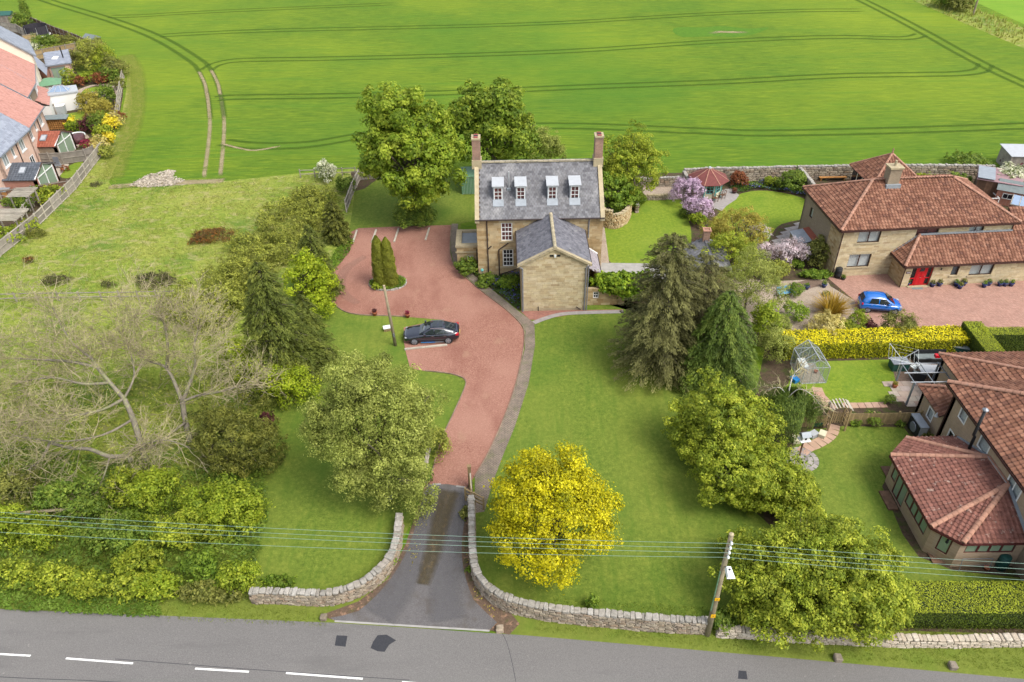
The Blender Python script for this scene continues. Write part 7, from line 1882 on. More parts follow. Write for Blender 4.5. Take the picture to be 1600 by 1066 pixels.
MB().tube([(-.5,0,.62),(-.2,0,.66),(.25,0,.64),(.5,0,.7)],[.14,.2,.18,.12],8).build('torso',Mt['black_plastic'],ST,smooth_=True)
[MB().tube([(x,y,.6),(x*1.05,y,.3),(x,y,0)],[.07,.05,.04],6).build('leg',Mt['black_plastic'],ST)for x in(-.42,.42)for y in(-.1,.1)];MB().tube([(.48,0,.7),(.68,0,.92),(.85,0,.9)],[.1,.08,.05],6).build('head',Mt['black_plastic'],ST);MB().tube([(-.5,0,.65),(-.72,0,.5),(-.8,0,.3)],[.05,.03,.02],5).build('tail',Mt['black_plastic'],ST)
tag(MB().box(-1.6,1.6,-.2,.2,.38,.44).box(-1.4,-1.3,-.15,.15,0,.38).box(1.3,1.4,-.15,.15,0,.38).build('long_bench',Mt['wood_orange'],None,loc=tuple(G(1300,282))),'long low pale timber bench on the terrace against the stone wall','bench')
b=G(1501,274);RT_=thing('round_table','round white table behind the hipped roof ridge','table',tuple(b));MB().lathe([(.65,0),(.65,.04)],(0,0,.7),20).build('table_top',Mt['white_plastic'],RT_);MB().lathe([(.3,0),(.05,.06),(.05,.7)],(0,0,0),8).build('pedestal',Mt['steel_grey'],RT_)
# sheds at far right
def shed(px,py,rz,sx,sy,h0_,h1_,wall,roof,label,pent=True,win=None):
    b_=G(px,py);T=thing('shed',label,'shed',tuple(b_),rz)
    n=int(sx/.22)
    MB().box(.03,sx-.03,.03,sy-.03,0,h0_-.02).build('wall',wall,T)
    for i in range(n):MB().box(sx*i/n+.01,sx*(i+1)/n-.01,-.02,.03,.02,h0_-.03 if not pent else h0_).build('board',wall,T)
    if pent:MB().hexa([(-.15,-.2,h0_),(sx+.15,-.2,h0_),(sx+.15,sy+.15,h1_),(-.15,sy+.15,h1_),(-.15,-.2,h0_+.07),(sx+.15,-.2,h0_+.07),(sx+.15,sy+.15,h1_+.07),(-.15,sy+.15,h1_+.07)]).build('roof',roof,T)
    else:MB().add([(-.15,-.15,h0_),(sx+.15,-.15,h0_),(sx+.15,sy+.15,h0_),(-.15,sy+.15,h0_),(-.15,sy/2,h1_),(sx+.15,sy/2,h1_)],[(0,1,5,4),(4,5,2,3),(1,2,5),(0,4,3),(3,2,1,0)]).build('roof',roof,T)
    if win:window(T,(Vector((0,0,0)),X,Y),*win,2,1,Mt['white'],Mt['glass_dark'],bw=.05,inset=-.08)
    return T
s1=shed(1518,308,R(-28),4.2,3.4,2.2,2.35,Mt['wood_brown'],Mt['felt_pink'],'open fronted brown shed with pink and grey roof at the field corner')
MB().box(-.1,1.6,-.18,3.4,2.42,2.46).build('roof_sheet',Mt['lead'],s1)
shed(1551,318,R(-30),3.2,2.4,1.7,2.5,Mt['brick_gable'],Mt['felt_grey'],'small reddish shed with grey pitched roof and window',False,(.6,1.6,.8,1.4))
shed(1572,268,R(-5),6.0,3.0,1.9,2.1,Mt['wood_grey'],Mt['light_grey'],'long low shed with pale sheet roof at the top right field edge')
b=G(1569,345);CF=thing('cold_frame_shelter','timber shelter with blue translucent sheet roof beside the hipped house','shelter',tuple(b),R(-35))
for x in(0,3.0):
    for y in(0,2.2):MB().bar((x,y,0),(x,y,2.0),.09).build('post',Mt['wood_brown'],CF)
for k in range(4):MB().box(.0+k*.76,.72+k*.76,-.2,2.4,2.03,2.06).build('roof_sheet',Mt['glass_sky'],CF)
m_=MB();[m_.bar((-.05+k*.765,-.2,2.08),(-.05+k*.765,2.4,2.08),.05)for k in range(5)];m_.bar((-.1,-.2,2.0),(3.1,-.2,2.0),.08).bar((-.1,2.4,2.0),(3.1,2.4,2.0),.08).build('roof_frame',Mt['wood_pale'],CF)
b=G(1540,322);tag(MB().bar((0,0,.9),(0,2.8,.9),.07).bar((1.2,0,.9),(1.2,2.8,.9),.07).bar((0,0,.9),(1.2,0,.9),.07).bar((0,2.8,.9),(1.2,2.8,.9),.07).bar((0,0,0),(0,0,.9),.07).bar((1.2,0,0),(1.2,0,.9),.07).bar((0,2.8,0),(0,2.8,.9),.07).bar((1.2,2.8,0),(1.2,2.8,.9),.07).build('fruit_cage',Mt['white'],None,loc=tuple(b)),'white framed cold frame behind the right hip of the big roof','cold frame')
# green metal shed behind the sycamore
b=G(722,304);GS=thing('metal_shed','pale green corrugated metal shed behind the big sycamore','shed',tuple(b),R(2))
MB().box(0,1.9,0,2.6,0,2.1).build('wall',Mt['white'],GS)
for k in range(9):MB().box(-.0+k*.17,.13+k*.17,-.05,-.001,.05,2.0).build('door_rib',Mt['green_paint'],GS)
MB().box(-.08,1.98,-.1,2.7,2.1,2.2).build('roof',Mt['green_paint'],GS)
# outhouse with small chimney hidden in the trees
b=G(1075,455);OH=thing('outhouse','old slate roofed outhouse with small brick chimney among the trees','outhouse',(b.x,b.y,0),R(-4))
MB().box(0,3.6,0,4.6,0,2.1).build('wall',Mt['sandstone'],OH)
q=[(3.8,-.2,2.05),(3.8,4.8,2.05),(1.8,4.8,3.1),(1.8,-.2,3.1)];tile_roof(OH,q,'slate',Mt['slate'],Mt['roof_base'],(q[0],q[1]),.28,.22,.02,kind='box',limit=0)
q=[(-.2,4.8,2.05),(-.2,-.2,2.05),(1.8,-.2,3.1),(1.8,4.8,3.1)];tile_roof(OH,q,'slate',Mt['slate'],Mt['roof_base'],(q[0],q[1]),.28,.22,.02,kind='box',limit=0)
ch=MB().box(1.5,2.1,4.0,4.6,2.6,4.1).build('chimney',Mt['brick_old'],OH);MB().box(1.42,1.56,3.92,4.68,4.1,4.18).box(2.04,2.18,3.92,4.68,4.1,4.18).box(1.56,2.04,3.92,4.06,4.1,4.18).box(1.56,2.04,4.54,4.68,4.1,4.18).build('rim',Mt['ridge_red'],ch)
# lean-to glasshouse at left of hipped house
b=G(1244,402);GLn=thing('lean_to_store','low lean-to with sheet and red tile roof against the left wall of the hipped house','lean-to',tuple(b),R(3))
MB().box(0,2.0,0,2.4,0,1.5).build('wall',Mt['brick_side'],GLn);MB().hexa([(-.1,-.1,1.5),(1.2,-.1,1.75),(1.2,2.5,1.75),(-.1,2.5,1.5),(-.1,-.1,1.56),(1.2,-.1,1.81),(1.2,2.5,1.81),(-.1,2.5,1.56)]).build('roof_sheet',Mt['lead'],GLn)
MB().hexa([(1.21,-.1,1.76),(2.0,-.1,1.95),(2.0,2.5,1.95),(1.21,2.5,1.76),(1.21,-.1,1.84),(2.0,-.1,2.03),(2.0,2.5,2.03),(1.21,2.5,1.84)]).build('tiled_roof',Mt['tile_rust'],GLn)
# estate garden items
b=G(62,62);TR=thing('trampoline','trampoline with dark safety net and white rim in the far estate garden','trampoline',tuple(b),0)
MB().lathe([(2.0,.8),(2.0,.84)],(0,0,0),20).build('mat',Mt['net'],TR);mb=MB()
for k in range(20):a,a2=2*math.pi*k/20,2*math.pi*(k+1)/20;mb.quad((2.0*math.cos(a),2.0*math.sin(a),.85),(2.0*math.cos(a2),2.0*math.sin(a2),.85),(2.0*math.cos(a2),2.0*math.sin(a2),2.5),(2.0*math.cos(a),2.0*math.sin(a),2.5))
mb.build('safety_net',Mt['net'],TR);MB().tube([(2.08*math.cos(2*math.pi*k/24),2.08*math.sin(2*math.pi*k/24),.85)for k in range(25)],.08,6,caps=False).build('rim',Mt['white'],TR)
[MB().bar((2.05*math.cos(a),2.05*math.sin(a),0),(2.05*math.cos(a),2.05*math.sin(a),2.5),.06).build('leg',Mt['alu'],TR)for a in[math.pi/3*k for k in range(6)]]
b=G(122,222);HT_=thing('hot_tub','round hot tub with dark maroon cover and white surround on the estate patio','hot tub',tuple(b));MB().lathe([(1.0,0),(1.05,.7),(.95,.75)],(0,0,0),20).build('tub',Mt['maroon_vinyl'],HT_,smooth_=True)
MB().lathe([(1.0,0),(.95,.1),(.3,.16)],(0,0,.75),20).build('cover',Mt['maroon_vinyl'],HT_);MB().tube([(1.12*math.cos(R(k)),1.12*math.sin(R(k)),.9)for k in range(20,170,15)],.09,6).build('surround',Mt['white_plastic'],HT_)
b=G(92,203);OS=thing('log_store','grey roofed log store with orange logs beside the estate patio','log store',tuple(b),R(5))
MB().box(-1.4,1.4,.8,.86,0,1.6).box(-1.4,-1.34,0,.8,0,1.6).box(1.34,1.4,0,.8,0,1.6).build('frame',Mt['wood_brown'],OS);MB().hexa([(-1.6,-.2,1.5),(1.6,-.2,1.5),(1.6,1.0,1.7),(-1.6,1.0,1.7),(-1.6,-.2,1.57),(1.6,-.2,1.57),(1.6,1.0,1.77),(-1.6,1.0,1.77)]).build('roof',Mt['felt_grey'],OS)
for i in range(9):
    for j in range(5):MB().tube([(-1.2+i*.29,.0,.16+j*.27),(-1.2+i*.29,.7,.16+j*.27)],.12,6).build('log',Mt['wood_orange'],OS)
def slat_pergola(px,py,rz,sx,sy,h_,label,n):
    b_=G(px,py);T=thing('timber_pergola',label,'pergola',tuple(b_),rz)
    for x in(0,sx):
        for y in(0,sy):MB().box(x-.06,x+.06,y-.06,y+.06,0,h_).build('post',Mt['wood_grey'],T)
        MB().box(x-.04,x+.04,-.3,sy+.3,h_,h_+.14).build('beam',Mt['wood_grey'],T)
    for k in range(n):y=-.25+(sy+.5)*k/(n-1);MB().box(-.3,sx+.3,y-.04,y+.04,h_+.141,h_+.24).build('rafter',Mt['wood_pale'],T)
slat_pergola(28,335,0,1.9,1.6,2.1,'small square timber pergola behind the panel fence',8)
slat_pergola(-8,372,0,3.0,2.0,2.0,'larger slatted pergola at the left edge behind the panel fence',9)
rail_fence('pale open rail trellis rising behind the small pergola',[G(36,345),G(48,330),G(60,316)],1.3,3,Mt['wood_pale'],1.4)
b=G(92,262);tag(MB().box(-.35,.35,-.02,.02,.5,1.4).bar((-.5,-.3,0),(-.35,0,.7),.05).bar((.5,-.3,0),(.35,0,.7),.05).box(-.5,.5,-.4,0,.38,.43).build('arbour_seat',Mt['steel_grey'],None,loc=tuple(b)),'dark metal seat against the grey fence of the estate patio','seat')
b=G(10,44);tag(MB().box(-1.1,1.1,-.5,.5,.7,.78).box(-1.0,-.9,-.4,.4,0,.7).box(.9,1.0,-.4,.4,0,.7).build('picnic_table',Mt['cream_paint'],None,loc=tuple(b)),'pale picnic table in the farthest estate garden','table')
shed(-6,40,R(5),3.2,2.0,1.8,2.4,Mt['wood_grey'],Mt['green_plastic'],'green roofed shed at the top left corner',False)
shed(134,74,R(-30),2.4,1.8,1.6,2.2,Mt['wood_brown'],Mt['felt_grey'],'small dark shed against the far boundary fence of the estate',False)
bin_(176,106,1.6,1.2,.9,Mt['light_grey'],Mt['light_grey'],'low pale grey box by the far fence corner',R(20))
# loose stones on the verge
for px,py,lb in((781,985,'loose boulder at the right corner of the drive mouth'),(506,967,'loose boulder at the left corner of the drive mouth'),(1308,1031,'small pale stone on the verge below the big bush'),(1487,1043,'small pale stone on the verge at the right')):
    V_,F_=VARS['stone'][rnd.randrange(6)];m_=MB().add([v_*.4+Vector((0,0,.12))for v_ in V_],[tuple(f)for f in F_]);tag(m_.build('boulder',Mt['rubble'],None,loc=tuple(G(px,py))),lb,'boulder')
# ------------------------------------------------------------------ vegetation
def crown_at(px,py,hc):
    p=G(px,py,hc);return(p.x,p.y)
tree('sycamore_tree','huge bright green sycamore beside the red gravel, left of the farmhouse','tree',(-10.0,75.0),
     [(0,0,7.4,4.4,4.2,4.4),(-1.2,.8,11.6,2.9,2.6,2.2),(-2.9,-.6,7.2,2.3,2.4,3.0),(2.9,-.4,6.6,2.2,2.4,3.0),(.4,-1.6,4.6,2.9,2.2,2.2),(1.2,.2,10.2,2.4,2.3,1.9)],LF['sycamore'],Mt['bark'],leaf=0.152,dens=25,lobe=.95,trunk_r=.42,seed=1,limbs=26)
sh(648,352,'ivy_bush','dark ivy and shoots around the foot of the big sycamore','bush',4.2,2.6,LF['green'],2)
b=crown_at(770,205,6.5)
tree('sycamore_tree','rounded dark green sycamore behind the left chimney','tree',b,[(0,0,6.4,4.3,4.0,4.4),(-2.6,.5,6.9,2.3,2.2,2.5),(2.6,0,5.0,2.3,2.2,3.0),(.5,0,9.2,2.6,2.5,1.9)],LF['dark_sycamore'],Mt['bark'],leaf=0.160,dens=22,lobe=.95,trunk_r=.4,seed=3)
sh(848,262,'pale_shrub','pale leaved shrubs directly behind the farmhouse ridge','shrub',5.5,4.4,LF['birch'],4,3.0,leaf=0.096,dens=32)
b=crown_at(985,262,4.4)
tree('garden_tree','yellow green feathery tree right of the right hand chimney','tree',b,[(-.4,0,4.4,2.7,2.6,3.6),(1.3,.2,3.8,2.0,2.0,2.8),(-1.8,0,3.6,1.8,1.8,2.6)],LF['gold_green'],Mt['bark'],leaf=0.096,dens=38,lobe=.6,trunk_r=.2,seed=5)
b=crown_at(955,300,2.6)
tree('garden_tree','bright fresh green tree growing inside the curved stone wall','tree',b,[(0,0,2.6,2.1,1.6,2.0),(1.1,-.2,2.0,1.3,1.2,1.4)],LF['fresh'],Mt['bark'],leaf=0.120,dens=35,lobe=.5,trunk_r=.14,seed=6)
sh(990,325,'garden_bush','dark bush between the round wall and the terrace wall','bush',2.6,2.4,LF['dark_sycamore'],7)
# twin columns on their island
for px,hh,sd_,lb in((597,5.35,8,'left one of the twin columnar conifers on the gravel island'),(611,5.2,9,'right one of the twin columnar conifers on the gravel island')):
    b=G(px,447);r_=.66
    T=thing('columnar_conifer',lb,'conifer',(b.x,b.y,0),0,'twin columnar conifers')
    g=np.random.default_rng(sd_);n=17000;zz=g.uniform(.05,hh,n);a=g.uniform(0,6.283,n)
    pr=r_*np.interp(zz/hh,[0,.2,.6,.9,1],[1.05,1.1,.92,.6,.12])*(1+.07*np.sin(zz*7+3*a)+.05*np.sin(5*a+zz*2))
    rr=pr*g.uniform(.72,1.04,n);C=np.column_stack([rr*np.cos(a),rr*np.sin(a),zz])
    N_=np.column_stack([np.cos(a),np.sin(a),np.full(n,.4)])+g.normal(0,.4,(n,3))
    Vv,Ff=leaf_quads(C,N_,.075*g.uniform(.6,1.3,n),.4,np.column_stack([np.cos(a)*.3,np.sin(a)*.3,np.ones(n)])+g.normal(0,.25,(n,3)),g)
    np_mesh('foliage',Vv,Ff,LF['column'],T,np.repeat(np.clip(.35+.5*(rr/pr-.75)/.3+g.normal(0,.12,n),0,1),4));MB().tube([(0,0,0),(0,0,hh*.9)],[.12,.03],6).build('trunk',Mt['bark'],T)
ic=G(606,443);isl=[Vector((ic.x+1.75*math.cos(a),ic.y+1.35*math.sin(a),0))for a in[math.pi*k/12 for k in range(24)]]
sheet('island_bed',isl,Mt['soil'],.030);groundcover('ground_cover',isl,420,.38,LF['fresh'],21,.07,'low leafy plants ringing the twin conifers')
dry_wall('bed_edging','ring of small stones edging the round gravel island',isl+[isl[0]],.16,.16,Mt['rubble'],Mt['rubble_core'],Mt['coping'],(.22,.1),seed=30,cat='edging')
sh(590,452,'island_shrub','small lime shrub on the front left of the gravel island','shrub',.9,.8,LF['lime'],22)
# birch, maple and front trees
b=crown_at(592,690,5.2)
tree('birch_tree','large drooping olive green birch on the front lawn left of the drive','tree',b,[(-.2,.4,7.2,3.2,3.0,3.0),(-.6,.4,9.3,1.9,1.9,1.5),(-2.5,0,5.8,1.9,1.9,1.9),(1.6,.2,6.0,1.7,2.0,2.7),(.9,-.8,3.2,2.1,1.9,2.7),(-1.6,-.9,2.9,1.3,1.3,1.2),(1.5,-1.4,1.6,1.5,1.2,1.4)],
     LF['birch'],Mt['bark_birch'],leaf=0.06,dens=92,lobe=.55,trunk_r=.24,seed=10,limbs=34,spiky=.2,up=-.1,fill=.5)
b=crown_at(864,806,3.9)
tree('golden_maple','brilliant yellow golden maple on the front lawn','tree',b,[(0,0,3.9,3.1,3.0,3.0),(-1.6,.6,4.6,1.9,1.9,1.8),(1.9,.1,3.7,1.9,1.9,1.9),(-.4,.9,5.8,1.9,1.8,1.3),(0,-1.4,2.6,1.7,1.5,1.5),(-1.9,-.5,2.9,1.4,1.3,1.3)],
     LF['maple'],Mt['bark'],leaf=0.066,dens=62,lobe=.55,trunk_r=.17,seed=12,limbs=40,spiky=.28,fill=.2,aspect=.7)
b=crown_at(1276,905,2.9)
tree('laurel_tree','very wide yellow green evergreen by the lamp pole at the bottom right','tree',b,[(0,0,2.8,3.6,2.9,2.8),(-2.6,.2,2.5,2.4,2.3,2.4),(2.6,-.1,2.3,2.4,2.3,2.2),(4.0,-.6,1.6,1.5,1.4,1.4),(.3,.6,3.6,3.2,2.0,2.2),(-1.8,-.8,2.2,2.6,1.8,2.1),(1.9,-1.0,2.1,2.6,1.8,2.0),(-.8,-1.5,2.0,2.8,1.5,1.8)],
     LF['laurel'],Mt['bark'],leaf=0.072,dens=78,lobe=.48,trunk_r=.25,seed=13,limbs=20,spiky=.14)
# east boundary belt
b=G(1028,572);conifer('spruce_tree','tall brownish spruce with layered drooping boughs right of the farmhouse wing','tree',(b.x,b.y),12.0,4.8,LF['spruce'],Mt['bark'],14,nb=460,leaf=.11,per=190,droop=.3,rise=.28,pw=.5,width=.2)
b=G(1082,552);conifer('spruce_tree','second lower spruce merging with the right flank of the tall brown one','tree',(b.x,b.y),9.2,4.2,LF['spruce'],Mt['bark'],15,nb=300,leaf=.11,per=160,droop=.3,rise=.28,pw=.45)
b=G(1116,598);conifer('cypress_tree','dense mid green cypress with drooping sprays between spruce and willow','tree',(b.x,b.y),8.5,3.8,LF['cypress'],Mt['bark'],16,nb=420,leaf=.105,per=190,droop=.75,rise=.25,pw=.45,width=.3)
b=crown_at(1128,660,2.9)
tree('laurel_tree','bushy olive green evergreen below the cypress on the east lawn edge','tree',b,[(-.1,0,2.8,3.0,2.6,2.9),(1.4,-1.0,2.7,2.3,2.2,2.4),(-1.3,-.4,2.0,1.9,1.8,2.0)],LF['laurel'],Mt['bark'],leaf=0.076,dens=67,lobe=.42,trunk_r=.2,seed=17)
b=crown_at(1140,742,2.0)
tree('laurel_tree','green gold evergreen in the middle of the east boundary belt','tree',b,[(0,0,2.2,2.5,2.2,2.3),(1.7,-1.1,1.9,2.1,1.8,1.9),(2.4,.4,1.8,1.7,1.7,1.8)],LF['gold_green'],Mt['bark'],leaf=0.072,dens=67,lobe=.4,trunk_r=.15,seed=18)
sh(1222,790,'variegated_bush','yellow variegated bush edging the lower lawn of the brick house','bush',3.8,3.2,LF['gold_green'],19,5.0,leaf=.08)
sh(1196,745,'green_bush','fresh green bush left of the variegated bush','bush',2.3,2.6,LF['fresh'],20)
sh(1236,800,'green_bush','rounded lime green bush above the big bottom right evergreen','bush',3.6,2.4,LF['gold_green'],31,3.4,leaf=.08)
sh(1258,822,'green_bush','dark leafy bush at the edge of the brick house lower lawn','bush',2.2,1.5,LF['laurel'],32)
sh(1166,792,'green_bush','olive bush at the bend of the east lawn edge','bush',2.4,1.5,LF['laurel'],33)
sh(1145,872,'green_bush','small laurel beside the top of the lamp pole','bush',1.8,1.8,LF['laurel'],34)
sh(1128,975,'green_bush','low green bush at the foot of the lamp pole','bush',1.7,1.0,LF['green'],35)
b=crown_at(1172,440,3.0)
tree('feathery_tree','pale feathery tamarisk like tree behind the cypress','tree',b,[(0,0,3.0,2.3,2.1,2.6),(1.3,-.6,2.2,1.7,1.6,2.0),(-1.2,-.2,2.4,1.6,1.6,2.0)],LF['birch'],Mt['bark'],leaf=0.07,dens=48,lobe=.4,trunk_r=.1,seed=36,aspect=.3)
sh(1192,528,'laurel_bush','glossy bright laurel with upright shoots right of the cypress tip','bush',2.6,3.2,LF['lime'],37)
sh(1210,560,'feathery_bush','thin olive bush between the laurel and the gold hedge','bush',3.0,2.6,LF['birch'],38,leaf=.06)
b=G(1216,672)
wt=bare_tree('weeping_tree','weeping evergreen with bare white upper branches beside the arched gate',(b.x,b.y),
     [([Vector((0,0,0)),Vector((0,0,1.8)),Vector((.1,.1,3.2))],.14,.08),([Vector((.1,.1,3.0)),Vector((.7,.0,3.9)),Vector((1.5,-.4,3.7)),Vector((2.1,-.9,3.1))],.03,.015),([Vector((.1,.1,3.1)),Vector((-.6,.2,3.9)),Vector((-1.4,.3,3.6))],.035,.015),([Vector((.1,.1,3.1)),Vector((.4,.8,4.4)),Vector((1.2,1.6,4.6))],.05,.02)],Mt['bark_birch'],Mt['twig'],40,depth=3,n_twig=1,tl=.32)
g=np.random.default_rng(41);nn=26000;a=g.uniform(0,6.283,nn);rr=2.5*g.uniform(.1,1,nn)**.6;rr*=.8+.22*np.sin(3*a+1)+.12*np.sin(7*a)
C=np.column_stack([rr*np.cos(a)*1.1+.4,rr*np.sin(a)*.8,np.clip(3.7-.4*rr**1.3-2.4*g.uniform(0,1,nn)**1.2*(rr/2.2)+g.normal(0,.15,nn),.1,4.2)])
Vv,Ff=leaf_quads(C,np.column_stack([np.cos(a),np.sin(a),np.full(nn,.5)])+g.normal(0,.4,(nn,3)),.09*g.uniform(.6,1.3,nn),.28,np.tile([0,0,1.],(nn,1))+g.normal(0,.3,(nn,3)),g)
np_mesh('crown',Vv,Ff,LF['cypress'],wt,np.repeat(np.clip(g.normal(.45,.18,nn),0,1),4))
# walled garden
b=crown_at(1148,362,2.6)
tree('copper_tree','airy copper tinted tree between the round lawn and the spruce','tree',b,[(0,0,2.6,2.6,2.2,2.1),(-1.7,-.5,2.2,1.6,1.5,1.7),(1.6,.1,2.3,1.6,1.5,1.6)],LF['copper'],Mt['bark'],leaf=0.060,dens=44,lobe=.5,trunk_r=.12,seed=42,fill=.25,limbs=30)
b=crown_at(1138,398,2.2)
tree('green_tree','green underlayer tree right of the small brick chimney','tree',b,[(0,0,2.2,2.3,1.8,1.9),(1.5,-.4,1.6,1.3,1.3,1.4)],LF['gold_green'],Mt['bark'],leaf=0.072,dens=46,lobe=.42,trunk_r=.12,seed=43)
b=crown_at(1176,366,2.0)
tree('apple_tree','small crooked blossoming tree at the corner of the round lawn','tree',b,[(-.5,.4,2.4,.8,.8,1.0),(.9,0,2.0,.9,.8,.9)],LF['pink_blossom'],Mt['bark'],leaf=0.048,dens=38,lobe=.3,trunk_r=.09,seed=44,fill=.1)
b=crown_at(1072,299,1.4);shrub('lilac_bush','mauve flowering lilac bush at the corner of the gravel terrace','bush',b,[(0,0,1.4,1.7,1.3,1.4),(.8,.2,1.4,1.1,1.1,1.2)],LF['lilac'],.075,46,.35,45)
b=crown_at(1094,327,1.2);shrub('lilac_bush','second mauve flowering bush beside the back lawn edge','bush',b,[(0,0,1.2,1.2,1.1,1.2),(-.5,.7,1.1,.9,.9,1.0)],LF['lilac'],.075,46,.35,46)
sh(1090,352,'lime_shrub','lime shrub below the second lilac bush','shrub',1.9,1.3,LF['lime'],47);sh(1072,338,'green_shrub','low dark shrub at the right edge of the back lawn','shrub',1.8,.9,LF['green'],48)
sh(1226,412,'blossom_bush','broad pale pink blossom bush left of the hipped house','bush',4.3,2.5,LF['pink_blossom'],49,2.4,leaf=.07)
sh(1190,404,'blossom_bush','smaller pale pink bush at the foot of the crooked blossom tree','bush',2.0,1.7,LF['pink_blossom'],50,leaf=.07);sh(1150,428,'blossom_bush','tiny pink flowering shrub beside the outhouse gable','bush',1.2,1.4,LF['pink_blossom'],51,leaf=.06)
sh(1272,414,'green_bush','dark olive bush against the corner of the hipped house','bush',2.9,2.5,LF['olive'],52);sh(1212,434,'rhododendron','rounded rhododendron with pale buds beside the leafy path','bush',3.3,1.7,LF['hawthorn'],53,2.0)
sh(1274,434,'green_shrub','bright ferny plants below the corner of the hipped house','shrub',3.2,.7,LF['fresh'],54,1.4);sh(1245,418,'green_shrub','small bright plant between rhododendron and olive bush','shrub',1.3,.7,LF['fresh'],55)
sh(1152,292,'red_acer','rust red small acer in front of the white capped wall','shrub',1.9,1.7,LF['rust'],56);sh(1234,297,'green_bush','rounded green bush in the corner of the walled garden','bush',3.2,2.2,LF['green'],57)
sh(1205,290,'lime_shrub','small lime mound beneath the white capped wall','shrub',1.8,1.0,LF['lime'],58)
groundcover('flower_border',gpoly([(1140,296),(1150,287),(1255,284),(1268,312),(1225,302),(1185,297),(1152,303)]),130,.7,LF['bluebell'],59,.09,'mixed blue and green border along the walled garden')
groundcover('flower_border',gpoly([(1150,290),(1180,286),(1200,296),(1160,300)]),90,.9,LF['fresh'],60,.09,'taller green plants near the middle of the walled border')
# ivy bank at the lean-to
b=crown_at(968,452,1.4);shrub('ivy_hedge','bright ivy clad hedge beside the small window of the farmhouse lean-to','hedge',b,[(-1.5,.3,1.9,1.1,.8,.9),(0,0,1.6,1.6,.9,1.3),(1.3,-.2,1.4,1.3,.9,1.4),(-.4,-.1,1.9,1.5,.8,1.0)],LF['ivy'],.11,48,.3,61,aspect=.75)
b=crown_at(1003,448,1.3);shrub('ivy_hedge','right hand end of the ivy hedge under the spruce','hedge',b,[(0,0,1.3,1.2,1.0,1.2)],LF['ivy'],.11,48,.3,62,aspect=.75)
# bed beside the farmhouse
bed=gpoly([(716,404),(745,402),(752,432),(812,430),(812,486),(775,457),(740,430)])
groundcover('flower_border',bed,150,.55,LF['bluebell'],63,.09,'bluebells and leafy plants in the bed beside the farmhouse wing')
sh(731,428,'green_bush','loose green bush under the small annexe window','bush',2.3,1.5,LF['green'],64);sh(760,445,'green_bush','leafy clump at the foot of the farmhouse downpipe','bush',2.0,.9,LF['green'],65);sh(795,448,'green_bush','leafy clump in the corner of farmhouse and wing','bush',2.2,1.0,LF['fresh'],66)
tag(MB().lathe([(.03,-.5),(.03,0),(.12,.05),(.17,.15),(.12,.27),(.02,.3)],(0,0,.9),10).build('glass_ball',Mt['teal'],None,loc=tuple(G(754,437)),smooth_=True),'small turquoise garden ball on a stick in the farmhouse bed','ornament')
# west belt
b=G(448,596);conifer('leylandii_tree','tall dense dark conifer in the middle of the west belt','tree',(b.x,b.y),11.0,4.1,LF['leylandii'],Mt['bark'],70,nb=480,leaf=.12,per=140,droop=.55,rise=.3,pw=.6,width=.28)
b=G(492,560);conifer('leylandii_tree','lower dark conifer leaning over the west edge of the lawn','tree',(b.x,b.y),6.2,2.3,LF['leylandii'],Mt['bark'],71,nb=200,leaf=.12,per=110,droop=.6,rise=.25,pw=.5,width=.3)
b=G(500,455);conifer('cypress_tree','olive conifer with sweeping boughs at the left bend of the gravel','tree',(b.x,b.y),6.9,2.8,LF['leylandii'],Mt['bark'],72,nb=280,leaf=.12,per=120,droop=.8,rise=.3,pw=.6,width=.25)
b=G(528,376);conifer('cypress_tree','dark brown green conifer beside the lawn fence','tree',(b.x,b.y),4.4,1.9,LF['yew'],Mt['bark'],73,nb=200,leaf=.12,per=100,droop=.4,rise=.35,pw=.5)
sh(446,632,'lime_shrub','bright lime shrub at the foot of the tall west conifer','shrub',5.2,3.7,LF['bright_lime'],74,2.4,leaf=0.080,dens=35,fill=.15);sh(396,606,'lime_shrub','lime shrub left of the tall west conifer','shrub',3.2,4.6,LF['bright_lime'],75,leaf=0.080,dens=32,fill=.15)
b=crown_at(484,432,3.0);tree('lime_tree','light green young tree between the two west conifers','tree',b,[(0,0,3.0,1.9,1.7,2.0),(.8,-.9,2.0,1.2,1.1,1.6)],LF['bright_lime'],Mt['bark'],leaf=0.096,dens=32,lobe=.45,trunk_r=.1,seed=76,fill=.15)
sh(505,498,'lime_shrub','small yellow green shrub at the lower left curve of the gravel','shrub',1.9,2.6,LF['bright_lime'],77,leaf=0.080,dens=35,fill=.15)
sh(541,300,'green_shrub','grey green shrub outside the lawn corner fence','shrub',2.6,1.7,LF['green'],78);sh(512,282,'white_shrub','white flowering shrub at the edge of the crop','shrub',2.7,2.2,LF['white_blossom'],79,leaf=.09)
groundcover('ground_cover',gpoly([(536,378),(556,372),(546,395),(524,425),(512,440),(508,420)]),150,.5,LF['fresh'],80,.1,'leafy ground plants at the top left edge of the gravel')
scrub=gpoly([(425,338),(495,300),(520,320),(500,360),(470,400),(440,420),(410,470),(370,500),(330,540),(262,505),(270,470),(330,452),(360,400)])
r_=random.Random(5);bl=[]
for x,y in rand_in_poly(scrub,62,np.random.default_rng(82)):
    w_=r_.uniform(.9,1.7);h_=r_.uniform(.5,1.3);bl.append((x,y,h_*.6,w_,w_*.8,h_))
C,N_,S,T_,LB=blob_shell(bl,.36,20,.095,np.random.default_rng(83),.3,.3,.15)
Vv,Ff=leaf_quads(C,N_,S,.5,None,np.random.default_rng(84))
tag(np_mesh('scrub',Vv,Ff,LF['hawthorn'],None,np.repeat(T_,4)),'tangled yellow green hawthorn scrub spreading into the pasture west of the conifers',None,None,'stuff')
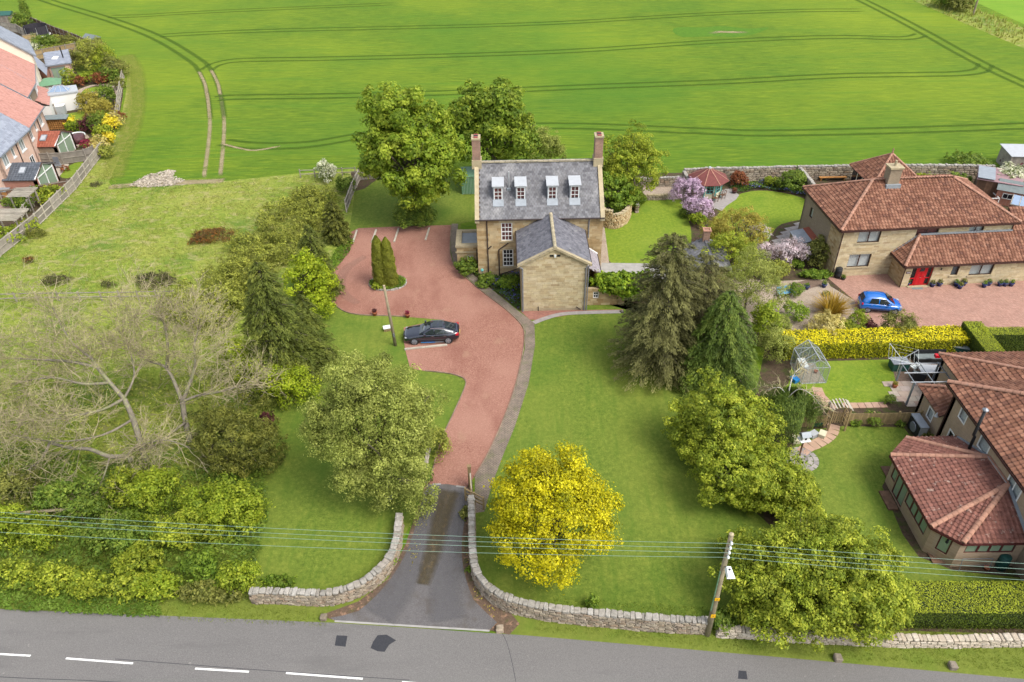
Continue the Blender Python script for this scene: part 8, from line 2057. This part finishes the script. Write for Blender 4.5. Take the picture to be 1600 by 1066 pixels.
groundcover('scrub',scrub,60,.7,LF['grassy_dry'],81,.1,'weeds growing between the hawthorn bushes of the scrub')
for px,py,w_,h_,mt_,lb in((335,374,4.8,.9,'gorse','large orange brown gorse patch in the pasture near the scrub'),(312,380,2.2,.6,'gorse','brown tail of the large gorse patch'),(243,444,4.3,1.0,'gorse_dark','dark brown gorse clump just above the post and rail fence'),(90,443,2.6,.7,'gorse_dark','dark heather clump left above the rail fence'),(170,448,1.2,.6,'gorse_dark','small dark clump between the two larger ones above the rail fence'),
        (47,411,1.1,.6,'gorse','tiny reddish gorse tuft near the panel fence'),(58,370,2.4,.8,'yew','dark bush at the foot of the panel fence'),(150,290,1.5,.3,'gorse_dark','low brown tussock beside the chalk patch')):
    sh(px,py,'gorse_clump',lb,'bush',w_,h_,LF[mt_],int(px),w_*.6,leaf=0.056,dens=49,lobe=.22,lumps=6,spiky=.45,fill=.1)
b=crown_at(372,688,2.4)
T=tree('yew_tree','broad dark yew with drooping sprays at the left lawn edge','tree',b,[(0,0,2.3,2.6,2.4,2.4),(-1.6,.4,2.4,1.7,1.6,1.9),(1.3,-.7,1.8,1.6,1.5,1.7)],LF['yew'],Mt['bark'],leaf=0.096,dens=67,lobe=.42,trunk_r=.2,seed=130,aspect=.28,up=-.2)
sh(418,668,'purple_shrub','small purple leaved shrub at the right side of the yew','shrub',1.2,1.3,LF['purple'],131)
for i,(px,py,nm,w_,d_,h_,mt_,lb)in enumerate([(352,820,'lime_bush',6.0,4.0,3.3,'lime','spreading lime bush with long arching shoots at the left lawn edge'),(262,800,'lime_bush',4.2,3.4,3.0,'lime','lime bush below the bare trees'),(300,850,'green_bush',4.0,3.0,2.4,'gold_green','yellow green bush under the wires left of the lawn'),
        (130,800,'green_bush',5.0,3.6,2.6,'green','dark green bush below the fallen bare limb'),(190,860,'green_bush',4.6,3.0,2.3,'green','green bush in the middle of the roadside thicket'),(60,850,'pale_bush',4.0,2.6,2.2,'lime','pale yellow green bush near the left edge under the wires'),(10,842,'pale_bush',3.2,2.6,2.4,'lime','pale bush cut by the left edge under the wires'),
        (40,780,'green_bush',4.0,3.0,2.2,'olive','olive bush beside the fallen pole'),(215,780,'green_bush',3.6,3.0,2.2,'gold_green','bush directly below the trunk of the left bare tree'),
        (30,915,'roadside_bush',3.4,1.7,1.8,'laurel','leftmost clipped roadside bush'),(95,918,'roadside_bush',3.0,1.6,1.7,'laurel','second clipped roadside bush from the left'),(150,926,'roadside_bush',2.9,1.6,1.7,'gold_green','third clipped roadside bush from the left with yellow tips'),(205,930,'roadside_bush',2.9,1.5,1.6,'laurel','fourth roadside bush, left of the arching lime shrub'),
        (258,930,'arching_shrub',2.7,1.6,1.7,'lime','arching bright lime shrub over the verge'),(323,905,'round_bush',2.2,1.6,2.1,'fresh','round fresh green bush behind the verge'),(385,922,'round_bush',2.5,1.7,2.3,'lime','cone shaped lime bush at the corner of the left lawn'),(318,935,'green_bush',2.8,1.4,1.2,'olive','dull olive bush right behind the verge grass'),(355,938,'green_bush',2.6,1.2,1.0,'olive','low dull bush left of the dry stone wall end'),(225,895,'green_bush',3.2,2.2,1.9,'gold_green','leafy bush with broken branch above the roadside'),
        (440,912,'green_shrub',2.4,.9,.5,'fresh','low bright plants on the lawn side of the left wall'),(680,712,'copper_bush',2.3,1.8,2.3,'hawthorn','bronze tinted bush behind the open wooden gate'),(612,880,'green_shrub',.8,.8,.7,'green','small shrub growing at the drive side of the left wall'),(666,752,'green_shrub',1.0,.8,.9,'green','small dark shrub at the left gate post'),
        (728,805,'green_shrub',.7,1.2,.5,'olive','weedy shrub on the drive side of the right wall'),(733,895,'green_shrub',.5,.4,.35,'fresh','tiny weed at the foot of the right wall'),(925,948,'green_shrub',.7,.5,.9,'fresh','green shoot growing behind the long wall'),(1268,985,'green_shrub',3.0,1.2,1.2,'laurel','drooping skirt of foliage over the low wall')]):
    sh(px,py,nm,lb,'bush' if 'bush' in nm else 'shrub',w_,h_,LF[mt_],140+i,d_,leaf=.078,dens=38,spiky=.3 if mt_=='lime' else .15,lobe=max(.14,min(w_,h_)*.15))
groundcover('thicket',gpoly([(-80,730),(0,700),(150,720),(300,740),(420,720),(420,820),(400,900),(380,935),(250,940),(-80,930)]),85,1.3,LF['green'],170,.11,'dense green thicket filling the roadside corner')
groundcover('thicket',gpoly([(-80,640),(0,600),(200,600),(400,560),(430,640),(420,740),(0,740),(-80,740)]),26,.9,LF['hawthorn'],171,.11,'pale weeds and brambles beneath the bare trees')
groundcover('cow_parsley',gpoly([(-120,925),(60,925),(150,932),(250,940),(255,966),(120,962),(0,954),(-120,948)]),260,.45,LF['parsley'],172,.075,'lush green cow parsley along the road edge')
groundcover('bluebells',gpoly([(572,920),(600,900),(606,905),(580,928)]),40,.2,LF['bluebell'],173,.06,'purple flowers at the foot of the left wall')
groundcover('fallen_leaves',gpoly([(640,860),(662,800),(668,770),(672,800),(655,860),(640,895)]),40,.05,LF['copper'],174,.07,'dry leaves drifted at the left side of the drive')
groundcover('fallen_leaves',gpoly([(733,800),(736,880),(750,930),(785,965),(770,965),(742,930),(728,880)]),30,.05,LF['copper'],175,.07,'dry leaves along the foot of the right wall')
# bare trees
def v3(b_,px,py,h_):p=G(px,py,h_);return Vector((p.x-b_.x,p.y-b_.y,h_))
b=G(232,735)
bare_tree('bare_tree','sprawling leafless grey tree, left one of the two bare trees above the thicket',(b.x,b.y),
    [([Vector((0,0,-.2)),v3(b,222,700,1.2),v3(b,208,655,2.8),v3(b,194,623,4.0),],.24,.17),([v3(b,194,623,4.0),v3(b,172,598,4.9),v3(b,152,574,5.8),v3(b,142,560,6.3),v3(b,112,535,7.0),v3(b,98,512,7.5),v3(b,82,480,8.0)],.16,.045),
     ([v3(b,194,623,4.0),v3(b,160,640,4.2),v3(b,125,648,4.5),v3(b,70,658,4.8)],.12,.04),([v3(b,152,574,5.8),v3(b,110,565,6.2),v3(b,60,562,6.4),v3(b,10,560,6.3)],.12,.04),([v3(b,172,598,4.9),v3(b,130,600,5.1),v3(b,80,590,5.4),v3(b,20,600,5.2)],.11,.04),
     ([v3(b,208,655,2.8),v3(b,160,680,2.7),v3(b,90,690,2.9),v3(b,20,680,2.6)],.10,.03),([v3(b,194,623,4.0),v3(b,210,585,5.2),v3(b,200,540,6.4)],.10,.03)],Mt['bark_pale'],Mt['twig'],180,depth=5,n_twig=3,leafmat=LF['birch'],nl=9000)
b=G(300,700)
bare_tree('bare_tree','leafless grey tree with forked crown, right one of the two bare trees',(b.x,b.y),
    [([Vector((0,0,-.2)),v3(b,290,660,1.5),v3(b,285,628,2.8)],.23,.18),([v3(b,285,628,2.8),v3(b,296,600,3.9),v3(b,305,570,5.2),v3(b,304,540,6.4),v3(b,310,515,7.4)],.15,.04),([v3(b,285,628,2.8),v3(b,270,592,4.2),v3(b,256,572,5.0),v3(b,232,564,5.3),v3(b,208,545,5.9)],.15,.04),
     ([v3(b,260,575,4.9),v3(b,262,541,6.1),v3(b,256,505,7.5),v3(b,240,490,8.0)],.13,.04),([v3(b,285,628,2.8),v3(b,310,618,3.2),v3(b,345,612,3.5),v3(b,385,600,3.9)],.12,.04),([v3(b,290,660,1.6),v3(b,250,690,1.9),v3(b,235,700,2.0)],.10,.04)],Mt['bark_pale'],Mt['twig'],181,depth=5,n_twig=3,leafmat=LF['birch'],nl=7000)
b=G(228,735)
bare_tree('fallen_limb','long pale fallen limb lying over the thicket below the bare trees',(b.x,b.y),
    [([v3(b,205,722,1.4),v3(b,198,713,1.7),v3(b,170,713,1.9),v3(b,140,702,2.1),v3(b,110,700,2.2),v3(b,78,692,2.3)],.18,.10),([v3(b,200,712,1.8),v3(b,210,700,2.2),v3(b,228,694,2.5),v3(b,262,688,2.7),v3(b,310,705,2.0)],.12,.03),([v3(b,78,692,2.3),v3(b,66,715,1.9),v3(b,40,738,1.5),v3(b,5,770,1.0)],.11,.03),([v3(b,172,713,1.9),v3(b,162,745,1.5),v3(b,150,770,1.1)],.07,.03)],Mt['bark_pale'],Mt['twig'],182,depth=4,n_twig=2)
tag(MB().tube([(0,0,.0),(5.5,.35,.1)],.1,8).build('fallen_pole',Mt['pole_wood'],None,loc=tuple(G(-30,806,1.4)),smooth_=True),'straight pale pole lying in the thicket near the left edge','log')
# hedges
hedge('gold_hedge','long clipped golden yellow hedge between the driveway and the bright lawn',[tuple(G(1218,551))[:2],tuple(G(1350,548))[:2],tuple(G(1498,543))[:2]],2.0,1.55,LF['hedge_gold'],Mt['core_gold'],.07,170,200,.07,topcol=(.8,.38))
hedge('clipped_hedge','square clipped dark green hedge running towards the brick house',[tuple(G(1519,502,2.1))[:2],tuple(G(1556,549,2.1))[:2]],1.5,2.1,LF['box_hedge'],Mt['core'],.035,620,201,.015,topcol=(.95,.3))  # light top and dark side tints: brightness of the lit top painted in
hedge('clipped_hedge','clipped dark green hedge along the far side of the brick house roof',[tuple(G(1538,517,2.1))[:2],tuple(G(1660,517,2.1))[:2]],1.1,2.1,LF['box_hedge'],Mt['core'],.035,520,202,.015,topcol=(.95,.3))  # same tint split, lit top and shaded sides painted into the leaves
hedge('clipped_hedge','broad smooth clipped hedge above the low wall at the bottom right corner',[tuple(G(1385,932,1.5))[:2],tuple(G(1800,934,1.5))[:2]],2.1,1.5,LF['box_hedge'],Mt['core'],.04,400,203,.02,topcol=(.95,.3))  # leaf tint also paints the top as lit and the front as shaded
hedge('leafy_hedge','ivy green hedge below the lantern extension in the estate gardens',[tuple(G(88,170))[:2],tuple(G(132,165))[:2]],.9,1.8,LF['green'],Mt['core'],.1,90,204,.08)
hedge('leafy_hedge','lime green low hedge above the hot tub',[tuple(G(108,206))[:2],tuple(G(136,204))[:2]],1.6,1.2,LF['lime'],Mt['core'],.1,90,205,.08)
hedge('leafy_hedge','rough brown hedge on the garden boundary below the trampoline',[tuple(G(60,92))[:2],tuple(G(120,80))[:2]],1.0,1.5,LF['hawthorn'],Mt['core'],.12,60,206,.12)
# front garden of the hipped house
b=G(1297,492);T=thing('phormium','large bronze orange spiky flax clump in the gravel garden','plant',(b.x,b.y,0));g=np.random.default_rng(210);nb=420
for part,nn_ in(('leaf_blade',nb),):
    a=g.uniform(0,6.283,nn_);ln=g.uniform(1.2,2.2,nn_);tl=g.uniform(.15,1.15,nn_);Vs=[]; 
    for s_ in range(5):
        f=s_/4;rr=ln*f*np.sin(tl*(.5+.6*f));zz=ln*f*np.cos(tl*(.5+.5*f));wv=.045*(1-f*.85)
        c_=np.column_stack([rr*np.cos(a)+.35*np.cos(a),rr*np.sin(a)+.35*np.sin(a),zz]);pz=np.column_stack([-np.sin(a),np.cos(a),np.zeros(nn_)])
        Vs+=[c_+pz*wv,c_-pz*wv]
    Vv=np.stack(Vs,1).reshape(-1,3);Ff=np.concatenate([np.arange(nn_)[:,None]*10+np.array([[2*s_,2*s_+1,2*s_+3,2*s_+2]])for s_ in range(4)])
    np_mesh(part,Vv,Ff,LF['phormium'],T,np.repeat(g.uniform(0,1,nn_),10),kind=None)
    T.children[0]['kind']='stuff'
for px,py,nm,w_,h_,mt_,lb in((1284,528,'gold_shrub',3.9,1.8,'cream_leaf','sprawling cream and yellow shrub behind the gold hedge'),(1241,462,'clipped_bush',1.7,1.2,'fresh','small clipped round bush beside the blue bench'),(1238,500,'netted_bush',2.2,1.6,'ivy','sloping green bush left of the cream shrub'),(1336,512,'lime_shrub',1.9,1.5,'lime','rounded yellow green shrub below the blue car'),
        (1326,525,'olive_shrub',2.4,1.2,'gold_green','dull gold shrub left of the purple one'),(1358,522,'purple_shrub',1.8,1.1,'purple','dark purple rounded shrub behind the gold hedge'),(1396,530,'green_shrub',3.0,2.5,'olive','loose pale green shrub just below the nose of the blue car'),(1420,528,'gold_shrub',1.4,1.2,'lime','small lime shrub at the driveway edge'),(1215,520,'grey_shrub',2.2,1.6,'birch','thin grey green shrub at the left end of the gold hedge'),
        (1290,462,'rock_plant',.9,.3,'olive','low rock plant in the gravel garden'),(1335,662,'fence_plant',1.0,.6,'fresh','leafy plant against the picket fence, nearest the arched gate'),(1362,662,'fence_plant',1.3,.8,'green','leafy climber against the middle of the picket fence'),(1388,630,'dark_plant',.8,.7,'green','small dark plant at the slab patio corner'),(1445,690,'leaf_clump',.9,.8,'olive','dry looking plant at the wall beside the heat pump'),(1405,662,'fence_plant',.9,.4,'green','low plant at the right end of the picket fence')):
    sh(px,py,nm,lb,'plant' if 'plant' in nm or 'clump' in nm else 'shrub',w_,h_,LF[mt_],int(px)+300,leaf=0.056,dens=67)
# estate garden shrubs
for i,(px,py,w_,h_,mt_,lb)in enumerate([(36,46,4.2,3.0,'green','green bush left of the trampoline'),(48,40,1.8,4.6,'green','narrow pointed conifer behind the green bush at the far fence'),(60,86,2.8,2.2,'white_blossom','white and yellow flowering bush below the trampoline'),(78,84,4.4,2.8,'green','dark green bush right of the flowering bush'),(95,78,3.2,2.2,'hawthorn','pale scrubby bush near the far boundary fence'),
        (112,78,3.0,2.4,'olive','olive bush beside the small dark shed'),(118,108,4.6,2.6,'olive','olive shrub left of the big white blossom tree'),(152,108,5.6,4.4,'hawthorn','large pale blossoming bush at the field corner of the estate'),(170,112,4.2,3.4,'gold_green','yellow green bush right of the pale blossoming bush'),(182,120,4.0,3.0,'olive','grey green bush at the outer corner of the estate gardens'),(112,136,2.4,2.6,'gold_green','golden pointed conifer beside the brick garden extension'),
        (126,134,2.8,1.2,'rust','rust coloured low shrubs above the oval lawn'),(142,130,2.8,1.7,'lime','lime shrub above the oval lawn'),(160,130,3.2,1.6,'rust','brown red shrub right above the oval lawn'),(174,130,3.0,2.2,'green','green shrub between the oval lawn and the picket section'),(186,140,2.2,1.6,'olive','grey shrub outside the picket section'),(142,174,3.6,2.6,'copper','copper yellow small tree left of the pair by the lower lawn'),(170,164,2.8,2.8,'green','dark evergreen below the oval lawn'),
        (160,190,4.6,3.0,'copper','wide copper yellow tree over the lower estate lawn'),(112,200,1.6,1.5,'gold','small golden bush at the end of the log store'),(141,208,2.6,2.2,'purple','purple bush above the hot tub'),(156,206,2.6,2.4,'green','green bush right of the purple one'),(176,206,2.4,2.0,'gold','golden bush at the end of the panel fence'),(184,200,2.0,2.0,'cream_leaf','cream leaved bush at the fence corner near the chalk'),(166,222,2.4,2.2,'gold_green','rounded yellow green bush on the estate boundary'),(174,228,1.4,1.8,'gold','slim golden bush on the estate boundary'),
        (158,238,2.6,1.9,'cream_leaf','variegated bush beside the panel fence end'),(168,246,2.0,1.4,'hawthorn','pale bush just outside the panel fence end'),(136,231,2.4,.8,'crimson','bright crimson low shrub beside the estate lawn'),(38,328,2.6,1.6,'green','green shrub below the dark tiled extension fence'),(72,318,2.6,1.9,'gold_green','yellow flowering shrub behind the open trellis'),(88,312,2.2,1.6,'gold_green','yellow green shrub near the panel fence middle'),(40,362,2.6,1.2,'gold_green','yellow green shrub between pergola and panel fence'),
        (12,380,3.0,1.6,'lime','lime shrub at the left edge behind the panel fence'),(20,322,1.8,1.1,'green','small green shrub beside the orange timber store'),(184,188,2.0,1.0,'rust','brown clump at the field corner beside the picket section'),(102,268,1.0,.6,'rust','small red brown plant by the estate patio')]):
    sh(px,py,'estate_shrub',lb,'shrub',w_,h_,LF[mt_],400+i,leaf=.12,dens=14,lobe=max(.3,w_*.14))
for i,(px,py,w_,h_,mt_,lb)in enumerate([(1478,12,6,3,'green','dark bush in the far field margin, left of two'),(1494,14,7,3,'olive','olive bush in the far field margin, right of two'),(1510,262,5.0,1.3,'green','low green bush behind the pink roofed shed'),(1570,300,4.6,2.8,'white_blossom','pale flowering bush between the sheds and the field'),(1590,262,3.0,1.4,'purple','dark red bush at the top right field edge'),(1598,322,2.6,1.4,'fresh','green plants at the right edge beside the sheds'),
        (1493,292,3.0,1.4,'green','green bush left of the pink roofed shed'),(1440,288,2.0,1.0,'lime','lime shrub against the tall wall behind the ridge'),(1460,288,2.4,.8,'fresh','low green plants against the tall wall behind the ridge')]):
    sh(px,py,'field_bush',lb,'bush',w_,h_,LF[mt_],460+i,leaf=.16,dens=9,lobe=.4)
